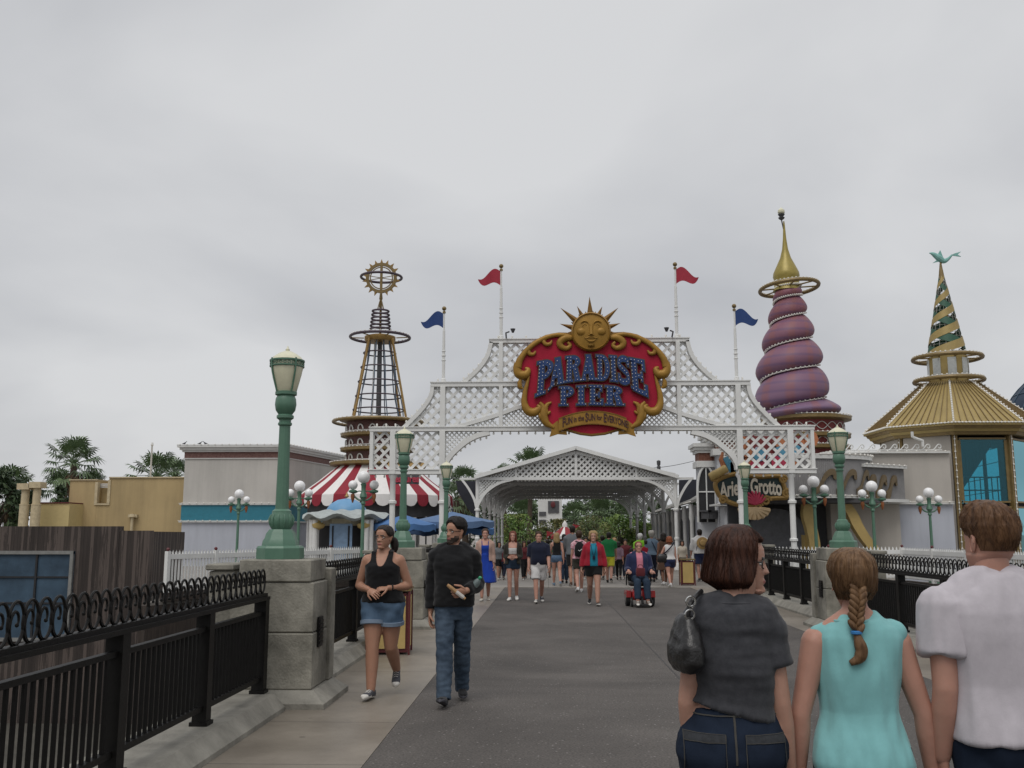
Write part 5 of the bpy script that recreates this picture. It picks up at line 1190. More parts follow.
# the dark recess below: back wall, round-headed opening, gold twisted columns
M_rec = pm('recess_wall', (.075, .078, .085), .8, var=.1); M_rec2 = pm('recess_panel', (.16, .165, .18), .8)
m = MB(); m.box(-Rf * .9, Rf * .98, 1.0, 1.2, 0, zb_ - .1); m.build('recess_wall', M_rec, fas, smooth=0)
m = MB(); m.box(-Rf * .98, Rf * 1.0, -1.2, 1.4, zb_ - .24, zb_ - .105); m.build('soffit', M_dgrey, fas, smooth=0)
m = MB(); A, B = [], []
cxp = QX(775) - FXc
for i in range(21):
    a = pi * i / 20; A.append((cxp + cos(a) * 1.35, .8, 1.3 + sin(a) * 1.35)); B.append((cxp + cos(a) * 1.12, .8, 1.3 + sin(a) * 1.12))
A = [(cxp + 1.35, .8, 0)] + A + [(cxp - 1.35, .8, 0)]; B = [(cxp + 1.12, .8, 0)] + B + [(cxp - 1.12, .8, 0)]
m.band(A, B, (0, .15, 0)); m.build('round_arch', M_dark, fas, smooth=40)
m = MB(); m.prism([(x, z) for x, _, z in B], .9, .99); m.build('arch_panel', M_rec2, fas, smooth=0)
for pts in ([(808, 504), (807, 516), (810, 530), (812, 545), (811, 556)], [(845, 504), (851, 514), (856, 526), (864, 540), (874, 553)]):
    m = MB(); c = spline([(QX(a, 31.4) - FXc, QZ(b, 31.4)) for a, b in pts], 6); m.band([(x - .17, -.9, z) for x, z in c], [(x + .17, -.9, z) for x, z in c], (0, .35, 0)); m.build('gold_pillar', M_yel, fas, smooth=40)
for k_, (px, py, r) in enumerate(((862, 526, .16), (859, 517, .10), (866, 519, .08))):
    m = MB(); m.sphere((QX(px, 33.2) - FXc, .95, QZ(py, 33.2)), (r, .05, r), 14, 8); m.build('porthole', pm('porthole_blue', (.05, .12, .2), .3), fas)
m = MB(); m.box(QX(801, 31.8) - FXc, QX(806, 31.8) - FXc, -.6, -.2, 0, QZ(535, 31.8)); m.build('menu_stand', M_yel, fas, smooth=0)

# ---------------------------------------------------------------- spiral shell tower
ys = 42.0
sp_c = at(806, 430, ys); SX, SZ = (lambda px: at(px, 420, ys).x), (lambda py: at(806, py, ys).z); ks = ys / F
shell = thing('shell_tower', 'purple spiral shell tower with a gold onion dome and spire', 'tower', (sp_c.x, ys, 0))
def spiral_mat():
    m = bpy.data.materials.new('purple_shell'); N, L = nt(m); b = N['Principled BSDF']; b.inputs['Roughness'].default_value = .5; b.inputs['Specular IOR Level'].default_value = .3
    tc = N.new('ShaderNodeTexCoord'); sp = N.new('ShaderNodeSeparateXYZ'); L.new(tc.outputs['Object'], sp.inputs[0])
    at_ = N.new('ShaderNodeMath'); at_.operation = 'ARCTAN2'; L.new(sp.outputs[1], at_.inputs[0]); L.new(sp.outputs[0], at_.inputs[1])
    w1 = N.new('ShaderNodeMath'); w1.operation = 'MULTIPLY'; w1.inputs[1].default_value = 11; L.new(at_.outputs[0], w1.inputs[0]); s1 = N.new('ShaderNodeMath'); s1.operation = 'SINE'; L.new(w1.outputs[0], s1.inputs[0])
    w2 = N.new('ShaderNodeMath'); w2.operation = 'MULTIPLY'; w2.inputs[1].default_value = 16; L.new(sp.outputs[2], w2.inputs[0]); s2 = N.new('ShaderNodeMath'); s2.operation = 'SINE'; L.new(w2.outputs[0], s2.inputs[0])
    # lower whorls violet, upper ones rose
    mr = N.new('ShaderNodeMapRange'); mr.inputs['From Min'].default_value = SZ(418); mr.inputs['From Max'].default_value = SZ(300); L.new(sp.outputs[2], mr.inputs['Value'])
    g0 = N.new('ShaderNodeValToRGB'); g0.color_ramp.elements[0].color = (.185, .115, .185, 1); g0.color_ramp.elements[1].color = (.225, .088, .115, 1); L.new(mr.outputs[0], g0.inputs['Fac'])
    r1 = N.new('ShaderNodeMapRange'); r1.inputs['From Min'].default_value = .1; r1.inputs['From Max'].default_value = .8; r1.inputs['To Max'].default_value = .55; L.new(s1.outputs[0], r1.inputs['Value'])
    m1 = N.new('ShaderNodeMix'); m1.data_type = 'RGBA'; m1.inputs['B'].default_value = (.25, .10, .095, 1); L.new(r1.outputs[0], m1.inputs['Factor']); L.new(g0.outputs['Color'], m1.inputs['A'])
    r2 = N.new('ShaderNodeMapRange'); r2.inputs['From Min'].default_value = .3; r2.inputs['From Max'].default_value = 1; r2.inputs['To Max'].default_value = .45; L.new(s2.outputs[0], r2.inputs['Value'])
    m2 = N.new('ShaderNodeMix'); m2.data_type = 'RGBA'; m2.inputs['B'].default_value = (.10, .07, .15, 1); L.new(r2.outputs[0], m2.inputs['Factor']); L.new(m1.outputs['Result'], m2.inputs['A'])
    L.new(m2.outputs['Result'], b.inputs['Base Color']); return m
M_sh = spiral_mat()
# helical whorls: the profile bulges once per turn and climbs with the angle
tzs = [(418.5, 46, 0), (404, 42, 0), (373, 38, -4), (340, 33, -9), (312, 27, -14), (291, 19.5, -18)]      # photo rows: seam height, radius, lean
zz0, zz1 = SZ(419), SZ(289)
def seam(a, k):                        # height of seam k at angle a
    u = k + (a / (2 * pi))
    ks_ = [SZ(421), SZ(411), SZ(377.5), SZ(348.5), SZ(322), SZ(300.5), SZ(288), SZ(282)]
    u = min(max(u, 0), len(ks_) - 1.001); i = int(u); return lerp(ks_[i], ks_[i + 1], u - i)
def seam_r(z): return env([(SZ(425), 33 * ks), (SZ(405), 30 * ks), (SZ(372), 27.3 * ks), (SZ(344), 21 * ks), (SZ(318), 15.5 * ks), (SZ(297), 12 * ks), (SZ(284), 11.5 * ks), (SZ(272), 11.5 * ks)], z)
def bulge(z): return env([(SZ(425), 13 * ks), (SZ(409), 13 * ks), (SZ(396), 8.5 * ks), (SZ(388), 8.2 * ks), (SZ(358), 8 * ks), (SZ(330), 6.4 * ks), (SZ(308), 4.6 * ks), (SZ(292), 2.4 * ks), (SZ(280), 1 * ks)], z)
def lean(z): return env([(SZ(420), at(796, 420, ys).x - sp_c.x), (SZ(408), at(795, 408, ys).x - sp_c.x), (SZ(388), at(791.5, 388, ys).x - sp_c.x), (SZ(292), at(788, 292, ys).x - sp_c.x), (SZ(270), at(786.5, 270, ys).x - sp_c.x)], z)
nA, nB = 72, 12
m = MB(); R = []
A0 = -2.6
for k in range(0, 6):
    for j in range(nB):
        row = []
        for i in range(nA + 1):
            a = 2 * pi * i / nA; z0_, z1_ = seam(a, k), seam(a, k + 1); t = j / nB; z = lerp(z0_, z1_, t)
            bul = max(0, sin(pi * (t ** .8))) ** .62; r = .94 * seam_r(z) - 1.4 * ks + bul * (bulge(z) * 1.12 + 1.6 * ks); an = a + A0; row.append(V((lean(z) + cos(an) * r, sin(an) * r, z)))
        R.append(row)
m.rings(R, cap=False, closed=False); m.build('shell', M_sh, shell, smooth=50)
m = MB()
for k in range(1, 7):
    n = 40
    for i in range(n):
        a = 2 * pi * i / n; z = seam(a, k) + .02; r = seam_r(z) + .09; an = a + A0; m.sphere((lean(z) + cos(an) * r, sin(an) * r, z), .04, 6, 4)
    pp = [V((lean(seam(a, k)) + cos(a + A0) * (seam_r(seam(a, k)) + .05), sin(a + A0) * (seam_r(seam(a, k)) + .05), seam(a, k))) for a in [2 * pi * i / 48 for i in range(49)]]; m.tube(pp, .03, 5)
m.build('bulb_string', M_bulb, shell)
m = MB(); lt_ = at(786, 270, ys).x - sp_c.x; m.lathe([(14 * ks, SZ(291)), (12.5 * ks, SZ(287)), (12.5 * ks, SZ(279)), (13.3 * ks, SZ(277)), (12.8 * ks, SZ(273)), (9.5 * ks, SZ(266)), (5.5 * ks, SZ(258)), (3 * ks, SZ(249)), (1.7 * ks, SZ(238)), (1 * ks, SZ(226)), (.6 * ks, SZ(221))], 28, c=(lt_, 0, 0)); M_onion = pm('onion_gold', (.30, .235, .055), .4, var=.12, metal=.2); m.build('onion_dome', M_onion, shell)
m = MB(); q0, q1 = V((lt_ - .0, 0, SZ(232))), V((at(781.5, 219, ys).x - sp_c.x, 0, SZ(220))); m.tube([q0, q1], .03, 8); m.lathe([(.02, 0), (.1, .05), (.15, .12), (.08, .16), (.16, .28)], 10, c=q1); sp_ = m.build('spire', M_dgrey, shell)
m = MB(); m.lathe([(.1, .28), (.16, .36), (.15, .46), (.06, .56), (.01, .6)], 12, c=q1); m.build('finial_globe', M_lglass, sp_)
rr = 29 * ks; zr_ = SZ(288); n = 48; tilt = Matrix.Rotation(radians(-4), 4, 'Y') @ Matrix.Rotation(radians(-3), 4, 'X')
pp = [tilt @ V((cos(2 * pi * j / n) * rr, sin(2 * pi * j / n) * rr, 0)) + V((lt_ + .1, 0, zr_)) for j in range(n)]
m = MB(); m.tube(pp, .085, 8, closed=True)
for j in range(0, n, 6): m.tube([V((lt_, 0, zr_)) + (pp[j] - V((lt_ + .1, 0, zr_))) * .42, pp[j]], .035, 5)
rg = m.build('ring', M_dgold, shell); m = MB(); m.tube([p + V((0, 0, .09)) for p in pp], .008, 4, closed=True)
for p in pp: m.sphere(p + V((0, 0, .1)), .036, 6, 4)
m.build('bulb_string', M_bulb, rg)
# red drum below with gold ledges
M_drum = pm('drum_red', (.17, .022, .022), .55, var=.14)
m = MB(); m.lathe([(36 * ks, SZ(475)), (36 * ks, SZ(418))], 48); m.build('drum', M_drum, shell)
for py, r in ((420, 43.5), (437.5, 42), (449, 41)):
    m = MB(); m.lathe([((r - 7) * ks, SZ(py) - .14), (r * ks, SZ(py) - .07), (r * ks, SZ(py) + .06), ((r - 6) * ks, SZ(py) + .12)], 48); rg = m.build('drum_ledge', M_dgold, shell)
    m = MB(); n = 56; m.tube([(cos(2 * pi * j / n) * r * ks, sin(2 * pi * j / n) * r * ks, SZ(py) + .09) for j in range(n)], .008, 4, closed=True)
    for j in range(n): m.sphere((cos(2 * pi * j / n) * r * ks, sin(2 * pi * j / n) * r * ks, SZ(py) + .1), .036, 6, 4)
    m.build('bulb_string', M_bulb, rg)
for py in (429, 443.5):
    m = MB(); n = 120
    for ph in (0, pi): m.tube([(cos(a) * 36.6 * ks, sin(a) * 36.6 * ks, SZ(py) + .16 * sin(a * 10 + ph)) for a in [2 * pi * j / n for j in range(n)]], .018, 4, closed=True)
    m.build('wave_wire', M_white2, shell)

# ---------------------------------------------------------------- white tower house behind the hanging sign
yw_ = 39.0; WX, WZ = (lambda px, y=yw_: at(px, 480, y).x), (lambda py, y=yw_: at(720, py, y).z)
wh = thing('white_house', 'tall pale gabled house with brick frieze and cornices behind the hanging sign', 'building', (WX(730), yw_, 0))
M_brick = pm('brick_frieze', (.14, .05, .03), .8, col2=(.22, .10, .07), scale=20, detail=2); M_pgrey = pm('pale_grey_paint', (.46, .47, .49), .7, var=.04)
def tier(x0, x1, y0, zt, e, name, dp=4.5):
    m = MB(); m.box(x0, x1, y0, y0 + dp, 0, zt); m.build(name, M_pgrey, wh, world=True, smooth=0)
    m = MB(); m.box(x0 - .02, x1 + .02, y0 - .02, y0 + dp, zt + .003, zt + .32); m.build('brick_frieze', M_brick, wh, world=True, smooth=0)
    m = MB(); z = zt + .325
    for d_, h in ((e * .4, .12), (e * .7, .12), (e, .14)): m.box(x0 - d_, x1 + d_, y0 - d_, y0 + dp + d_, z, z + h); z += h
    m.box(x0 - e * .5, x1 + e * .5, y0 - e * .5, y0 + dp, zt - .25, zt); m.build('cornice', M_white2, wh, world=True, smooth=0)
tier(WX(700), WX(716), yw_, WZ(461), .26, 'front_wall', 1.0); tier(WX(715), WX(775), yw_ - .6, WZ(449, yw_ - .6), .35, 'main_wall', 2.2)
m = MB(); m.box(WX(716), WX(775), yw_ - 1.6, yw_ - .62, 0, WZ(506, yw_ - 1.6)); m.build('porch_wall', M_pgrey, wh, world=True, smooth=0)
m = MB(); m.box(WX(706), WX(775), yw_ - 1.9, yw_ - .6, WZ(505.8, yw_ - 1.6), WZ(504, yw_ - 1.6)); m.build('porch_ledge', M_white2, wh, world=True, smooth=0)
m = MB(); bulb_row(m, (WX(708), yw_ - 1.92, WZ(503.5, yw_ - 1.9)), (WX(775), yw_ - 1.92, WZ(503.5, yw_ - 1.9)), .3); m.build('bulb_string', M_bulb, wh, world=True)
# dark arched window on the street side
xs_ = WX(699) - .02
m = MB(); pts = [(cos(a) * .34, sin(a) * 1.0) for a in [pi * i / 16 for i in range(17)]]; pts = [(.34, -1.2)] + pts + [(-.34, -1.2)]
m.prism(pts, -.04, .0, M=Matrix.Translation((WX(706), yw_ - .003, WZ(492))) ); w_ = m.build('arched_window', M_dark, wh, world=True, smooth=0)
m = MB(); pts3 = [(cos(a) * .36, -.06, sin(a) * 1.03) for a in [pi * i / 16 for i in range(17)]]; pts3 = [(.36, -.06, -1.2)] + pts3 + [(-.36, -.06, -1.2)]
m.tube([V(p) + V((WX(706), yw_, WZ(492))) for p in pts3], .05, 6); m.tube([V((WX(706), yw_ - .06, WZ(492) - 1.2)), V((WX(706), yw_ - .06, WZ(492) + 1.0))], .03, 5); m.tube([V((WX(706) - .34, yw_ - .06, WZ(492))), V((WX(706) + .34, yw_ - .06, WZ(492)))], .03, 5); m.build('window_frame', M_white2, w_, world=True)
for px in (703, 710.5):
    m = MB(); m.box(WX(px) - .14, WX(px) + .14, yw_ - .45, yw_ - .01, WZ(519), WZ(512)); m.box(WX(px) - .22, WX(px) + .22, yw_ - .5, yw_ - .01, WZ(512), WZ(510.5)); m.build('corbel', M_dgrey, wh, world=True, smooth=0)
# arcade building receding along the canopy
M_rf = pm('arcade_roof', (.22, .215, .20), .8)
ya0, ya1 = 40.0, 66.0; xa0 = at(694, 500, ya0).x; xa1 = xa0 + .9; ze_ = at(694, 503, ya0).z
ac = thing('arcade_building', 'long low white building with shuttered openings receding beside the canopy', 'building', (xa0 + 2, 52, 0))
m = MB(); m.slab([(xa0 + .5, ya0), (xa0 + 5, ya0), (xa1 + 5, ya1), (xa1 + .5, ya1)], 0, ze_ - .02); m.build('wall', M_pgrey, ac, world=True, smooth=0)
m = MB(); m.add([(xa0 - .1, ya0 - .2, ze_), (xa0 + 4, ya0 - .2, ze_ + 1.6), (xa1 + 4, ya1, ze_ + 1.6), (xa1 - .1, ya1, ze_), (xa0 - .1, ya0 - .2, ze_ + .12), (xa0 + 4, ya0 - .2, ze_ + 1.72), (xa1 + 4, ya1, ze_ + 1.72), (xa1 - .1, ya1, ze_ + .12)], [(0, 1, 2, 3), (7, 6, 5, 4), (0, 4, 5, 1), (2, 6, 7, 3), (3, 7, 4, 0), (1, 5, 6, 2)]); m.build('roof', M_rf, ac, world=True, smooth=0)
m = MB(); bulb_row(m, (xa0 - .12, ya0, ze_ + .06), (xa1 - .12, ya1, ze_ + .06), .5); m.build('bulb_string', M_bulb, ac, world=True)
for i in range(9):
    y = ya0 + 1 + i * 2.8; x = lerp(xa0, xa1, (y - ya0) / (ya1 - ya0)); m = MB(); m.lathe([(.12, 0), (.09, .2), (.08, 2.1), (.12, 2.2), (.08, ze_ - .02)], 10, c=(x, y, 0)); m.build('post', M_white2, ac, world=True)
    m = MB(); m.tube([(x, y, ze_ - .7), (x + .02, y + .5, ze_ - .15), (x + .02, y + .9, ze_ - .1)], .035, 5); m.build('bracket', M_white2, ac, world=True)
    m = MB(); m.box(x + .48, x + .55, y + .4, y + 2.2, .8, ze_ - .5); m.build('window', M_dgrey if i % 2 else M_lilac, ac, world=True, smooth=0)

# ---------------------------------------------------------------- hanging sign with scroll frame
yn = 30.5; NX, NZ = (lambda px: at(px, 490, yn).x), (lambda py: at(740, py, yn).z); nc = at(744, 492, yn)
hs = thing('hanging_sign', 'dark green gold framed sign with pale lettering, tilted, behind the right arch column', 'sign', (nc.x, yn, nc.z))
M_dgreen = pm('sign_green', (.010, .030, .032), .5, var=.2); M_pale = pm('letter_cream', (.62, .56, .46), .5); M_pink = pm('coral_pink', (.42, .03, .075), .55); M_shellc = pm('shell_cream', (.50, .36, .20), .55)
ol = [(715, 484), (722, 478), (735, 474), (745, 475), (760, 477), (775, 476), (781, 478), (784, 488), (786, 497), (780, 498), (766, 499), (758, 503), (748, 506), (738, 505), (728, 502), (719, 496)]
P = [(NX(a) - nc.x, NZ(b) - nc.z) for a, b in ol]; Ps = spline(P, 4, closed=True)
m = MB(); m.prism(Ps, -.08, .06); m.build('board', M_dgreen, hs, smooth=30)
m = MB(); m.tube([(x, -.08, z) for x, z in Ps], .075, 8, closed=True)
for a, b, r in ((715, 477, .2), (786, 494, .16), (783, 480, .14), (722, 500, .13), (765, 501, .15), (757, 506, .13)):
    x, z = NX(a) - nc.x, NZ(b) - nc.z; m.tube([(x + cos(t) * r * (1 - t / 12), -.12, z + sin(t) * r * (1 - t / 12)) for t in [i * .5 for i in range(20)]], .045, 6)
m.build('scroll_frame', M_gold, hs)
m = MB(); m.lathe([(.11, -.30), (.13, -.27), (.13, .27), (.11, .30)], 14, M=Matrix.Rotation(pi / 2 - .5, 4, 'Y'), c=(NX(718) - nc.x, -.15, NZ(473) - nc.z)); m.build('parchment_roll', M_yel, hs)
vs, fs = text_mesh("Ariel's Grotto", .66, .018, .02); xs = [v[0] for v in vs]; wd = max(xs) - min(xs); tw_ = NX(781) - NX(719); m = MB()
m.add([(v[0] * tw_ / wd + (NX(750) - nc.x), -.11 - v[2], (NZ(490.5) - nc.z) + v[1] * 1.0 + .10 * (1 - ((v[0] / wd) * 2) ** 2) + .02 * v[0]) for v in vs], fs); m.build('lettering', M_pale, hs, smooth=0)
m = MB(); c = V((NX(752) - nc.x, -.16, NZ(508) - nc.z))
for j in range(9):
    a = pi + .25 + (pi - .5) * j / 8; m.tube([c, c + V((cos(a) * .28, -.03, sin(a) * .2)), c + V((cos(a) * .5, 0, sin(a) * .36))], [.03, .075, .08], 7)
m.build('scallop_shell', M_shellc, hs)
m = MB(); c = V((NX(753) - nc.x, -.14, NZ(504) - nc.z))
for j in range(9):
    a = .25 + (pi - .5) * j / 8; m.tube([c, c + V((cos(a) * .2, -.04, sin(a) * .22)), c + V((cos(a + .2) * .38, -.02, sin(a + .2) * .4))], [.06, .05, .03], 6)
m.build('coral', M_pink, hs)
M_cyan = pm('fin_blue', (.05, .22, .36), .5, col2=(.12, .34, .46), scale=3)
for tx, b_, w_ in ((730, 458, 12), (737, 462, 10)):
    m = MB(); bx, bz = NX(733) - nc.x, NZ(474) - nc.z; ex, ez = NX(tx) - nc.x, NZ(b_) - nc.z; m.prism([(bx - .07, bz), (bx + .07, bz), (ex + .22, ez), (ex, ez + .1), (ex - .2, ez - .03)], -.1, -.02); m.build('seaweed_fin', M_cyan, hs, smooth=0)
M_orange = pm('coral_orange', (.42, .15, .06), .6)
m = MB(); bx, bz = NX(722) - nc.x, NZ(474) - nc.z; m.tube([(bx, -.08, bz), (bx + .06, -.08, bz + .25), (bx - .02, -.08, bz + .45), (bx + .05, -.08, bz + .68)], [.07, .09, .07, .04], 8); m.build('coral_branch', M_orange, hs)
# painted sea-creature cutout board behind the lattice, generic coral and waves
cb_ = thing('coral_board', 'painted coral and wave display of reds and blues behind the right lattice panel', 'display', (at(775, 455, 30.9).x, 30.9, at(775, 472, 30.9).z))
for k_ in range(26):
    rnd = random.Random(k_ * 7 + 3); px, py = rnd.uniform(742, 812), rnd.uniform(438, 470); p = at(px, py, 30.9); mt = (M_cyan, M_cyan, M_pink, M_orange, M_drum, M_lilac)[k_ % 6] if py > 448 else (M_drum, M_orange, M_brick)[k_ % 3]
    m = MB(); r = rnd.uniform(.16, .34); m.prism([(p.x + cos(2 * pi * j / 9) * r * rnd.uniform(.6, 1.1), p.z + sin(2 * pi * j / 9) * r * rnd.uniform(.6, 1.1)) for j in range(9)], 30.8 + k_ * .006, 30.9 + k_ * .006); m.build('coral_piece', mt, cb_, world=True, smooth=0)
m = MB(); a_, b_2 = at(738, 470, 31.05), at(814, 436, 31.05); m.box(a_.x, b_2.x, 31.05, 31.055, a_.z, b_2.z); m.build('backdrop', M_drum, cb_, world=True, smooth=0)
# ---------------------------------------------------------------- big blue ride shell far right
yo = 70.0; bo = at(1092, 430, yo); ro = 84 * yo / F
ride = thing('ride_dome', 'dark blue panelled dome edge far behind the gold roof', 'dome', (bo.x, yo, bo.z - 1.0))
M_rblue = pm('ride_blue', (.006, .022, .05), .6, var=.12, scale=1)
m = MB(); m.sphere((0, 0, 0), ro, 48, 24); m.build('dome_shell', M_rblue, ride)
m = MB()
for j in range(12):
    a = pi * j / 12; m.tube([(cos(a) * sin(t) * (ro + .02), sin(a) * sin(t) * (ro + .02), cos(t) * (ro + .02)) for t in [2 * pi * i / 60 for i in range(60)]], .03, 4, closed=True)
for k_ in range(1, 9): t = pi * k_ / 10; m.tube([(cos(2 * pi * i / 60) * sin(t) * (ro + .02), sin(2 * pi * i / 60) * sin(t) * (ro + .02), cos(t) * (ro + .02)) for i in range(60)], .025, 4, closed=True)
m.build('panel_ribs', pm('rib_blue', (.02, .06, .10), .5), ride)
m = MB(); m.lathe([(2.5, -bo.z + 1), (2.2, -ro * .8)], 20); m.build('pedestal', M_dgrey, ride)
# ================================================================ trees and the far side of the canopy
M_palm = [pm('palm_green_a', (.06, .10, .042), .55, col2=(.095, .145, .062), scale=3), pm('palm_green_b', (.08, .125, .05), .55, col2=(.12, .175, .075), scale=3)]
M_dead = pm('palm_skirt', (.10, .065, .035), .9, col2=(.17, .12, .07), scale=4)
M_trunk = pm('palm_trunk', (.07, .05, .035), .9, var=.3, scale=8, bump=.5)
M_bark = pm('bark', (.05, .04, .03), .9, var=.3, scale=8, bump=.4)
def fan_frond(m, base, dirv, plen, r, n=15, droop=.25, rnd=random, mi=0):
    """petiole and a fan of pleated blades"""
    d = dirv.normalized(); side = d.cross(V((0, 0, 1)))
    if side.length < .05: side = V((1, 0, 0))
    side.normalize(); up = side.cross(d)
    tip = base + d * plen - V((0, 0, plen * droop * .4)); m.tube([base, base + d * plen * .5, tip], [.03, .022, .014], 4, mi=mi)
    for i in range(n):
        a = radians(lerp(-115, 115, i / (n - 1))); L_ = r * (1 - .25 * abs(a) / 2) * rnd.uniform(.85, 1.08)
        v = d * cos(a) + side * sin(a); p1 = tip + v * L_ * .6 + up * .02; p2 = tip + v * L_ - V((0, 0, L_ * droop * rnd.uniform(.6, 1.5))); w = side * cos(a) - d * sin(a); w *= r * .095
        m.add([tip, p1 - w * .72 + up * .02, p2, p1 + w * .72 + up * .02], [(0, 1, 2, 3)], mi)
def fan_palm(px, ptop, Y, R, lab, zbase=0., n=34, seed=0, skirt=True):
    rnd = random.Random(seed); c = at(px, ptop, Y); zc = c.z - R * .85
    t = thing('fan_palm', lab, 'palm tree', (c.x, Y, zbase), 0, 'fan palms')
    h = zc - zbase; m = MB(); bx = rnd.uniform(-.3, .3)
    m.tube([(bx * (1 - u) , 0, h * u) for u in (0, .33, .66, 1)], [.26, .2, .18, .2], 12); m.build('trunk', M_trunk, t, smooth=60)
    m = MB(); b0 = V((0, 0, h))
    for i in range(n):
        el = lerp(-.75, 1.45, ((i + .5) / n) ** .85); az = i * 2.399 + rnd.uniform(-.2, .2); d = V((cos(az) * cos(el), sin(az) * cos(el), sin(el)))
        fan_frond(m, b0 + d * .1, d, R * rnd.uniform(.50, .74), R * rnd.uniform(.40, .50), 13, .22 + .3 * max(0, .6 - el), rnd, mi=rnd.choice((0, 0, 1)))
    m.build('crown', M_palm, t, smooth=0)
    if skirt:
        m = MB()
        for i in range(26): az = i * 2.399; el = -1.0 - .35 * rnd.random(); d = V((cos(az) * cos(el), sin(az) * cos(el), sin(el))); fan_frond(m, b0 + V((0, 0, -.15 - .5 * rnd.random())), d, R * .3, R * .42, 9, .5, rnd)
        m.build('dead_fronds', M_dead, t, smooth=0)
    return t
def leafy(px, ptop, pbot, wpx, Y, name, lab, cat, mats, seed, leaf=.16, n=2600, group=None, trunk=True, zb=None, squash=1., clumps=26):
    """crown of many small leaf faces gathered in clumps round limbs, gaps between the clumps"""
    rnd = random.Random(seed); c = at(px, ptop, Y); zt = c.z; z0 = at(px, pbot, Y).z if zb is None else zb; rx = wpx / 2 * Y / F; H = zt - max(z0, 0)
    g0 = min(z0, 0) if zb is None else zb
    t = thing(name, lab, cat, (c.x, Y, g0), 0, group)
    base = zt - g0; cz = base - H * .55; rz_ = H * .55
    cl = []
    for i in range(clumps):
        a = rnd.uniform(0, 2 * pi); q_ = rnd.random() ** .45; ph = rnd.uniform(-1, 1); k = sqrt(max(0, 1 - ph * ph * .9)); cl.append((V((cos(a) * rx * q_ * k * .85, sin(a) * rx * q_ * k * .85 * squash, cz + ph * rz_ * .85)), rnd.uniform(.22, .40) * min(rx, rz_ * 1.1)))
    m = MB()
    for i in range(n):
        cc_, r = cl[i % clumps]; d = V((rnd.gauss(0, 1), rnd.gauss(0, 1), rnd.gauss(0, 1))).normalized() * r * rnd.random() ** .33
        p = cc_ + d
        if p.z > base: p.z = base - rnd.random() * .2
        if p.z < .1: continue
        u = V((rnd.gauss(0, 1), rnd.gauss(0, 1), rnd.gauss(0, .6))).normalized(); w = u.cross(V((rnd.gauss(0, 1), rnd.gauss(0, 1), rnd.gauss(0, 1)))).normalized(); s_ = leaf * rnd.uniform(.6, 1.3)
        m.add([p - u * s_, p + w * s_ * .45, p + u * s_, p - w * s_ * .45], [(0, 1, 2, 3)], mi=(i % clumps) % len(mats) if rnd.random() < .75 else rnd.randrange(len(mats)))
    m.build('crown', mats, t, smooth=0)
    m = MB(); tr = .05 + .018 * base
    m.tube([(0, 0, 0), (.05, 0, cz * .5), (0, 0, cz)], [tr * 1.3, tr, tr * .7], 8)
    for cc_, r in cl[:12]: m.tube([V((0, 0, cz * rnd.uniform(.35, .8))), cc_ * .5 + V((0, 0, cz * .45)), cc_], [tr * .5, tr * .35, tr * .15], 5)
    m.build('trunk', M_bark, t, smooth=60)
    return t
G_dark = [pm('leaf_dark_a', (.024, .046, .017), .6), pm('leaf_dark_b', (.038, .066, .025), .6), pm('leaf_dark_c', (.05, .08, .03), .6)]
G_mid = [pm('leaf_mid_a', (.085, .155, .028), .6), pm('leaf_mid_b', (.13, .215, .04), .6), pm('leaf_mid_c', (.165, .245, .055), .6), pm('leaf_mid_d', (.19, .22, .06), .6)]
G_olive = [pm('leaf_olive_a', (.11, .115, .035), .6), pm('leaf_olive_b', (.16, .15, .05), .6), pm('leaf_olive_c', (.09, .13, .038), .6)]
# behind the left walls
fan_palm(76, 438, 62, 2.05, 'big fan palm rising behind the notch of the tan building, left of the pole', -2, seed=1)
fan_palm(158, 452, 66, 2.1, 'fan palm beside the thin pole, cut off by the roof of the tan building', -2, seed=2, skirt=False)
fan_palm(176, 458, 70, 1.7, 'small fan palm tight against the left edge of the grey hall', -2, seed=3, skirt=False)
fan_palm(12, 466, 60, 1.9, 'fan palm at the far left edge, behind the vent towers', -2, seed=4)
fan_palm(62, 470, 66, 1.5, 'low fan palm left of and below the big palm, right of the vent towers', -2, seed=5, skirt=False)
fan_palm(94, 471, 64, 1.2, 'drooping young fan palm just right of the big palm trunk', -2, seed=6, skirt=False)
leafy(-6, 468, 540, 70, 56, 'leafy_tree', 'dense dark tree at the far left edge, above the board wall', 'tree', G_dark, 11, leaf=.2, n=3200, zb=-2)
leafy(30, 484, 545, 40, 58, 'leafy_tree', 'dark bushy tree seen between the vent towers', 'tree', G_dark, 12, leaf=.2, n=2200, zb=-2)
leafy(62, 484, 545, 34, 60, 'leafy_tree', 'dark bush above the yellow annex roof', 'tree', G_dark, 13, leaf=.2, n=1800, zb=-2)
p = at(149, 500, 55); m = MB(); m.lathe([(.07, -2), (.05, at(149, 446, 55).z), (.09, at(149, 445, 55).z), (.05, at(149, 442.5, 55).z)], 8, c=(p.x, 55, 0)); solo(m, 'slim_pole', M_white2, 'thin pale pole above the roof of the tan building', 'pole', (p.x, 55, -2), world=True)
# between arch and canopy
fan_palm(531, 448, 78, 2.0, 'fan palm rising above the left slope of the canopy roof', seed=21)
fan_palm(503, 465, 84, 1.6, 'small fan palm peeking over the low left end of the canopy roof', seed=22)
fan_palm(463, 467, 60, 1.5, 'fan palm just left of the canopy, beside the dark canvas sail', seed=23)
fan_palm(456, 483, 56, 1.2, 'fan palm with a brown skirt of dead fronds above the blue parasols', seed=24, n=18)
fan_palm(694, 486, 62, 1.5, 'low palm between the canopy bracket and the white house', seed=25, skirt=False, n=30)
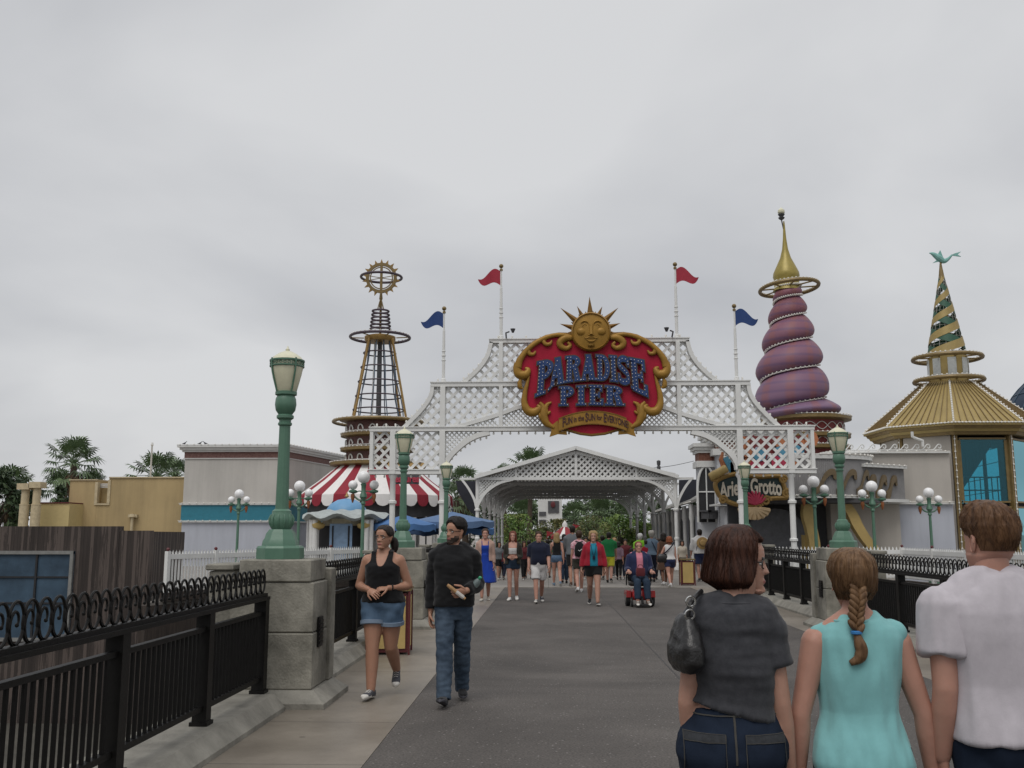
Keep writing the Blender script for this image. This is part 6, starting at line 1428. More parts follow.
# seen through the canopy
BT = [(516, 514, 585, 56, 72, G_mid, 'bright green rounded shrub tree under the left side of the canopy'), (556, 519, 590, 44, 78, G_olive, 'olive shrub tree behind the blond woman in black'), (596, 516, 590, 52, 80, G_olive, 'olive brown tree behind the woman in the red jacket'),
      (622, 514, 588, 58, 70, G_mid, 'bright green tree above the man in the wheelchair'), (640, 522, 590, 40, 66, G_mid, 'small green tree at the right columns of the canopy')]
for px, pt, pb, w_, Y, mt, lab in BT: leafy(px, pt, pb, w_, Y, 'plaza_tree', lab, 'tree', mt, int(px), leaf=.11, n=3600, group='trees at the end of the canopy')
for px, pt, Y, R, lab, sd in ((523, 497, 96, 2.4, 'dark palm behind the bright green shrub tree', 31), (600, 494, 100, 2.6, 'tall dark palm in the middle of the far greenery', 32), (628, 498, 94, 2.4, 'dark palm above the bright green tree on the right', 33), (575, 502, 105, 2.2, 'dark palm to the right of the far white building', 34)):
    fan_palm(px, pt, Y, R, lab, seed=sd, n=40, skirt=False)
for px, pt, w_, Y, lab, sd in ((490, 490, 60, 110, 'dark tree mass at the left end of the far greenery', 41), (520, 500, 60, 112, 'dark tree left of the far white building', 42), (585, 498, 60, 114, 'dark tree right of the far white building', 43), (615, 500, 60, 112, 'dark tree behind the right canopy columns', 44), (650, 496, 56, 108, 'dark tree at the right end of the far greenery', 45)):
    leafy(px, pt, 560, w_, Y, 'far_tree', lab, 'tree', G_dark, sd, leaf=.26, n=2600, group='far trees beyond the canopy')
p = at(548, 500, 92); m = MB()
fb = thing('white_tower_block', 'white building with grey panels glimpsed through the far trees', 'building', (p.x, 92, 0))
m.box(at(538, 500, 92).x, at(562, 500, 92).x, 92, 98, 0, at(548, 496, 92).z); m.build('wall', M_white2, fb, world=True, smooth=0)
m = MB(); m.box(at(548, 500, 92).x, at(559, 500, 92).x, 91.9, 91.99, at(548, 513, 92).z, at(548, 501, 92).z); m.build('grey_panel', M_dgrey, fb, world=True, smooth=0)
m = MB(); a = at(553, 504.5, 91.8); m.sphere(a, (.22, .05, .3), 12, 8); m.build('red_emblem', M_maroon, fb, world=True)
for i in range(4): m = MB(); z = at(548, 516 + i * 8, 92).z; m.box(at(539, 500, 92).x, at(546, 500, 92).x, 91.9, 91.99, z, z + .4); m.build('window', M_dgrey, fb, world=True, smooth=0)
# red kiosk with a cone roof
yk2 = 71.0; c = at(565, 545, yk2); kz = lambda py: at(565, py, yk2).z
kio = thing('red_kiosk', 'small red kiosk with a striped red cone roof and white cap, far under the canopy', 'kiosk', (c.x, yk2, 0))
k2 = yk2 / F
for ci, mt, nm in ((0, pm('kiosk_red', (.25, .02, .025), .7), 'red_stripes'), (1, M_wstr, 'white_stripes')):
    m = MB()
    for i in range(16):
        if i % 4 == 3 and ci == 0 or i % 4 != 3 and ci == 1: continue
        a0, a1 = 2 * pi * i / 16, 2 * pi * (i + 1) / 16; R = []
        for r, z in ((2.5, kz(527)), (14, kz(536)), (14.2, kz(539))): R.append([V((cos(lerp(a0, a1, j / 3)) * r * k2, sin(lerp(a0, a1, j / 3)) * r * k2, z)) for j in range(4)])
        m.rings(R, cap=False, closed=False)
    m.build(nm, mt, kio, smooth=20)
m = MB(); m.lathe([(2.6 * k2, kz(528)), (2.6 * k2, kz(524)), (.02, kz(520.5))], 12); m.build('cap', M_wstr, kio)
m = MB(); m.lathe([(10 * k2, 0), (10 * k2, kz(537))], 16); m.build('drum', M_maroon, kio)
for px, py, lab in ((547, 531, 'red pennant left of the kiosk cone'), (573, 524, 'red pennant right of the kiosk cap')):
    p = at(px, py, 71.5); m = MB(); m.lathe([(.04, 0), (.03, p.z)], 6, c=(p.x, 71.5, 0)); m.prism([(p.x, p.z), (p.x + .5, p.z - .12), (p.x, p.z - .45)], 71.48, 71.5); solo(m, 'pennant', pm('kiosk_red', None), lab, 'flag', (p.x, 71.5, 0), world=True, smooth=0)
# ================================================================ people
TMP = bpy.data.scenes.new('workbench')
def remeshed(mb, vox, it=4, fold=None, cut=None, fac=.5, drop=None):
    """one continuous skin over overlapping closed lofts; then folds; then cut away"""
    me = bpy.data.meshes.new('raw'); me.from_pydata(mb.v, [], mb.f); o = bpy.data.objects.new('raw', me); TMP.collection.objects.link(o)
    r = o.modifiers.new('r', 'REMESH'); r.mode = 'VOXEL'; r.voxel_size = vox
    if it: k = o.modifiers.new('s', 'SMOOTH'); k.factor = fac; k.iterations = it
    TMP.view_layers[0].update(); ev = o.evaluated_get(TMP.view_layers[0].depsgraph); out = bpy.data.meshes.new_from_object(ev)
    bpy.data.objects.remove(o); bpy.data.meshes.remove(me)
    n = len(out.vertices); co_ = np.empty(n * 3); out.vertices.foreach_get('co', co_); co_ = co_.reshape(-1, 3)
    if fold:
        nn = np.empty(n * 3); out.vertices.foreach_get('normal', nn); nn = nn.reshape(-1, 3)
        for amp, fx, fy, fz, sd in fold:
            d = np.array([noise.noise(V((p[0] * fx + sd, p[1] * fy + sd * 2, p[2] * fz - sd))) for p in co_]) + .25; co_ = co_ + nn * (amp * d)[:, None]
        out.vertices.foreach_set('co', co_.ravel())
    vs = [tuple(p) for p in co_]; fs = [tuple(p.vertices) for p in out.polygons]; bpy.data.meshes.remove(out)
    if cut:
        keep = [not cut(p) for p in vs]; fs = [f for f in fs if all(keep[i] for i in f)]
        used = sorted({i for f in fs for i in f}); mp = {a: b for b, a in enumerate(used)}; vs = [vs[i] for i in used]; fs = [tuple(mp[i] for i in f) for f in fs]
    if cut and fs:                              # even out the cut edge
        cnt = {}
        for f in fs:
            for i in range(len(f)): e = tuple(sorted((f[i], f[(i + 1) % len(f)]))); cnt[e] = cnt.get(e, 0) + 1
        nb = {}
        for (a, b), c in cnt.items():
            if c == 1: nb.setdefault(a, []).append(b); nb.setdefault(b, []).append(a)
        P = {i: V(vs[i]) for i in nb}
        for _ in range(10): P = {i: P[i] * .5 + sum((P[j] for j in nb[i]), V((0, 0, 0))) * (.5 / len(nb[i])) for i in nb}
        for i, p in P.items(): vs[i] = tuple(p)
    m = MB(); m.v = vs; m.f = fs; m.m = [0] * len(fs); return m
def ell(c, a, b, n=24, e=2.3, rot=None, front=1., back=1.):
    r = []
    for j in range(n):
        t = 2 * pi * j / n; x = abs(cos(t)) ** (2 / e) * (1 if cos(t) >= 0 else -1); y = abs(sin(t)) ** (2 / e) * (1 if sin(t) >= 0 else -1)
        r.append(V((c[0] + a * x, c[1] + b * y * (front if y > 0 else back), c[2])))
    return r
def capsule(m, pts, rad, n=14, mi=0):
    """closed round-ended limb through points; radii may be (across, along-front) pairs"""
    P = [V(p) for p in pts]; R = []
    d0 = (P[1] - P[0]).normalized(); d1 = (P[-1] - P[-2]).normalized()
    seq = [(P[0] - d0 * rad[0] * .85, rad[0] * .45), (P[0] - d0 * rad[0] * .5, rad[0] * .82)] + list(zip(P, rad)) + [(P[-1] + d1 * rad[-1] * .5, rad[-1] * .82), (P[-1] + d1 * rad[-1] * .85, rad[-1] * .45)]
    m.tube([p for p, _ in seq], [r for _, r in seq], n, True, mi)
def skin(nm, c):
    return pm('skin_' + nm, c, .5, var=.09, scale=9, spec=.35, sss=.12)
def hairm(nm, c, c2): return pm('hair_' + nm, c, .5, col2=c2, scale=1.2, stretch=(48, 48, 5), bump=.3, bscale=3, spec=.22, detail=4)
def cloth(nm, c, v=.08, sc=6, bump=.12, rough=.85, c2=None): return pm('cloth_' + nm, c, rough, var=v, scale=sc, bump=bump * .35, bscale=160, spec=.15, col2=c2, sheen=.15)
def denim(nm, c, c2): return pm('denim_' + nm, c, .85, col2=c2, scale=5, bump=.07, bscale=220, spec=.15, detail=8)
M_lip = pm('lips', (.30, .095, .085), .45); M_eyew = pm('eye_white', (.55, .53, .50), .3); M_eyed = pm('eye_dark', (.015, .012, .010), .3); M_sole = pm('white_rubber', (.60, .58, .54), .6)
M_steel = pm('chrome', (.55, .55, .54), .22, metal=1., var=.05); M_leather = pm('black_leather', (.012, .011, .011), .34, var=.3, scale=20, bump=.15)
HEAD = [(0, .34, -.16, .10), (.05, .395, -.05, .165), (.14, .405, .06, .225), (.24, .40, .22, .268), (.34, .395, .34, .292), (.45, .39, .40, .305), (.55, .395, .43, .315), (.65, .405, .44, .32), (.75, .39, .43, .318), (.85, .335, .385, .285), (.93, .235, .285, .212), (.98, .12, .15, .11), (1.0, .01, .01, .01)]
def hcol(t, k):
    t = min(max(t, 0), 1)
    for a, b in zip(HEAD[:-1], HEAD[1:]):
        if t <= b[0]:
            u = (t - a[0]) / (b[0] - a[0]); return lerp(a[k], b[k], u)
    return HEAD[-1][k]
def hpt(t, ph, hh, sex='F', off=0.):
    """point of the head surface; ph = 0 in front, + towards the person's right"""
    f, b, w = hcol(t, 1), hcol(t, 2), hcol(t, 3); c = cos(ph); s = sin(ph)
    if sex == 'M' and t < .3: w *= 1.07
    e = .88; cx = abs(s) ** e * (1 if s >= 0 else -1); cy = abs(c) ** e * (1 if c >= 0 else -1)
    mid = 0 if b > 0 else (f + -b) / 2 * 0 + (-b)
    x = w * cx; y = (f * cy if c >= 0 else b * cy) if b > 0 else (-b + (f + b) * max(0, (cy + 1) / 2))
    # features on the front
    g = lambda t0, st, x0, sx_: math.exp(-((t - t0) / st) ** 2 - ((x - x0) / sx_) ** 2)
    if c > 0:
        nz = max(0, min(1, (.56 - t) / .20)) if t > .355 else max(0, 1 - (.355 - t) / .035)
        y += .092 * nz ** .85 * math.exp(-(x / (.05 + .04 * nz)) ** 2)
        y += .028 * g(.235, .018, 0, .10) + .026 * g(.20, .018, 0, .085) - .014 * g(.218, .006, 0, .11)
        y += .03 * g(.07, .05, 0, .09) - .02 * g(.155, .025, 0, .12)
        for sx in (-1, 1): y += -.035 * g(.50, .045, sx * .145, .075) + .018 * g(.575, .03, sx * .14, .10) + .014 * g(.37, .06, sx * .18, .07)
    n_ = V((x, y, 0)); k = (n_.length + off / hh) / max(n_.length, 1e-5) if off else 1
    return V((x * k * hh, y * k * hh, t * hh + (off * max(0, (t - .8) / .2) if off else 0)))
def add_head(m, M, hh, sex, hi=True):
    nt_, npz = (44, 60) if hi else (26, 36)
    R = []
    for i in range(nt_ + 1):
        t = (i / nt_) ** 1.0; t = .003 + t * .994; R.append([M @ hpt(t, 2 * pi * j / npz, hh, sex) for j in range(npz)])
    o = len(m.f); m.rings(R[::1]); 
    # lips and brows are faces of the same skin
    k = 0
    for i in range(nt_):
        for j in range(npz):
            t = (i + .5) / nt_; ph = 2 * pi * (j + .5) / npz; p = hpt(t, ph, 1, sex)
            if cos(ph) > .3:
                if .19 < t < .25 and abs(p.x) < .12 - abs(t - .22) * 1.2: m.m[o + k] = 1
                if .575 < t < .615 and .055 < abs(p.x) < .21: m.m[o + k] = 2
            k += 1
    for sx in (-1, 1):
        c = V((sx * .145 * hh, hpt(.5, sx * .42, 1, sex).y * hh - .02 * hh, .505 * hh)); m.sphere((0, 0, 0), 1, 10, 8, 3, M=M @ Matrix.Translation(c) @ Matrix.Diagonal((.062 * hh, .05 * hh, .030 * hh, 1)))
        m.sphere((0, 0, 0), 1, 8, 6, 2, M=M @ Matrix.Translation(c + V((0, .028 * hh, 0))) @ Matrix.Diagonal((.027 * hh, .026 * hh, .027 * hh, 1)))
        e = M @ Matrix.Translation(V((sx * .315 * hh, -.03 * hh, .47 * hh))) @ Matrix.Rotation(sx * .35, 4, 'Z') @ Matrix.Rotation(.18, 4, 'X')
        m.sphere((0, 0, 0), 1, 12, 8, 0, M=e @ Matrix.Diagonal((.03 * hh, .075 * hh, .135 * hh, 1)))
        pts = [e @ V((sx * .022 * hh, .07 * hh * cos(a), .125 * hh * sin(a))) for a in [lerp(-1.7, 2.9, q / 10) for q in range(11)]]; m.tube(pts, .016 * hh, 5)
def add_hand(m, w, d, nrm, sd, s=1., curl=.5, n=7):
    """w wrist, d direction of the palm, nrm = way the palm looks, sd = +1/-1 which side the thumb is on along d x nrm"""
    d = d.normalized(); nrm = (nrm - d * nrm.dot(d)).normalized(); t = d.cross(nrm) * sd
    L_, W_, T_ = .092 * s, .040 * s, .0135 * s; R = []
    for u, a, b in ((-.25, .56, 1.5), (0, .62, 1.45), (.3, .82, 1.3), (.65, 1.0, 1.12), (.95, 1.0, .9), (1.05, .9, .6)):
        c = w + d * L_ * u; R.append([c + t * W_ * a * cos(2 * pi * j / 12) + nrm * T_ * b * sin(2 * pi * j / 12) for j in range(12)])
    m.rings(R)
    for i, (fl, off) in enumerate(((.070, .78), (.079, .26), (.073, -.26), (.056, -.76))):
        b = w + d * L_ * (.97 - .05 * abs(off)) + t * W_ * off; dd = (d + t * off * .10).normalized(); pts = [b - dd * .012 * s]; cur = curl * (1 + .12 * i); a = 0
        p = b
        for seg, k in ((.46, .5), (.30, .9), (.24, .7)):
            a += cur * k; v = dd * cos(a) + nrm * sin(a); pts.append(p); p = p + v * fl * seg * s
        pts.append(p); m.tube(pts, [r * s for r in (.0088, .0090, .0083, .0076, .0052)], n)
    b = w + d * L_ * .28 + t * W_ * .72; v1 = (d * .62 + t * .68 + nrm * .38).normalized(); v2 = (d * .86 + t * .18 + nrm * (.45 + .3 * curl)).normalized(); p1 = b + v1 * .036 * s; p2 = p1 + v2 * .030 * s; p3 = p2 + (v2 + nrm * .15).normalized() * .024 * s
    m.tube([b - v1 * .012 * s, b, p1, p2, p3], [r * s for r in (.011, .0125, .0105, .0092, .006)], n)
def shoe_mesh(M, s, style='sneaker'):
    m = MB(); R = []
    # y from heel to toe: half width, top height
    P = [(-.075, .024, .075), (-.068, .032, .088), (-.03, .036, .098), (.02, .037, .090), (.07, .042, .066), (.12, .046, .052), (.165, .042, .044), (.19, .030, .036), (.20, .014, .028)]
    if style == 'flat': P = [(y, w * .92, h * .45 + .012) for y, w, h in P]
    for y, w, h in P:
        r = []
        for j in range(14):
            a = 2 * pi * j / 14; x = w * abs(cos(a)) ** .75 * (1 if cos(a) > 0 else -1); z = (h / 2) + h / 2 * abs(sin(a)) ** .7 * (1 if sin(a) > 0 else -1); r.append(M @ (V((x, y, z)) * s))
        R.append(r)
    m.rings(R)
    for i, f in enumerate(m.f):
        zc = sum((M.inverted() @ V(m.v[q])).z for q in f) / len(f) / s
        yc = sum((M.inverted() @ V(m.v[q])).y for q in f) / len(f) / s
        m.m[i] = 1 if zc < .026 or (style == 'sneaker' and yc > .155) else 0
    if style == 'sneaker':
        for k in range(4): y = .03 + k * .022; m.tube([M @ (V((x, y + .01 * (x * x * 300), z)) * s) for x, z in ((-.026, .078 - k * .009), (0, .093 - k * .0095), (.026, .078 - k * .009))], .0035 * s, 5, mi=1)
    return m
TORSO = {'F': [(.79, .085, .075, 0), (.84, .150, .105, -.012), (.91, .178, .122, -.016), (.97, .172, .116, -.010), (1.04, .146, .102, .0), (1.10, .130, .095, .004), (1.17, .134, .100, .004), (1.25, .146, .117, .012), (1.31, .152, .114, .012), (1.37, .158, .096, 0), (1.405, .150, .082, -.006), (1.435, .108, .068, -.008), (1.465, .062, .058, -.004)],
         'M': [(.79, .085, .08, 0), (.85, .140, .108, -.010), (.92, .160, .118, -.012), (.98, .158, .116, -.004), (1.05, .150, .112, .002), (1.11, .148, .110, .004), (1.19, .158, .116, .004), (1.28, .174, .124, .006), (1.35, .184, .116, .002), (1.395, .180, .098, -.004), (1.425, .150, .084, -.008), (1.452, .105, .072, -.008), (1.482, .068, .062, -.004)]}
def person(label, x, y, rz, H=1.68, sex='F', tone='a', legs=((.25, .1, 0), (-.2, .25, .0)), arms=None, head=(0, 0), lean=.02, girth=1., hip=1., belly=0., hi=False, vox=.012, wear=(), hair=None, shoes=None, glasses=False, seat=None, curl=(.5, .5), sh_w=1., extra=None, legk=1., neckx=0., group=None, lipk=True, drop=0., brow=M_eyed, tilt=0., armk=1.):
    s = H / 1.72; t = thing('person', label, 'person', (x, y, 0), rz, group)
    msk = SKIN[tone]
    hz_, kz_, az_ = .905, .49, .085
    hx = .088 if sex == 'F' else .085; shx = (.158 if sex == 'F' else .185) * sh_w; shz = 1.368 if sex == 'F' else 1.378
    G = girth
    def spn(p):                                # spine: lean forward round the pelvis
        z = p.z - .93
        if z <= 0: return V((p.x * s, p.y * s, p.z * s))
        k = min(1, z / .15); a = lean * k; r = V((p.x, p.y * cos(a) + z * sin(a), .93 + z * cos(a) - p.y * sin(a))); r.x += tilt * z; return r * s
    J = {}
    for i, sd in enumerate((1, -1)):           # right first
        hf, kf, fp = legs[i][:3]
        h = V((sd * hx * (1 + .5 * (hip - 1)), 0, hz_)); kd = V((0, sin(hf), -cos(hf))); sdv = V((0, sin(hf - kf), -cos(hf - kf)))
        ab = V((sd * (legs[i][3] if len(legs[i]) > 3 else -.02), 0, 0)); kn = h + (kd + ab).normalized() * (hz_ - kz_); an = kn + (sdv + ab * .6).normalized() * (kz_ - az_)
        J[sd] = dict(h=h * s, k=kn * s, a=an * s, fp=fp + (hf - kf) * 0, sh=spn(V((sd * shx * (1 + .35 * (G - 1)), 0, shz))))
        ar = (arms or (((.16, 0, -1), (.10, .18, -1)),) * 2)[i]
        u = V((ar[0][0] * sd, ar[0][1], ar[0][2])).normalized(); f = V((ar[1][0] * sd, ar[1][1], ar[1][2])).normalized()
        J[sd]['e'] = J[sd]['sh'] + u * .285 * s * armk; J[sd]['w'] = J[sd]['e'] + f * .245 * s * armk; J[sd]['f'] = f; J[sd]['u'] = u
    # shoes first: they set the height of the hips
    sm = []
    for sd in (1, -1):
        j = J[sd]; M = Matrix.Translation(j['a']) @ Matrix.Rotation(j['fp'], 4, 'X') @ Matrix.Rotation(-sd * .12, 4, 'Z') @ Matrix.Translation(V((0, 0, -az_ * s))); sm.append(shoe_mesh(M, s, (shoes or {}).get('style', 'sneaker')))
    mz_ = min(v[2] for m in sm for v in m.v); dz = V((0, 0, -mz_ if seat is None else seat)); 
    for sd in (1, -1):
        for k in ('h', 'k', 'a', 'sh', 'e', 'w'): J[sd][k] = J[sd][k] + dz
    for m in sm: m.v = [tuple(V(v) + dz) for v in m.v]
    dz.z -= 0
    def up(p): return spn(p) + dz
    TR = TORSO[sex]
    def tor(z):                                # half width, half depth, y offset
        for a, b in zip(TR[:-1], TR[1:]):
            if z <= b[0]: u = max(0, (z - a[0]) / (b[0] - a[0])); r = [lerp(p, q_, u) for p, q_ in zip(a[1:], b[1:])]; break
        else: r = list(TR[-1][1:])
        k = G if z < 1.36 else lerp(G, 1, min(1, (z - 1.36) / .07)) * .5 + .5 * lerp(G, 1, min(1, (z - 1.36) / .07))
        kh = hip if z < .98 else lerp(hip, 1, min(1, (z - .98) / .12))
        bl = belly * math.exp(-((z - 1.06) / .13) ** 2)
        return r[0] * k * kh * (1 + bl * .5), r[1] * k * lerp(1, kh, .6) * (1 + bl), r[2] + bl * .04
    def torso(m, z0, z1, e0=0., e1=0., n=28, step=.03, mod=None, ht=0.):
        R = []; k = max(2, int((z1 - z0) / step))
        for i in range(k + 1):
            z = lerp(z0, z1, i / k); a, b, yo = tor(z); e = lerp(e0, e1, i / k)
            if mod: a, b, yo = mod(z, a, b, yo)
            R.append([up(p + V((0, 0, -p.x * ht * max(0, 1 - i * step / .25)))) for p in ell((0, yo, z), a + e, b + e, n)])
        m.rings(R)
    def leg(m, sd, e, frac, ease_end=None, n=14):
        j = J[sd]; r = [(.092 if sex == 'F' else .088), (.080 if sex == 'F' else .078), .056, .057, .038]; g_ = lerp(1, G * lerp(1, hip, .5), .8); r = [q_ * g_ * s * legk for q_ in r[:2]] + [q_ * lerp(1, G, .45) * s * lerp(1, legk, .8) for q_ in r[2:]]
        P = [j['h'] + V((0, 0, .02)) * s, j['h'].lerp(j['k'], .42), j['k'], j['k'].lerp(j['a'], .33) - V((0, .012 * s, 0)), j['a']]
        U = [0, .42, 1, 1.33, 2]
        pts, rad = [], []
        for u_ in [q_ * .1 for q_ in range(0, 21)]:
            if u_ > frac + .01: break
            for a in range(4):
                if u_ <= U[a + 1] + 1e-6: q_ = (u_ - U[a]) / (U[a + 1] - U[a]); pts.append(P[a].lerp(P[a + 1], q_)); rad.append(lerp(r[a], r[a + 1], q_) + (lerp(e, ease_end if ease_end is not None else e, u_ / max(frac, .1)))); break
        if frac > 1.99 and e: pts.append(pts[-1] + (pts[-1] - pts[-3]).normalized() * .035 * s); rad.append(rad[-1] * 1.04)
        if e: m.tube(pts, rad, n + 4)
        else: capsule(m, pts, rad, n)
    def arm(m, sd, e, frac, ease_end=None, n=12, e_top=None):
        j = J[sd]; r = [.056, .047, .039, .040, .027] if sex == 'F' else [.064, .052, .043, .044, .030]; g_ = lerp(1, G, .8); r = [q_ * g_ * s for q_ in r]
        P = [j['sh'], j['sh'].lerp(j['e'], .5), j['e'], j['e'].lerp(j['w'], .3), j['w']]; U = [0, .5, 1, 1.3, 2]; pts, rad = [], []
        for u_ in [q_ * .1 for q_ in range(0, 21)]:
            if u_ > frac + .01: break
            for a in range(4):
                if u_ <= U[a + 1] + 1e-6: q_ = (u_ - U[a]) / (U[a + 1] - U[a]); pts.append(P[a].lerp(P[a + 1], q_)); rad.append(lerp(r[a], r[a + 1], q_) + lerp(e, ease_end if ease_end is not None else e, u_ / max(frac, .1))); break
        if e: 
            d0 = (pts[1] - pts[0]).normalized(); m.tube([pts[0] - d0 * rad[0] * .7, pts[0] - d0 * rad[0] * .4] + pts, [rad[0] * .4, rad[0] * .8] + rad, n + 4)
        else: capsule(m, pts, rad, n)
    # the body: one skin
    m = MB(); torso(m, .79, 1.465 if sex == 'F' else 1.482, -.004, -.002)
    for sd in (1, -1): leg(m, sd, 0, 2.0); arm(m, sd, 0, 2.0)
    hh = .232 * s; chin = up(V((neckx, .02, 1.488))); nb = up(V((0, -.012, 1.42))); nr = (.050 if sex == 'F' else .060) * s
    capsule(m, [nb, up(V((neckx * .6, -.004, 1.48))), chin + V((0, -.03 * s, .05 * s))], [nr * 1.08, nr, nr * .95], 14)
    for sd in (1, -1): capsule(m, [up(V((sd * .02, -.02, 1.475))), up(V((sd * .09, -.012, 1.425))), J[sd]['sh'] - V((sd * .01, 0, -.01)) * s], [.036 * s, .036 * s, .042 * s], 10)
    body = remeshed(m, vox, 5); body.m = [0] * len(body.f)
    Mh = Matrix.Translation(chin + V((0, 0, -.004 * s))) @ Matrix.Rotation(head[0], 4, 'Z') @ Matrix.Rotation(head[1], 4, 'X') @ Matrix.Translation(V((0, -.02 * s, 0)))
    add_head(body, Mh, hh, sex, hi)
    for i, sd in enumerate((1, -1)):
        j = J[sd]; ar = (arms or ((), ()))[i]; f = j['f']
        hd_ = V((ar[2][0] * sd, ar[2][1], ar[2][2])) if ar and len(ar) > 2 else f; pn = V((ar[3][0] * sd, ar[3][1], ar[3][2])) if ar and len(ar) > 3 else V((-sd, .15, 0))
        dn = hd_.normalized(); tt = dn.cross((pn - dn * pn.dot(dn)).normalized()); fw = V((0, 1, .3))
        add_hand(body, j['w'], hd_, pn, 1 if tt.dot(fw) > 0 else -1, s * (1 if sex == 'F' else 1.1), curl[i], 8 if hi else 6)
    body.build('body', [msk, M_lip, brow, M_eyew], t, smooth=60)
    # clothing
    for w in wear:
        k = w['k']; m = MB(); mt = w['m']; e = w.get('e', .012); vx = w.get('vox', vox); cut = w.get('cut'); fold = w.get('fold')
        if k == 'top':
            z0, z1 = w.get('hem', .90), w.get('neck', 1.452 if sex == 'F' else 1.468)
            md = w.get('mod')
            torso(m, z0, z1, w.get('eh', e) * s, e * .7, mod=md, ht=w.get('ht', 0.))
            if w.get('sleeve', .0) > 0:
                for i, sd in enumerate((1, -1)): arm(m, sd, w.get('es', e + .006) * s, w['sleeve'], w.get('ee', (w.get('es', e + .006))) * s)
                for sd in (1, -1): capsule(m, [up(V((sd * .035, -.016, 1.436 if sex == 'F' else 1.45))), up(V((sd * .095, -.012, 1.418 if sex == 'F' else 1.432))), J[sd]['sh']], [(.042 + e) * s, (.044 + e) * s, (.048 + e * .6) * s * G ** .5], 10)
            elif w.get('yoke', True):
                for sd in (1, -1): capsule(m, [up(V((sd * .05, -.014, 1.425))), up(V((sd * w.get('yx', shx - .035), -.010, w.get('yz', 1.405 if sex == 'F' else 1.425))))], [(.040 + e) * s, (w.get('yr', .046) + e) * s], 10)
        elif k in ('trousers', 'shorts'):
            torso(m, .78, w.get('waist', 1.03), e * s, e * .8 * s)
            for sd in (1, -1): leg(m, sd, e * s, w.get('len', 1.88 if k == 'trousers' else .5), w.get('ee', e) * s)
        elif k == 'skirt':
            z0 = w.get('hem', .55); R = []; top = w.get('waist', 1.06); nn = 12
            kc = (J[1]['k'] + J[-1]['k']) * .5; 
            for i in range(nn + 1):
                z = lerp(z0, top, i / nn); a, b, yo = tor(max(z, .90)); fl = max(0, (.95 - z)) * w.get('flare', .18)
                R.append([(up(V(p)) if z > .9 else V((p.x * s, p.y * s, p.z * s)) + dz) for p in ell((0, yo + max(0, .9 - z) * .05, z), a + e + fl, b + e + fl * 1.1, 28)])
            m.rings(R)
        elif k == 'hood':
            c = up(V((0, -.085, 1.43))); m.sphere(c, (.115 * s, .06 * s, .075 * s), 16, 10); capsule(m, [up(V((.10, .02, 1.45))), up(V((.085, -.06, 1.47))), up(V((0, -.10, 1.475))), up(V((-.085, -.06, 1.47))), up(V((-.10, .02, 1.45)))], [.03 * s, .036 * s, .04 * s, .036 * s, .03 * s], 10)
        g = remeshed(m, vx, w.get('it', 5), fold, (lambda p, c_=cut: c_((p[0] / s, p[1] / s, (p[2] - dz.z) / s))) if cut else None)
        g.build(w['n'], mt, t, smooth=70)
        if w.get('collar'):
            zc = w['collar']; a, b, yo = tor(zc); q_ = MB(); q_.tube([up(p) for p in ell((0, yo, zc), a + e * .75, b + e * .75, 36)], .0055 * s, 6, closed=True); q_.build('collar', mt, t)
        for strap in w.get('straps', ()):
            q_ = MB(); q_.tube([up(V(a)) for a in spline(strap, 5)], w.get('sr', .006) * s, 6); q_.build('strap', mt, t)
    if shoes:
        for m_ in sm: m_.build('shoe', [shoes['m'], shoes.get('sole', M_sole)], t, smooth=60)
    elif shoes is None:
        for m_ in sm: m_.build('shoe', [M_leather, M_sole], t, smooth=60)
    if hair: make_hair(t, Mh, hh, sex, hair, hi)
    if glasses:
        m = MB()
        for sx in (-1, 1):
            c = V((sx * .148 * hh, hpt(.5, sx * .42, 1, sex).y * hh + .045 * hh, .505 * hh)); m.tube([Mh @ (c + V((cos(a) * .115 * hh, -abs(cos(a)) * .01 * hh * 0 - (.03 * hh if cos(a) * sx > .5 else 0), sin(a) * .075 * hh))) for a in [2 * pi * q_ / 16 for q_ in range(16)]], .012 * hh, 5, closed=True)
            m.tube([Mh @ V((sx * .265 * hh, c.y - .03 * hh, .53 * hh)), Mh @ V((sx * .335 * hh, 0, .53 * hh))], .011 * hh, 5)
        m.tube([Mh @ V((-.035 * hh, .455 * hh, .52 * hh)), Mh @ V((.035 * hh, .455 * hh, .52 * hh))], .011 * hh, 5); m.build('glasses', M_eyed, t)
    t['_'] = 0; del t['_']
    info = dict(t=t, J=J, up=up, Mh=Mh, hh=hh, s=s, dz=dz, tor=tor)
    return info
def sm01(a, b, x): u = min(max((x - a) / (b - a), 0), 1); return u * u * (3 - 2 * u)
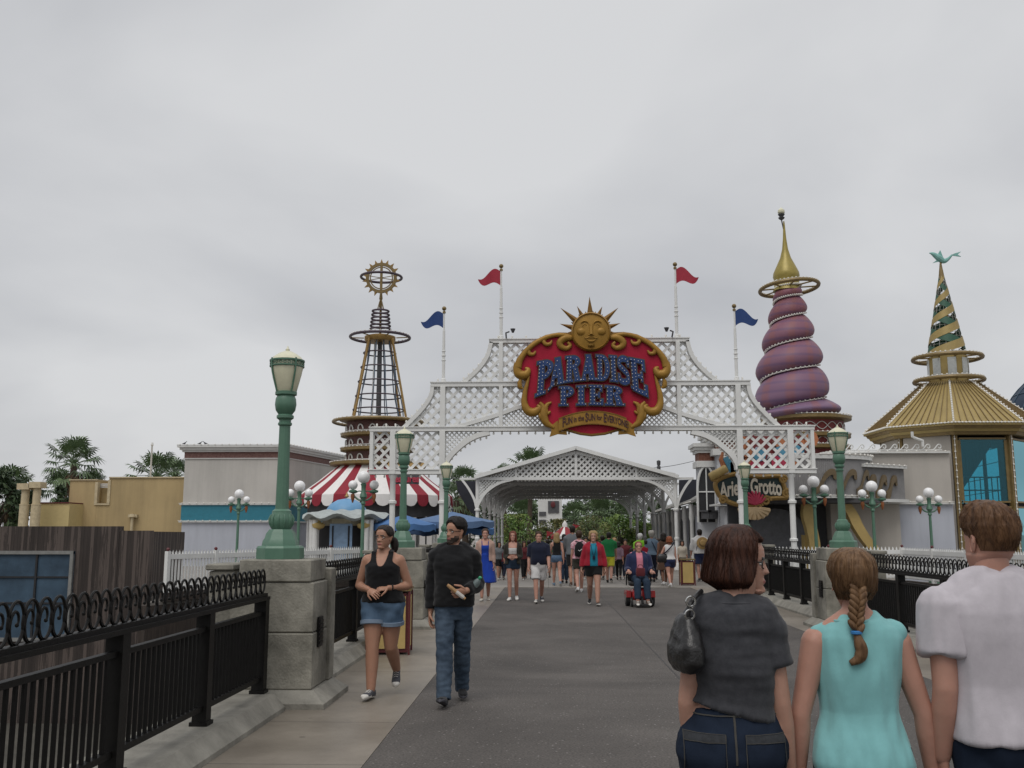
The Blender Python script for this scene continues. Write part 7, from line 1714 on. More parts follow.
def make_hair(t, Mh, hh, sex, hr, hi):
    """shell of hair over the head; style sets how far it falls at each side"""
    st = hr['style']; mt = hr['m']; th = hr.get('th', .020); npz, nv = (72, 30) if hi else (36, 16)
    m = MB(); rows = []
    def tmin(ph):
        a = abs(((ph + pi) % (2 * pi)) - pi)          # 0 in front, pi behind
        front = hr.get('front', .80); ear = hr.get('ear', .47); nape = hr.get('nape', .20)
        if st in ('bob', 'long'):
            o0 = hr.get('o0', .7); return front if a < o0 else lerp(front, hr['fall'], sm01(o0, hr.get('open', 1.1), a))
        if a < .7: return front - .06 * sm01(.35, .7, a)
        if a < 1.35: return lerp(front - .06, ear + .05, sm01(.7, 1.25, a))
        if a < 1.9: return lerp(ear + .05, ear - .02, sm01(1.35, 1.6, a)) if a < 1.6 else lerp(ear - .02, nape, sm01(1.7, 1.95, a))
        return nape
    G = []
    for j in range(npz):
        ph = 2 * pi * j / npz; col = []; t0 = tmin(ph); a = abs(((ph + pi) % (2 * pi)) - pi)
        for i in range(nv + 1):
            v = i / nv; tt = lerp(t0, .997, v)
            lo = sm01(0, .34 if st == 'short' else .2, v) * lerp(.4, 1, sm01(.25, 1.2, a))
            o = th * lo * (1 + .25 * sm01(.5, 1, tt)) * (lerp(hr.get('sides', .45), 1, sm01(.42, .95, tt)) if st == 'short' else 1) + .002
            if st in ('bob', 'long') and tt < .66:
                p0 = hpt(.66, ph, hh, sex, o); x_ = min(1, (.66 - tt) / (.66 - min(t0, .5))); sw = hr.get('swell', .012) * sin(pi * x_ * .85) ** 2; k = 1 + sw / max(.04, V((p0.x, p0.y)).length); kn = 1 - hr.get('tuck', .25) * sm01(.22, 0, v)
                p = V((p0.x * k * kn, p0.y * k * kn, tt * hh))
            elif st == 'short' or st == 'tied' or st == 'crop':
                p = hpt(max(tt, .05), ph, hh, sex, o * (1 if st != 'crop' else .6)); 
                if tt < .3: q_ = hpt(.3, ph, hh, sex, o); p = V((lerp(p.x, q_.x, .6), lerp(p.y, q_.y, .55), p.z))
            else: p = hpt(max(tt, .02), ph, hh, sex, o)
            if hr.get('curl'): p = p + V((noise.noise(p * 40), noise.noise(p * 40 + V((5, 1, 2))), noise.noise(p * 40 + V((9, 9, 1))))) * hr['curl'] * lo
            nzv = hr.get('rough', .004); d_ = noise.noise(V((p.x * 90, p.y * 90, p.z * 8))) * nzv * lo; p = p + V((p.x, p.y, 0)).normalized() * d_
            if st == 'short': 
                tp = sm01(.72, 1.0, tt); fr = max(0, cos(ph)); p = p + V((hr.get('sweep', 0) * tp, .006 * tp * fr, hr.get('top', .012) * tp * (.6 + .7 * fr) + noise.noise(V((p.x * 60, p.y * 60, 3))) * .006 * tp))
            col.append(p)
        G.append(col)
    R = [[Mh @ G[j][i] for j in range(npz)] for i in range(nv + 1)]
    # closed underside
    inn = [[Mh @ V((G[j][0].x * .80, G[j][0].y * .80, G[j][0].z + .02 * hh)) for j in range(npz)]]
    m.rings(inn + R, cap=False); m.f.append(tuple(len(m.v) - npz + j for j in range(npz))); m.m.append(0)
    h = m.build('hair', mt, t, smooth=80)
    if hr.get('strands'):                      # single hairs lifting off the shell
        rnd = random.Random(npz + int(hh * 1e5)); q_ = MB()
        for k in range(hr['strands']):
            j = rnd.uniform(0, npz); i0 = rnd.uniform(.15, 1.0) * nv; L_ = rnd.uniform(.25, .75) * nv * (.5 if st == 'short' else 1); dj = rnd.uniform(-3, 3); lift = abs(rnd.gauss(0, 1)) * .0016 + .0004; pts = []
            for q in range(9):
                u = q / 8; i = max(0, i0 - L_ * u); jj = int(j + dj * u) % npz; p = G[jj][int(i)].lerp(G[jj][min(int(i) + 1, nv)], i - int(i)); p2 = G[(jj + 1) % npz][int(i)]; p = p.lerp(p2, (j + dj * u) % 1)
                o = V((p.x, p.y, (p.z - .55 * hh) * .6)).normalized(); pts.append(Mh @ (p + o * (lift * (.3 + 1.6 * u) + .0005)))
                if i <= 0: break
            if len(pts) > 2: q_.tube(pts, [.0007] * (len(pts) - 1) + [.0003], 3, False)
        tag(q_.build('loose_hairs', mt, h), kind='stuff')
    if st == 'tied' and hr.get('tail'):
        q_ = MB(); pts = [Mh @ V(p) * 1 for p in [V(a) * hh for a in hr['tail']]]; pts = spline(pts, 5); n = len(pts); q_.tube(pts, [hh * hr.get('tr', .11) * (.55 + .7 * sin(pi * min(1, .15 + .85 * i / (n - 1))) ** .8) * (1 if i < n - 1 else .3) for i in range(n)], 12); q_.build('ponytail', mt, h)
    return h
SKIN = {'fair': skin('fair', (.40, .225, .165)), 'rosy': skin('rosy', (.42, .225, .168)), 'tan': skin('tan', (.36, .190, .126)), 'olive': skin('olive', (.27, .135, .082)), 'brown': skin('brown', (.16, .075, .045)), 'pale': skin('pale', (.47, .29, .22))}
from mathutils.bvhtree import BVHTree
def patch(target, x0, x1, z0, z1, parent, name, mat, off=.004, taper=.0, drop=0., nx=10, nz=10, from_back=True):
    """a thin piece of cloth lying on a garment, found by rays from behind"""
    me = target.data; bv = BVHTree.FromPolygons([v.co for v in me.vertices], [tuple(p.vertices) for p in me.polygons])
    G = []
    for i in range(nz + 1):
        row = []
        for j in range(nx + 1):
            u, v = j / nx, i / nz; c = (x0 + x1) / 2; hw = (x1 - x0) / 2 * (1 - taper * (1 - v)); x = c + hw * (2 * u - 1); z = lerp(z0, z1, v) - (drop * (1 - abs(2 * u - 1)) if v < .35 else 0) * (1 - v / .35 if v < .35 else 0)
            h = bv.ray_cast(V((x, -1, z)), V((0, 1, 0))) if from_back else bv.ray_cast(V((x, 1, z)), V((0, -1, 0)))
            if h[0] is None: row.append(None)
            else: row.append(h[0] + h[1] * (off if h[1].y * (-1 if from_back else 1) > 0 else -off))
        G.append(row)
    m = MB(); idx = {}
    for i in range(nz + 1):
        for j in range(nx + 1):
            if G[i][j] is not None: idx[i, j] = len(m.v); m.v.append(tuple(G[i][j]))
    for i in range(nz):
        for j in range(nx):
            k = [(i, j), (i, j + 1), (i + 1, j + 1), (i + 1, j)]
            if all(q in idx for q in k): m.f.append(tuple(idx[q] for q in k)); m.m.append(0)
    return m.build(name, mat, parent, smooth=60)
def part(t, n): return [c for c in kids(t) if c.name.split('.')[0] == n][0]
TR_ = 3.5
# ---------------------------------------------------------------- the three in front, seen from behind
M_greyT = cloth('charcoal_tee', (.030, .031, .036), .16, 30, .2, c2=(.050, .051, .057))
M_navyJ = denim('navy', (.006, .010, .020), (.014, .022, .040)); M_stitch = pm('stitching', (.045, .042, .036), .9)
p0 = at(737, 533, TR_)
FOLD_N = [(.012, 3, 3, 8, 1.), (.010, 5, 5, 17, 2.), (.005, 9, 9, 36, 3.)]
w1 = person('woman with a brown bob and glasses in a charcoal t-shirt, seen from behind', p0.x - .045, TR_, -.06, 1.612, 'F', 'fair', legs=((.18, .12, 0), (-.16, .22, -.15)),
    arms=(((.14, -.06, -1), (.12, .16, -1), (.0, .2, -1), (-1, .1, .1)), ((.18, -.06, -1), (-.10, .30, -.95), (-.1, .4, -.8), (-.8, -.3, .2))), head=(-1.62, -.05), girth=.96, hip=1.16, sh_w=.80, tilt=.045, neckx=.045, hi=True, vox=.007,
    wear=[dict(k='trousers', n='jeans', m=M_navyJ, e=.010, waist=1.075, vox=.007, fold=[(.006, 12, 12, 9, 5.), (.004, 30, 30, 25, 6.)], len=1.86),
          dict(k='top', n='shirt', m=M_greyT, e=.020, eh=.020, hem=1.065, ht=.24, neck=1.45, collar=1.452, sleeve=.52, es=.014, ee=.024, vox=.0065, fold=FOLD_N)],
    hair=dict(style='bob', m=hairm('chestnut', (.016, .0065, .0045), (.060, .022, .012)), fall=.0, th=.022, front=.84, o0=1.0, open=1.32, swell=.012, tuck=.40, rough=.003, strands=420), glasses=True, curl=(.6, .7))
j_ = part(w1['t'], 'jeans')
for sx in (-1, 1):
    pk = patch(j_, sx * .098 - .068, sx * .098 + .068, .80, .935, w1['t'], 'back_pocket', M_navyJ, .004, .18, .025)
    patch(j_, sx * .098 - .066, sx * .098 + .066, .905, .928, pk, 'pocket_hem', pm('stitch_band', (.022, .024, .028), .9, var=.3, scale=60), .0055, .02)
    for dx in (-.066, .066): patch(j_, sx * .098 + dx - .0012, sx * .098 + dx + .0012, .815, .93, pk, 'seam', M_stitch, .0062, 0, 0, 1, 14)
    for dz in (.9045, .929): patch(j_, sx * .098 - .066, sx * .098 + .066, dz, dz + .002, pk, 'seam', M_stitch, .0066, 0, 0, 14, 1)
patch(j_, -.0035, .0035, .84, 1.03, w1['t'], 'centre_seam', M_stitch, .003, 0, 0, 1, 20); patch(j_, -.17, .17, .985, .989, w1['t'], 'waist_seam', M_stitch, .004, 0, 0, 30, 1)
# the black shoulder bag
sh = w1['J'][-1]['sh']; base = V((w1['t'].location.x, TR_, 0)); Rz = rotz(.06)
bag = thing('shoulder_bag', 'black leather shoulder bag with silver rings on the left shoulder of the grey shirt', 'bag', tuple(base + Rz @ (sh + V((-.060, -.05, -.10)))), .25)
m = MB(); R = []
for z, a, b in ((-.055, .02, .01), (-.05, .085, .035), (-.02, .118, .052), (.04, .112, .054), (.10, .082, .044), (.15, .052, .028), (.165, .03, .012)): R.append([V((p.y * 1.0 + .0, p.x, p.z)) for p in ell((0, 0, z), a, b, 28, 2.6)])
m.rings(R); bb = remeshed(m, .006, 4, [(.008, 14, 14, 14, 2.), (.004, 40, 40, 30, 4.)]); bb.build('body', M_leather, bag, smooth=70)
m = MB(); m.tube(spline([(.0, -.03, .14), (.0, -.036, .17), (.012, -.03, .205), (.045, -.015, .235), (.085, .03, .25), (.10, .09, .23), (.08, .15, .17), (.04, .12, .14), (.0, .05, .12)], 6), .010, 8); m.build('strap', M_leather, bag)
for z, yy, r, rx in ((.165, -.05, .019, .4), (.215, -.045, .019, .2), (.105, -.056, .016, .9)):
    m = MB(); Mx = Matrix.Translation(V((.006 + (z - .2) * .15, yy, z))) @ Matrix.Rotation(pi / 2 + rx * .3, 4, 'X'); m.tube([Mx @ V((cos(a) * r, sin(a) * r, 0)) for a in [2 * pi * q / 20 for q in range(20)]], .0042, 6, closed=True); m.build('ring', M_steel, bag)
m = MB()
for q in range(4): m.tube([(.006 + .004 * q, -.050, .180 + q * .006), (.007 + .004 * q, -.052, .187 + q * .006)], .004, 5)
m.build('chain', M_steel, bag)
bag.scale = (.88,) * 3
# the girl with the braid
M_aqua = cloth('aqua', (.20, .44, .445), .06, 14, .15)
p0 = at(856, 533, TR_ + .02)
hg = hairm('dark_blond', (.070, .036, .017), (.20, .115, .058))
g1 = person('girl with a long dark blond braid in a sleeveless aqua top, seen from behind', p0.x - .018, TR_ + .02, 0, 1.545, 'F', 'rosy', legs=((-.15, .2, 0), (.15, .1, 0)),
    arms=(((.30, -.05, -1), (.14, .16, -1)), ((.26, -.03, -1), (.02, .2, -1))), head=(-.10, .02), girth=1.0, hip=.99, hi=True, vox=.007,
    wear=[dict(k='top', n='sleeveless_top', m=M_aqua, e=.010, eh=.010, hem=.80, neck=1.446, collar=1.447, yx=.152, yr=.022, yz=1.396, vox=.0065, fold=[(.010, 4, 4, 5, 11.), (.011, 18, 10, 5, 12.), (.006, 34, 26, 9, 13.)]),
          dict(k='shorts', n='shorts', m=M_navyJ, e=.012, len=.6, waist=1.04)],
    hair=dict(style='tied', m=hg, th=.011, front=.80, ear=.50, nape=.20, rough=.005, strands=300))
Mh, hh, gt = g1['Mh'], g1['hh'], g1['t']
hair_g = part(gt, 'hair'); br = MB(); c0_ = Mh @ V((.0, -.43 * hh, .26 * hh))
pts = spline([Mh @ V((0, -.40 * hh, .42 * hh)), Mh @ V((-.01 * hh, -.47 * hh, .22 * hh)), Mh @ V((-.05 * hh, -.46 * hh, 0.0)), Mh @ V((-.08 * hh, -.53 * hh, -.28 * hh))], 8)
for i in range(14):
    u = (i + .5) / 14; k = u * (len(pts) - 1); a = V(pts[int(k)]).lerp(V(pts[min(int(k) + 1, len(pts) - 1)]), k - int(k)); sx = 1 if i % 2 else -1
    br.sphere((0, 0, 0), 1, 12, 8, M=Matrix.Translation(a + V((sx * .0125, -.002, 0))) @ Matrix.Rotation(sx * .62, 4, 'Y') @ Matrix.Diagonal((.0135 - .002 * u, .0155, .0245, 1)))
br.build('braid', hg, hair_g, smooth=80)
m = MB(); a = V(pts[-1]); m.tube([a + V((cos(b) * .0135, sin(b) * .0135, -.004)) for b in [2 * pi * q / 14 for q in range(14)]], .007, 6, closed=True); m.build('hair_tie', pm('tie_blue', (.03, .17, .42), .5), hair_g)
m = MB(); tl = spline([a + V((0, 0, -.005)), a + V((.006, -.006, -.035)), a + V((.012, -.008, -.065)), a + V((.0, -.008, -.090)), a + V((-.028, -.006, -.105))], 6)
m.tube(tl, [lerp(.011, .021, min(1, i / 8)) * (1 if i < 16 else lerp(1, .45, (i - 16) / (len(tl) - 17))) for i in range(len(tl))], 12); m.build('braid_end', hg, hair_g, smooth=80)
# the man in the pale t-shirt
M_pale_t = cloth('pale_lilac_tee', (.46, .43, .46), .07, 18, .15)
p0 = at(981, 533, TR_)
m1 = person('tall man with short brown hair in a pale lilac t-shirt, seen from behind', p0.x + .03, TR_, .08, 1.70, 'M', 'rosy', legs=((.2, .1, 0), (-.1, .2, 0)),
    arms=(((.12, -.05, -1), (.05, .25, -1)), ((.09, -.10, -1), (.0, .24, -1), (-.1, .3, -.9), (-1, 0, 0))), head=(.16, .03), girth=1.0, hi=True, vox=.007, sh_w=.99,
    wear=[dict(k='trousers', n='jeans', m=M_navyJ, e=.014, waist=1.04, fold=[(.008, 10, 10, 8, 7.)]),
          dict(k='top', n='shirt', m=M_pale_t, e=.020, eh=.030, hem=.925, neck=1.475, collar=1.474, sleeve=.60, es=.012, ee=.028, vox=.0065, fold=[(.014, 7, 4, 1.6, 21.), (.012, 16, 10, 2.6, 22.), (.006, 32, 26, 5, 23.)])],
    hair=dict(style='short', m=hairm('red_brown', (.045, .021, .011), (.15, .078, .038)), th=.013, front=.84, ear=.54, nape=.37, top=.018, sweep=-.006, rough=.006, sides=.3, strands=380))
# ---------------------------------------------------------------- the couple coming towards us
M_black = cloth('black_jersey', (.008, .008, .009), .2, 12, .12); M_lden = denim('light', (.055, .095, .155), (.11, .17, .25)); M_mden = denim('mid', (.026, .040, .062), (.075, .105, .145)); M_cuff = denim('cuff', (.13, .18, .25), (.20, .25, .32))
SH_grey = pm('shoe_grey', (.055, .055, .065), .8, var=.3, scale=30)
def tank_cut(n0=1.31, nb=1.36, out=.118, arm0=1.30, wd=.182, ni=.060):
    def f(p):
        x, y, z = abs(p[0]), p[1], p[2]
        if z > arm0 and x > lerp(wd, out, sm01(arm0, arm0 + .07, z)): return True
        zn = (n0 if y > -.01 else nb) + .10 * (x / (ni - .004)) ** 2.6
        return x < ni and z > zn
    return f
c = gnd(381, 697)
w2 = person('woman with glasses and a low ponytail in a black tank top and denim shorts', c.x, c.y, pi - .06, at(380, 524.5, c.y).z - .01, 'F', 'tan', legs=((.20, .10, .12), (-.10, .78, -.50)),
    arms=(((.36, -.14, -1), (-.62, .80, -.10), (-.75, .5, -.35), (-.3, -.5, -.6)), ((.38, -.16, -1), (-.78, .72, -.04), (-.95, .45, -.1), (.1, -.5, -.8))), head=(-.38, -.02), girth=1.14, hip=1.05, belly=.12, legk=1.16, hi=True, vox=.0085,
    wear=[dict(k='shorts', n='denim_shorts', m=M_lden, e=.010, ee=.016, len=.42, waist=1.04, vox=.008, fold=[(.010, 14, 14, 14, 31.)]),
          dict(k='top', n='tank_top', m=M_black, e=.014, eh=.014, hem=.945, neck=1.46, mod=lambda z, a, b, y: (max(a, .172), max(b, .125), y) if z < 1.22 else (max(a, lerp(.172, .15, min(1, (z - 1.22) / .15))), b, y), vox=.0075, cut=tank_cut(), fold=[(.008, 8, 8, 14, 32.), (.005, 20, 20, 26, 33.)])],
    hair=dict(style='tied', m=hairm('near_black', (.008, .006, .005), (.030, .021, .016)), th=.010, front=.86, ear=.52, nape=.24, tail=[(-.10, -.38, .42), (-.16, -.52, .30), (-.2, -.52, .05), (-.18, -.48, -.22)], tr=.15), shoes=dict(m=SH_grey), glasses=True, curl=(.35, .7), lipk=True)
for sd in (1, -1):
    J_ = w2['J'][sd]; a, b = J_['h'].lerp(J_['k'], .375), J_['h'].lerp(J_['k'], .44); m = MB(); g_ = .094 * 1.26
    m.lathe([(g_ + .006, -.02), (g_ + .013, -.016), (g_ + .012, .018), (g_ + .004, .022)], 22, M=Matrix.Translation((a + b) / 2) @ (b - a).to_track_quat('Z', 'Y').to_matrix().to_4x4()); m.build('shorts_cuff', M_cuff, w2['t'], smooth=60)
m = MB(); J_ = w2['J'][-1]; wd_ = (J_['w'] - J_['e']).normalized(); q_ = wd_.to_track_quat('Z', 'Y').to_matrix().to_4x4(); m.tube([J_['w'] - wd_ * .03 + q_ @ V((cos(a) * .034, sin(a) * .034, 0)) for a in [2 * pi * i / 16 for i in range(16)]], .007, 6, closed=True); m.build('wristband', M_black, w2['t'])
c = gnd(453, 703)
M_hood = cloth('black_hoodie', (.009, .009, .010), .2, 10, .15)
m2 = person('bearded man in a black hoodie and blue jeans, looking at the woman beside him', c.x, c.y, pi + .04, at(455, 516, c.y).z - .02, 'M', 'tan', legs=((.30, .06, .30), (-.22, .20, -.02)),
    arms=(((.14, -.16, -1), (.04, .10, -1)), ((.20, -.10, -1), (-.42, .88, -.18), (-.75, .55, -.22), (-.5, -.6, .2))), head=(-.85, .0), girth=1.0, sh_w=.93, hi=True, vox=.0085,
    wear=[dict(k='trousers', n='jeans', m=M_mden, e=.010, ee=.026, len=2.0, waist=1.02, vox=.008, fold=[(.007, 9, 9, 14, 41.), (.006, 18, 18, 30, 42.)]),
          dict(k='top', n='hoodie', m=M_hood, e=.024, eh=.040, hem=.91, neck=1.475, sleeve=1.9, es=.016, ee=.020, vox=.008, fold=[(.010, 7, 7, 12, 43.), (.008, 14, 14, 26, 44.)]),
          dict(k='hood', n='hood', m=M_hood, vox=.008, fold=[(.012, 14, 14, 14, 45.)])],
    hair=dict(style='short', m=hairm('black', (.006, .005, .005), (.018, .014, .012)), th=.020, front=.87, ear=.56, nape=.26, top=.014, rough=.006, sides=.4), shoes=dict(m=M_black, style='walker', sole=SH_grey), glasses=True, curl=(.5, .95))
# beard and moustache as a thin shell over the jaw
Mh, hh = m2['Mh'], m2['hh']; bm = MB(); R = []
for i in range(9):
    t_ = lerp(.02, .34, i / 8); wd = 1.45 if t_ > .16 else 1.35; row = []
    for j in range(33):
        ph = lerp(-wd, wd, j / 32); o = .0035 if not (.19 < t_ < .25 and abs(ph) < .38) else -.012
        if t_ > .26 and abs(ph) < .9 and not (t_ < .29 and abs(ph) < .42): o = -.012
        row.append(Mh @ hpt(t_, ph, hh, 'M', o))
    R.append(row)
bm.rings(R, cap=False, closed=False); bm.build('beard', pm('beard_black', (.045, .026, .018), .85, col2=(.018, .012, .009), scale=60), part(m2['t'], 'hair'), smooth=60)
def wpt(info, p): return info['t'].matrix_basis @ V(p)
def W_of(info, p):
    t = info['t']; return V(t.location) + rotz(t.rotation_euler.z) @ V(p)
hp = W_of(m2, m2['J'][-1]['w']); 
ch = MB(); a, b = hp + V((-.17, -.09, .06)), hp + V((.0, -.09, -.07)); ch.tube([a.lerp(b, i / 8) for i in range(9)], [.014, .018, .018, .018, .017, .017, .016, .016, .012], 8)
solo(ch, 'pastry_stick', pm('pastry', (.34, .20, .09), .7, var=.25, scale=40), 'pastry stick held by the man in the black hoodie', 'snack', tuple(a), world=True)
ch = MB(); ch.tube([a.lerp(b, .5 + i * .06) for i in range(8)], [.019, .0195, .0195, .0195, .0195, .0195, .019, .015], 8); solo(ch, 'paper_wrapper', pm('paper', (.42, .40, .37), .7), 'white paper wrapper round the pastry stick', 'wrapper', tuple(a), world=True)
bt = thing('water_bottle', 'green capped water bottle tucked under the arm of the man in the hoodie', 'bottle', tuple(W_of(m2, m2['J'][-1]['e'].lerp(m2['J'][-1]['w'], .35)) + V((-.03, -.03, -.05))), 0)
Mx = Matrix.Rotation(.6, 4, 'Y') @ Matrix.Rotation(.4, 4, 'X')
m = MB(); m.lathe([(.03, 0), (.033, .01), (.033, .13), (.025, .155), (.013, .17)], 14, M=Mx); m.build('bottle_body', pm('bottle_plastic', (.16, .20, .20), .15), bt)
m = MB(); m.lathe([(.015, .168), (.016, .172), (.016, .192), (.013, .196)], 12, M=Mx); m.build('cap', pm('cap_green', (.03, .28, .14), .5), bt)
# ---------------------------------------------------------------- the crowd by the arch
CW = {k: cloth(k, c) for k, c in dict(royal=(.012, .045, .30), beige=(.40, .27, .22), white=(.55, .54, .53), olive_dark=(.028, .026, .020), navy=(.010, .013, .028), red=(.26, .012, .025), aquablue=(.015, .17, .25), blk=(.010, .010, .011), green=(.015, .16, .05), yellow=(.42, .40, .035), pink=(.48, .17, .22), lime=(.20, .48, .03), slate=(.12, .17, .23), grey=(.13, .14, .15), cream=(.45, .40, .33), maroon=(.10, .02, .025), navy2=(.016, .022, .06), brown=(.08, .045, .03), mauve=(.20, .13, .17)).items()}
DN = {'l': denim('light_far', (.06, .10, .165), (.11, .165, .245)), 'd': denim('dark_far', (.016, .028, .05), (.035, .055, .085))}
HR = {'brown': hairm('brown_far', (.022, .012, .008), (.06, .034, .02)), 'dark': hairm('dark_far', (.008, .006, .005), (.024, .018, .014)), 'blond': hairm('blond_far', (.20, .13, .055), (.36, .25, .12)), 'red': hairm('red_far', (.13, .035, .012), (.24, .075, .028)), 'grey': hairm('grey_far', (.28, .26, .23), (.42, .40, .36)), 'rust': hairm('rust_far', (.09, .026, .014), (.17, .05, .03))}
CROWD = 'walkers near the arch'
def Wt(k, n, m, **a): return dict(k=k, n=n, m=m, **a)
A_H = ((.14, -.05, -1), (.06, .22, -1)); A_F = ((.14, .30, -1), (.04, .55, -1)); A_B = ((.14, -.32, -1), (.06, -.05, -1)); A_C = ((.18, -.05, -1), (-.55, .75, -.1)); A_U = ((.2, .1, -1), (-.1, .8, .2))
WALK = ((.30, .08, .16), (-.24, .38, -.30)); WALK2 = ((-.24, .38, -.30), (.30, .08, .16)); STAND = ((.06, .04, 0), (-.06, .08, 0)); SOFT = ((.16, .10, .05), (-.14, .22, -.12))
def crowd(label, px, ph, pf, rz, sex, tone, wear, hair, **kw):
    c = gnd(px, pf); H = at(px, ph, c.y).z - .02
    return person(label, c.x, c.y, rz, H, sex, tone, wear=wear, hair=hair, vox=kw.pop('vox', .0125), group=CROWD, **kw)
def opening(w0, zmax=2, nk=.0): return lambda p: p[1] > 0 and abs(p[0]) < w0 + max(0, p[2] - 1.25) * nk
def above(z): return lambda p: p[2] > z
SH_W = CW['white']
b1 = crowd('woman in a royal blue dress and beige cardigan with sunglasses on her hair', 485, 528, 600.5, pi + .05, 'F', 'rosy', [Wt('skirt', 'dress_skirt', CW['royal'], hem=.44, waist=1.12, flare=.16, fold=[(.02, 14, 14, 2, 3.)]), Wt('top', 'dress_top', CW['royal'], hem=1.05, neck=1.44, e=.012, cut=above(1.33), straps=[[(.07, .12, 1.31), (.08, .07, 1.42), (.075, -.06, 1.42)], [(-.07, .12, 1.31), (-.08, .07, 1.42), (-.075, -.06, 1.42)]]), Wt('top', 'cardigan', CW['beige'], hem=.95, e=.022, eh=.04, sleeve=1.85, es=.016, cut=opening(.085))],
    dict(style='tied', m=HR['brown'], th=.014, front=.84), legs=SOFT, arms=(A_H, A_H), shoes=dict(m=CW['cream'], style='flat'), girth=1.02)
b2 = crowd('girl in a white crop top, dark open shirt and denim shorts with a red headband', 513, 530.5, 600.5, pi - .05, 'F', 'rosy', [Wt('shorts', 'denim_shorts', DN['d'], len=.36, e=.012, waist=1.08), Wt('top', 'crop_top', CW['white'], hem=1.15, neck=1.44, e=.010, cut=above(1.31)), Wt('top', 'overshirt', CW['olive_dark'], hem=.90, e=.022, eh=.045, sleeve=1.75, es=.016, cut=opening(.10))],
    dict(style='long', m=HR['rust'], fall=-.35, th=.016, front=.84, open=1.3), legs=SOFT, arms=(A_C, A_C), shoes=dict(m=SH_W), girth=.96, curl=(.6, .6))
b3 = crowd('stout man in a navy polo shirt and white shorts', 539, 530.5, 603, pi + .04, 'M', 'rosy', [Wt('shorts', 'white_shorts', CW['white'], len=.86, e=.026, ee=.04, fold=[(.012, 10, 10, 8, 2.)]), Wt('top', 'polo_shirt', CW['navy'], hem=.93, e=.024, eh=.03, sleeve=.95, es=.018, ee=.024)], dict(style='short', m=HR['brown'], th=.014, front=.84), legs=WALK, arms=(A_H, A_F), shoes=dict(m=CW['navy']), girth=1.12, belly=.25)
b4 = crowd('blond woman in a black tank top and denim shorts walking away', 557, 532, 586, .1, 'F', 'rosy', [Wt('shorts', 'denim_shorts', DN['l'], len=.34, e=.012), Wt('top', 'tank_top', CW['blk'], hem=.98, e=.010, cut=lambda p: p[2] > 1.30 and abs(p[0]) > .12)], dict(style='long', m=HR['blond'], fall=-.5, th=.020, front=.84, open=.9), legs=WALK2, arms=(A_B, A_F), shoes=dict(m=CW['slate']))
b5 = crowd('man in a slate grey shirt and jeans walking away beside the blond woman', 564.5, 534, 583.5, 0, 'M', 'tan', [Wt('trousers', 'jeans', DN['d'], len=1.95, e=.014, ee=.024), Wt('top', 'shirt', CW['slate'], hem=.93, e=.024, eh=.03, sleeve=.7, es=.02)], dict(style='short', m=HR['dark'], th=.014), legs=SOFT, arms=(A_H, A_H), shoes=dict(m=CW['blk']))
b6 = crowd('woman in a pink and white shirt with a black backpack, walking away', 579.5, 530, 592.5, .05, 'F', 'rosy', [Wt('shorts', 'dark_shorts', CW['olive_dark'], len=.62, e=.02), Wt('top', 'shirt', pm('pink_check', (.42, .12, .17), .8, col2=(.62, .45, .48), scale=22, detail=1), hem=.95, e=.022, eh=.03, sleeve=.55, es=.018)], dict(style='short', m=HR['brown'], th=.020, front=.84), legs=WALK, arms=(A_B, A_H), shoes=dict(m=SH_W), girth=1.04)
b7 = crowd('tall man in a dark jacket and shorts just left of the pink shirt', 573, 525.5, 586, .05, 'M', 'tan', [Wt('shorts', 'dark_shorts', CW['blk'], len=.85, e=.026, ee=.036), Wt('top', 'jacket', CW['grey'], hem=.90, e=.028, eh=.035, sleeve=1.5, es=.022)], dict(style='short', m=HR['dark'], th=.014), legs=SOFT, arms=(A_H, A_F), shoes=dict(m=CW['brown']))
b8 = crowd('curly blond woman in an open red jacket, blue top and black shorts', 594, 530, 605.5, pi + .02, 'F', 'fair', [Wt('shorts', 'black_shorts', CW['blk'], len=.55, e=.018), Wt('top', 'blue_top', CW['aquablue'], hem=.92, e=.018, eh=.026), Wt('top', 'red_jacket', CW['red'], hem=.93, e=.030, eh=.055, sleeve=1.85, es=.022, ee=.028, cut=opening(.085, 2, -.1))], dict(style='long', m=HR['blond'], fall=.12, th=.026, front=.86, open=1.1, curl=.008, rough=.012), legs=WALK2, arms=(((.3, -.05, -1), (.16, .15, -1)), ((.3, .0, -1), (.1, .2, -1))), shoes=dict(m=CW['blk'], style='flat'), girth=1.12, belly=.1, legk=1.12)
q_ = MB(); tJ = b8; q_.tube([b8['up'](V(p)) for p in spline([(.06, .10, 1.42), (.045, .15, 1.3), (.0, .17, 1.16), (-.045, .15, 1.3), (-.06, .10, 1.42)], 5)], .006, 5); q_.box(*(b8['up'](V((0, .17, 1.13))) [0] - .03, b8['up'](V((0, .17, 1.13)))[0] + .03), b8['up'](V((0, .17, 1.13)))[1] - .005, b8['up'](V((0, .17, 1.13)))[1] + .012, b8['up'](V((0, .17, 1.13)))[2] - .05, b8['up'](V((0, .17, 1.13)))[2] + .03); q_.build('lanyard', CW['navy'], b8['t'])
b9 = crowd('man in a green t-shirt and yellow shorts walking away', 609.5, 531.5, 583, -.1, 'M', 'rosy', [Wt('shorts', 'yellow_shorts', CW['yellow'], len=.85, e=.026, ee=.04), Wt('top', 'green_shirt', CW['green'], hem=.90, e=.028, eh=.035, sleeve=.75, es=.022)], dict(style='short', m=HR['dark'], th=.012), legs=WALK2, arms=(A_F, A_B), shoes=dict(m=CW['blk']), girth=1.06)
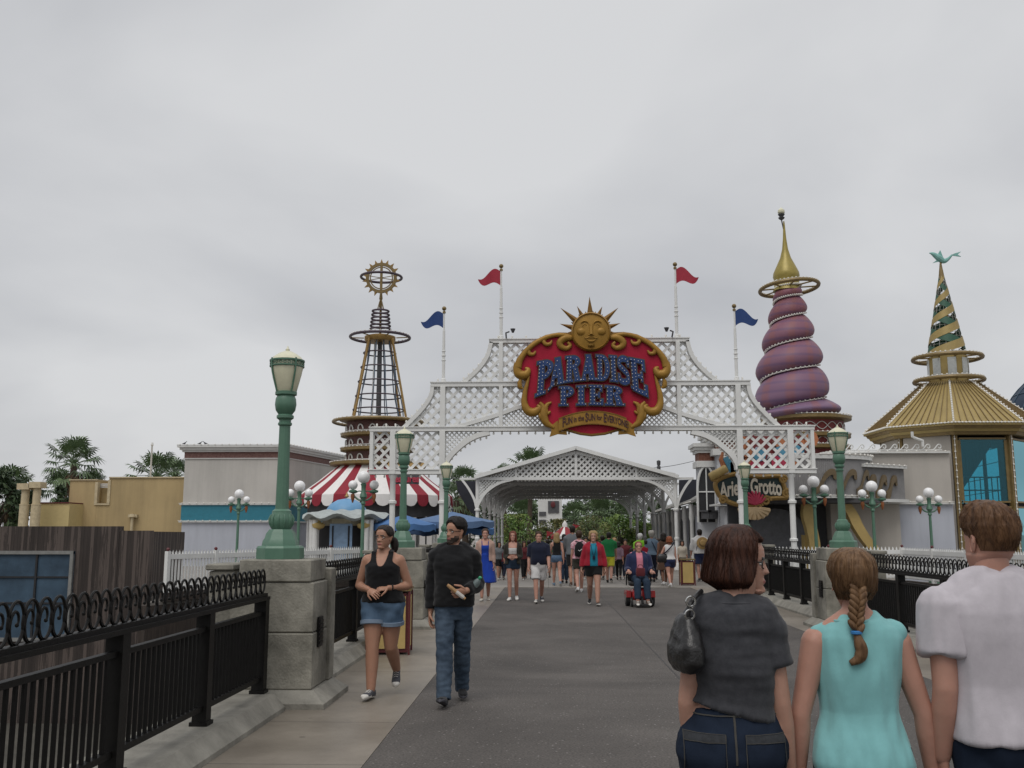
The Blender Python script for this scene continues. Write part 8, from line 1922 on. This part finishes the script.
b10 = crowd('man in a lime shirt and white cap behind the wheelchair', 641, 533.5, 581, 0, 'M', 'rosy', [Wt('trousers', 'trousers', CW['grey'], len=1.9, e=.014), Wt('top', 'lime_shirt', CW['lime'], hem=.92, e=.026, eh=.03, sleeve=.7, es=.02)], dict(style='short', m=CW['white'], th=.022, front=.74), legs=SOFT, arms=(A_H, A_H))
b11 = crowd('grey haired woman in a slate blue shirt with a dark strap', 652.5, 531, 582, .05, 'F', 'rosy', [Wt('trousers', 'trousers', CW['navy'], len=1.9, e=.018), Wt('top', 'shirt', CW['slate'], hem=.92, e=.028, eh=.035, sleeve=.9, es=.02)], dict(style='short', m=HR['grey'], th=.034, front=.84, curl=.008), legs=SOFT, arms=(A_H, A_H), girth=1.1)
b12 = crowd('child in a red shirt half hidden behind the man in the wheelchair', 647, 540, 582, 0, 'F', 'tan', [Wt('shorts', 'shorts', CW['navy'], len=.8, e=.02), Wt('top', 'red_shirt', CW['red'], hem=.92, e=.024, sleeve=.7, es=.02)], dict(style='short', m=HR['dark'], th=.014), legs=SOFT, arms=(A_H, A_H))
b13 = crowd('red haired woman in a white sleeveless top with a black bag at her hip', 670.5, 536, 587.5, .1, 'F', 'rosy', [Wt('shorts', 'navy_shorts', CW['navy2'], len=.52, e=.02), Wt('top', 'white_top', CW['white'], hem=.96, e=.02, eh=.028)], dict(style='bob', m=HR['red'], fall=.1, th=.026, front=.84, curl=.006), legs=WALK, arms=(A_H, ((.5, .15, -1), (.2, .5, -.8))), shoes=dict(m=SH_W), girth=1.06, legk=1.08)
b14 = crowd('dark haired woman in a brown dress left of the red haired woman', 664.5, 532.5, 585, .1, 'F', 'brown', [Wt('skirt', 'skirt', CW['brown'], hem=.5, waist=1.1), Wt('top', 'bodice', CW['brown'], hem=1.0, e=.012)], dict(style='long', m=HR['dark'], fall=-.2, th=.02, open=.9), legs=SOFT, arms=(((.5, .2, -1), (.2, .3, -.9)), A_H), shoes=dict(m=SH_W))
b15 = crowd('man in a white shirt and navy shorts with a straw hat hung on his back', 701, 529, 581.5, -.05, 'M', 'rosy', [Wt('shorts', 'navy_shorts', CW['navy2'], len=.80, e=.028, ee=.045), Wt('top', 'white_shirt', CW['white'], hem=.93, e=.034, eh=.045, sleeve=1.3, es=.026, fold=[(.02, 8, 8, 5, 4.)])], dict(style='short', m=HR['dark'], th=.014), legs=SOFT, arms=(((.18, .0, -1), (.1, .2, -1)), ((.3, .05, -1), (.12, .2, -1))), girth=1.1)
# things they carry
def on(info, p): return W_of(info, info['up'](V(p)))
bp = thing('backpack', 'black drawstring backpack on the pink and white shirt', 'backpack', tuple(on(b6, (0, -.16, 1.02))), .05)
m = MB(); R = []
for z, a, b in ((0, .08, .05), (.02, .13, .075), (.15, .145, .085), (.30, .125, .07), (.38, .06, .04), (.40, .03, .03)): R.append(ell((0, -.02, z), a, b, 18, 2.8))
m.rings(R); m.build('pack', CW['blk'], bp, smooth=60)
m = MB()
for s in (-1, 1): m.tube(spline([(s * .03, .0, .39), (s * .09, .08, .41), (s * .11, .16, .38), (s * .12, .1, .1), (s * .12, .0, .03)], 5), .012, 6)
m.build('strap', CW['blk'], bp)
m = MB(); m.tube([(-.05, -.108, .17), (-.01, -.112, .145), (.06, -.108, .2)], .010, 5); m.build('white_tick', CW['white'], bp)
hb = thing('straw_hat', 'round straw sun hat hanging on the back of the white shirt', 'hat', tuple(on(b15, (.07, -.20, 1.27))), 0)
m = MB(); Mx = Matrix.Rotation(pi / 2 - .1, 4, 'X') ; M_straw = pm('straw', (.36, .23, .085), .8, var=.25, scale=40, bump=.4)
m.lathe([(.195, .0), (.20, .012), (.115, .022), (.108, .07), (.085, .115), (.04, .13), (.005, .132)], 28, M=Mx); m.build('hat_body', M_straw, hb)
m = MB(); m.lathe([(.118, .022), (.112, .05), (.112, .052), (.116, .026)], 28, M=Mx); m.build('band', CW['brown'], hb)
m = MB(); m.tube(spline([(-.02, .03, .16), (-.09, .05, .12), (-.2, .08, -.2), (-.22, .1, -.4)], 5), .012, 6); m.build('cord', CW['navy2'], hb)
sb = thing('hip_bag', 'black shoulder bag at the hip of the red haired woman', 'bag', tuple(on(b13, (-.26, -.04, .86))), .1)
m = MB(); R = []
for z, a, b in ((0, .14, .06), (.03, .17, .08), (.18, .16, .075), (.25, .12, .05), (.26, .08, .03)): R.append(ell((0, 0, z), a, b, 18, 3))
m.rings(R); m.build('bag_body', M_leather, sb, smooth=60)
m = MB(); m.tube(spline([(.02, -.03, .24), (.2, -.11, .42), (.32, -.1, .56), (.36, .0, .60), (.32, .14, .5)], 5), .018, 6); m.build('strap', CW['navy'], sb)
cs = MB(); cs.tube([on(b11, p) for p in spline([(-.09, .1, 1.43), (-.06, -.05, 1.45), (.05, -.16, 1.25), (.17, -.12, .98)], 6)], .014, 6); solo(cs, 'bag_strap', CW['navy'], 'dark strap across the back of the grey haired woman', 'strap', tuple(on(b11, (0, -.1, 1.2))), world=True)
# ---------------------------------------------------------------- man in the power wheelchair
c = gnd(640, 606); wc = thing('power_wheelchair', 'red and black power wheelchair on the asphalt', 'wheelchair', (c.x, c.y, 0), pi + .06)
M_tyre = pm('tyre', (.012, .012, .013), .8); M_wred = pm('shroud_red', (.30, .018, .02), .3, coat=.4)
for sx in (-1, 1):
    m = MB(); m.lathe([(.155, -.045), (.17, -.035), (.17, .035), (.155, .045)], 26, M=Matrix.Rotation(pi / 2, 4, 'Y'), c=(sx * .27, -.02, .17)); w_ = m.build('drive_wheel', M_tyre, wc)
    m = MB(); m.lathe([(.10, -.05), (.08, -.055), (.02, -.05), (.02, .05), (.08, .055), (.10, .05)], 20, M=Matrix.Rotation(pi / 2, 4, 'Y'), c=(sx * .27, -.02, .17)); m.build('rim', M_steel, w_)
    for yy in (.30, -.32):
        m = MB(); m.lathe([(.065, -.02), (.075, 0), (.065, .02)], 16, M=Matrix.Rotation(pi / 2, 4, 'Y'), c=(sx * .22, yy, .076)); m.tube([(sx * .22, yy, .076), (sx * .20, yy * .7, .2)], .018, 6); m.build('caster_wheel', M_tyre, wc)
    m = MB(); m.box(sx * .27 - .045, sx * .27 + .045, -.12, .22, .69, .725); m.tube([(sx * .27, -.15, .45), (sx * .27, -.15, .69), (sx * .27, .05, .70)], .016, 6); m.build('armrest', M_tyre, wc, smooth=40)
    m = MB(); m.rings([[V((sx * .27 + dx, y, z)) for dx, z in ((-.05, .20), (.05, .20), (.045, .34), (-.045, .34))] for y in (-.2, .0, .17)]); m.build('shroud', M_wred, wc, smooth=30)
m = MB(); m.rings([ell((0, -.02, z), a, b, 24, 3) for z, a, b in ((.14, .18, .26), (.20, .22, .30), (.34, .2, .27), (.40, .12, .16))]); m.build('base', M_wred, wc, smooth=50)
m = MB(); m.rings([ell((0, .0, z), a, b, 24, 4) for z, a, b in ((.44, .22, .23), (.46, .24, .25), (.52, .24, .25), (.54, .22, .23))]); m.build('seat', M_leather, wc, smooth=50)
m = MB(); m.rings([ell((0, -.25 - .05 * (z - .5), z), a, b, 24, 3.5) for z, a, b in ((.50, .20, .04), (.56, .23, .05), (.95, .23, .05), (1.05, .19, .035))]); m.build('backrest', M_leather, wc, smooth=50)
m = MB(); m.box(-.17, .17, .36, .58, .055, .075); m.tube([(0, .30, .22), (0, .40, .07)], .03, 6); m.build('footplate', M_tyre, wc, smooth=0)
m = MB(); m.lathe([(.03, .73), (.035, .76), (.012, .78), (.012, .83), (.022, .84), (.018, .865)], 12, c=(-.27, .22, 0)); m.build('joystick', M_tyre, wc)
H_ = 1.72
rider = person('man in sunglasses riding the power wheelchair, navy jacket over a pink shirt and jeans', c.x, c.y + .06, pi + .06, H_, 'M', 'rosy', legs=((1.42, 1.30, 0, .04), (1.42, 1.30, 0, .04)), arms=(((.28, .15, -1), (.0, .95, -.12), (.0, 1, -.1), (0, 0, -1)), ((.28, .15, -1), (-.12, .95, -.12), (-.1, 1, -.1), (0, 0, -1))), lean=-.05, vox=.011, girth=1.1, belly=.2, seat=.60 - .905,
    wear=[Wt('trousers', 'jeans', DN['d'], len=1.95, e=.016, ee=.024), Wt('top', 'shirt', CW['pink'], hem=.95, e=.018), Wt('top', 'navy_jacket', CW['navy2'], hem=.93, e=.034, eh=.04, sleeve=1.85, es=.024, cut=opening(.065))], hair=dict(style='crop', m=HR['rust'], th=.008, front=.88), shoes=dict(m=CW['brown']), glasses=True, group=CROWD)
pu = thing('lap_bag', 'maroon bag on the lap of the man in the wheelchair', 'bag', (c.x, c.y - .28, .66), 0)
m = MB(); m.rings([ell((0, 0, z), a, b, 16, 4) for z, a, b in ((0, .09, .05), (.02, .105, .06), (.16, .10, .055), (.18, .085, .045))]); m.build('bag_body', CW['maroon'], pu, smooth=50); m = MB(); m.tube(spline([(-.06, 0, .17), (-.04, 0, .24), (.04, 0, .24), (.06, 0, .17)], 5), .008, 5); m.build('handle', CW['maroon'], pu)
# ---------------------------------------------------------------- the farther crowd: fewer, simpler, each on its own
FAR = [(499, 541, 580, pi, 'F', 'tan', 'grey', 'blk', 'dark', 'woman in grey behind the girl with the red headband'), (504, 545, 580, 0, 'M', 'brown', 'maroon', 'navy', 'dark', 'man in a maroon shirt just left of the girl in the crop top'), (524, 541, 580, pi, 'F', 'tan', 'maroon', 'blk', 'brown', 'woman in maroon between the crop top and the navy polo'), (529, 540, 579, 0, 'M', 'tan', 'blk', 'brown', 'dark', 'man in black just left of the navy polo'),
       (570, 538, 578, 0, 'F', 'rosy', 'white', 'slate', 'brown', 'woman in white between the slate shirt and the dark jacket'), (586, 537, 579, pi, 'M', 'tan', 'cream', 'navy', 'dark', 'man in cream behind the red jacket, left side'), (603, 535, 580, 0, 'M', 'tan', 'navy', 'grey', 'dark', 'man in navy behind the red jacket, right side'), (619, 541, 580, 0, 'F', 'tan', 'mauve', 'blk', 'dark', 'woman in mauve right of the green shirt'),
       (626, 539, 579, pi, 'M', 'tan', 'maroon', 'navy', 'dark', 'man in maroon left of the wheelchair'), (632, 548, 582, 0, 'F', 'brown', 'blk', 'blk', 'dark', 'child in black left of the wheelchair'), (659, 538, 580, 0, 'M', 'tan', 'grey', 'navy', 'brown', 'man in grey between the slate shirt and the brown dress'), (683, 540, 578, pi, 'F', 'tan', 'cream', 'blk', 'dark', 'woman in cream near the right canopy column'),
       (548, 539, 578, 0, 'M', 'tan', 'green', 'grey', 'dark', 'man in green far behind the navy polo'), (615, 537, 578, pi, 'F', 'rosy', 'red', 'grey', 'blond', 'blond woman in red far behind the green shirt'), (590, 536, 577, 0, 'M', 'tan', 'slate', 'brown', 'dark', 'man in slate blue far behind the red jacket'), (492, 543, 579, pi, 'M', 'tan', 'white', 'grey', 'dark', 'man in white right of the blue dress')]
for i, (px, ph_, pf, rz, sex, tone, a, b, h, lab) in enumerate(FAR):
    rnd = random.Random(i); crowd(lab, px, ph_, pf, rz + rnd.uniform(-.3, .3), sex, tone, [Wt('trousers' if i % 3 else 'shorts', 'trousers' if i % 3 else 'shorts', CW[b], len=1.9 if i % 3 else .7, e=.016), Wt('top', 'shirt', CW[a], hem=.93, e=.022, eh=.03, sleeve=.7 + .4 * (i % 2), es=.018)], dict(style='short' if sex == 'M' else 'bob', m=HR[h], th=.016, fall=.0), legs=(WALK, WALK2, SOFT)[i % 3], arms=((A_H, A_F), (A_B, A_H), (A_H, A_H))[i % 3], vox=.016)
bpy.data.scenes.remove(TMP)
# ---------------------------------------------------------------- camera, sky, sun
cam = bpy.data.cameras.new('camera'); co = bpy.data.objects.new('camera', cam); C.objects.link(co)
Rm = Matrix((c_r, c_u, -c_f)).transposed().to_4x4(); Rm.translation = CAM
co.matrix_world = Rm
cam.sensor_width = 36; cam.lens = 36 * F / 1024; cam.clip_start = .05; cam.clip_end = 5000
SC.camera = co
W = bpy.data.worlds.new('World'); SC.world = W; W.use_nodes = True
N, L = W.node_tree.nodes, W.node_tree.links
bg = N['Background']
SKY_TOP = 1.55
SUN_EL, SUN_AZ = radians(58), radians(200)   # azimuth from +Y, clockwise: behind the camera, a little left
sky = N.new('ShaderNodeTexSky'); sky.sky_type = 'NISHITA'; sky.sun_disc = False; sky.sun_elevation = SUN_EL; sky.sun_rotation = SUN_AZ; sky.air_density = 1; sky.dust_density = 4
tc = N.new('ShaderNodeTexCoord')
sep = N.new('ShaderNodeSeparateXYZ'); L.new(tc.outputs['Generated'], sep.inputs[0])
# cloud deck: a noise spread over a flat layer, so that it tightens towards the horizon
mz = N.new('ShaderNodeMath'); mz.operation = 'ADD'; mz.inputs[1].default_value = .35; L.new(sep.outputs['Z'], mz.inputs[0])
mx = N.new('ShaderNodeMath'); mx.operation = 'MAXIMUM'; mx.inputs[1].default_value = .05; L.new(mz.outputs[0], mx.inputs[0])
dv = N.new('ShaderNodeVectorMath'); dv.operation = 'DIVIDE'; L.new(tc.outputs['Generated'], dv.inputs[0])
cb = N.new('ShaderNodeCombineXYZ'); [L.new(mx.outputs[0], cb.inputs[i]) for i in range(3)]
L.new(cb.outputs[0], dv.inputs[1])
n1 = N.new('ShaderNodeTexNoise'); n1.inputs['Scale'].default_value = 1.35; n1.inputs['Detail'].default_value = 5; n1.inputs['Roughness'].default_value = .45; n1.inputs['Distortion'].default_value = .3
L.new(dv.outputs[0], n1.inputs['Vector'])
rp = N.new('ShaderNodeValToRGB'); e = rp.color_ramp.elements
e[0].position = .34; e[0].color = (.485, .495, .52, 1); e[1].position = .66; e[1].color = (.70, .705, .715, 1)
L.new(n1.outputs['Fac'], rp.inputs['Fac'])
# an overcast deck is brightest overhead
el = N.new('ShaderNodeMapRange'); el.interpolation_type = 'SMOOTHSTEP'; el.inputs['From Min'].default_value = .5; el.inputs['From Max'].default_value = .95; el.inputs['To Min'].default_value = 10.; el.inputs['To Max'].default_value = 10 * SKY_TOP
L.new(sep.outputs['Z'], el.inputs['Value'])
ml = N.new('ShaderNodeVectorMath'); ml.operation = 'SCALE'; L.new(rp.outputs['Color'], ml.inputs[0]); L.new(el.outputs['Result'], ml.inputs['Scale'])
# Nishita sky behind the deck, a little of it comes through
sc_ = N.new('ShaderNodeVectorMath'); sc_.operation = 'SCALE'; sc_.inputs['Scale'].default_value = 1.; L.new(sky.outputs['Color'], sc_.inputs[0])
mixn = N.new('ShaderNodeMix'); mixn.data_type = 'RGBA'; mixn.inputs['Factor'].default_value = .93
L.new(sc_.outputs[0], mixn.inputs['A']); L.new(ml.outputs[0], mixn.inputs['B'])
L.new(mixn.outputs['Result'], bg.inputs['Color']); bg.inputs['Strength'].default_value = .1
sl = bpy.data.lights.new('sun', 'SUN'); so = bpy.data.objects.new('sun', sl); C.objects.link(so)
sl.energy = 1.3; sl.angle = radians(35); sl.color = (1, .97, .93)
sd = V((sin(SUN_AZ) * cos(SUN_EL), cos(SUN_AZ) * cos(SUN_EL), sin(SUN_EL)))
so.rotation_euler = sd.to_track_quat('Z', 'Y').to_euler(); so.location = (0, -20, 40)
SC.view_settings.view_transform = 'Standard'; SC.view_settings.look = 'None'; SC.view_settings.exposure = 0; SC.view_settings.gamma = 1
SC.view_settings.use_curve_mapping = False
SC.cycles.use_denoising = True
SC.cycles.max_bounces = 6; SC.cycles.diffuse_bounces = 3; SC.cycles.glossy_bounces = 3; SC.cycles.transmission_bounces = 6; SC.cycles.transparent_max_bounces = 12
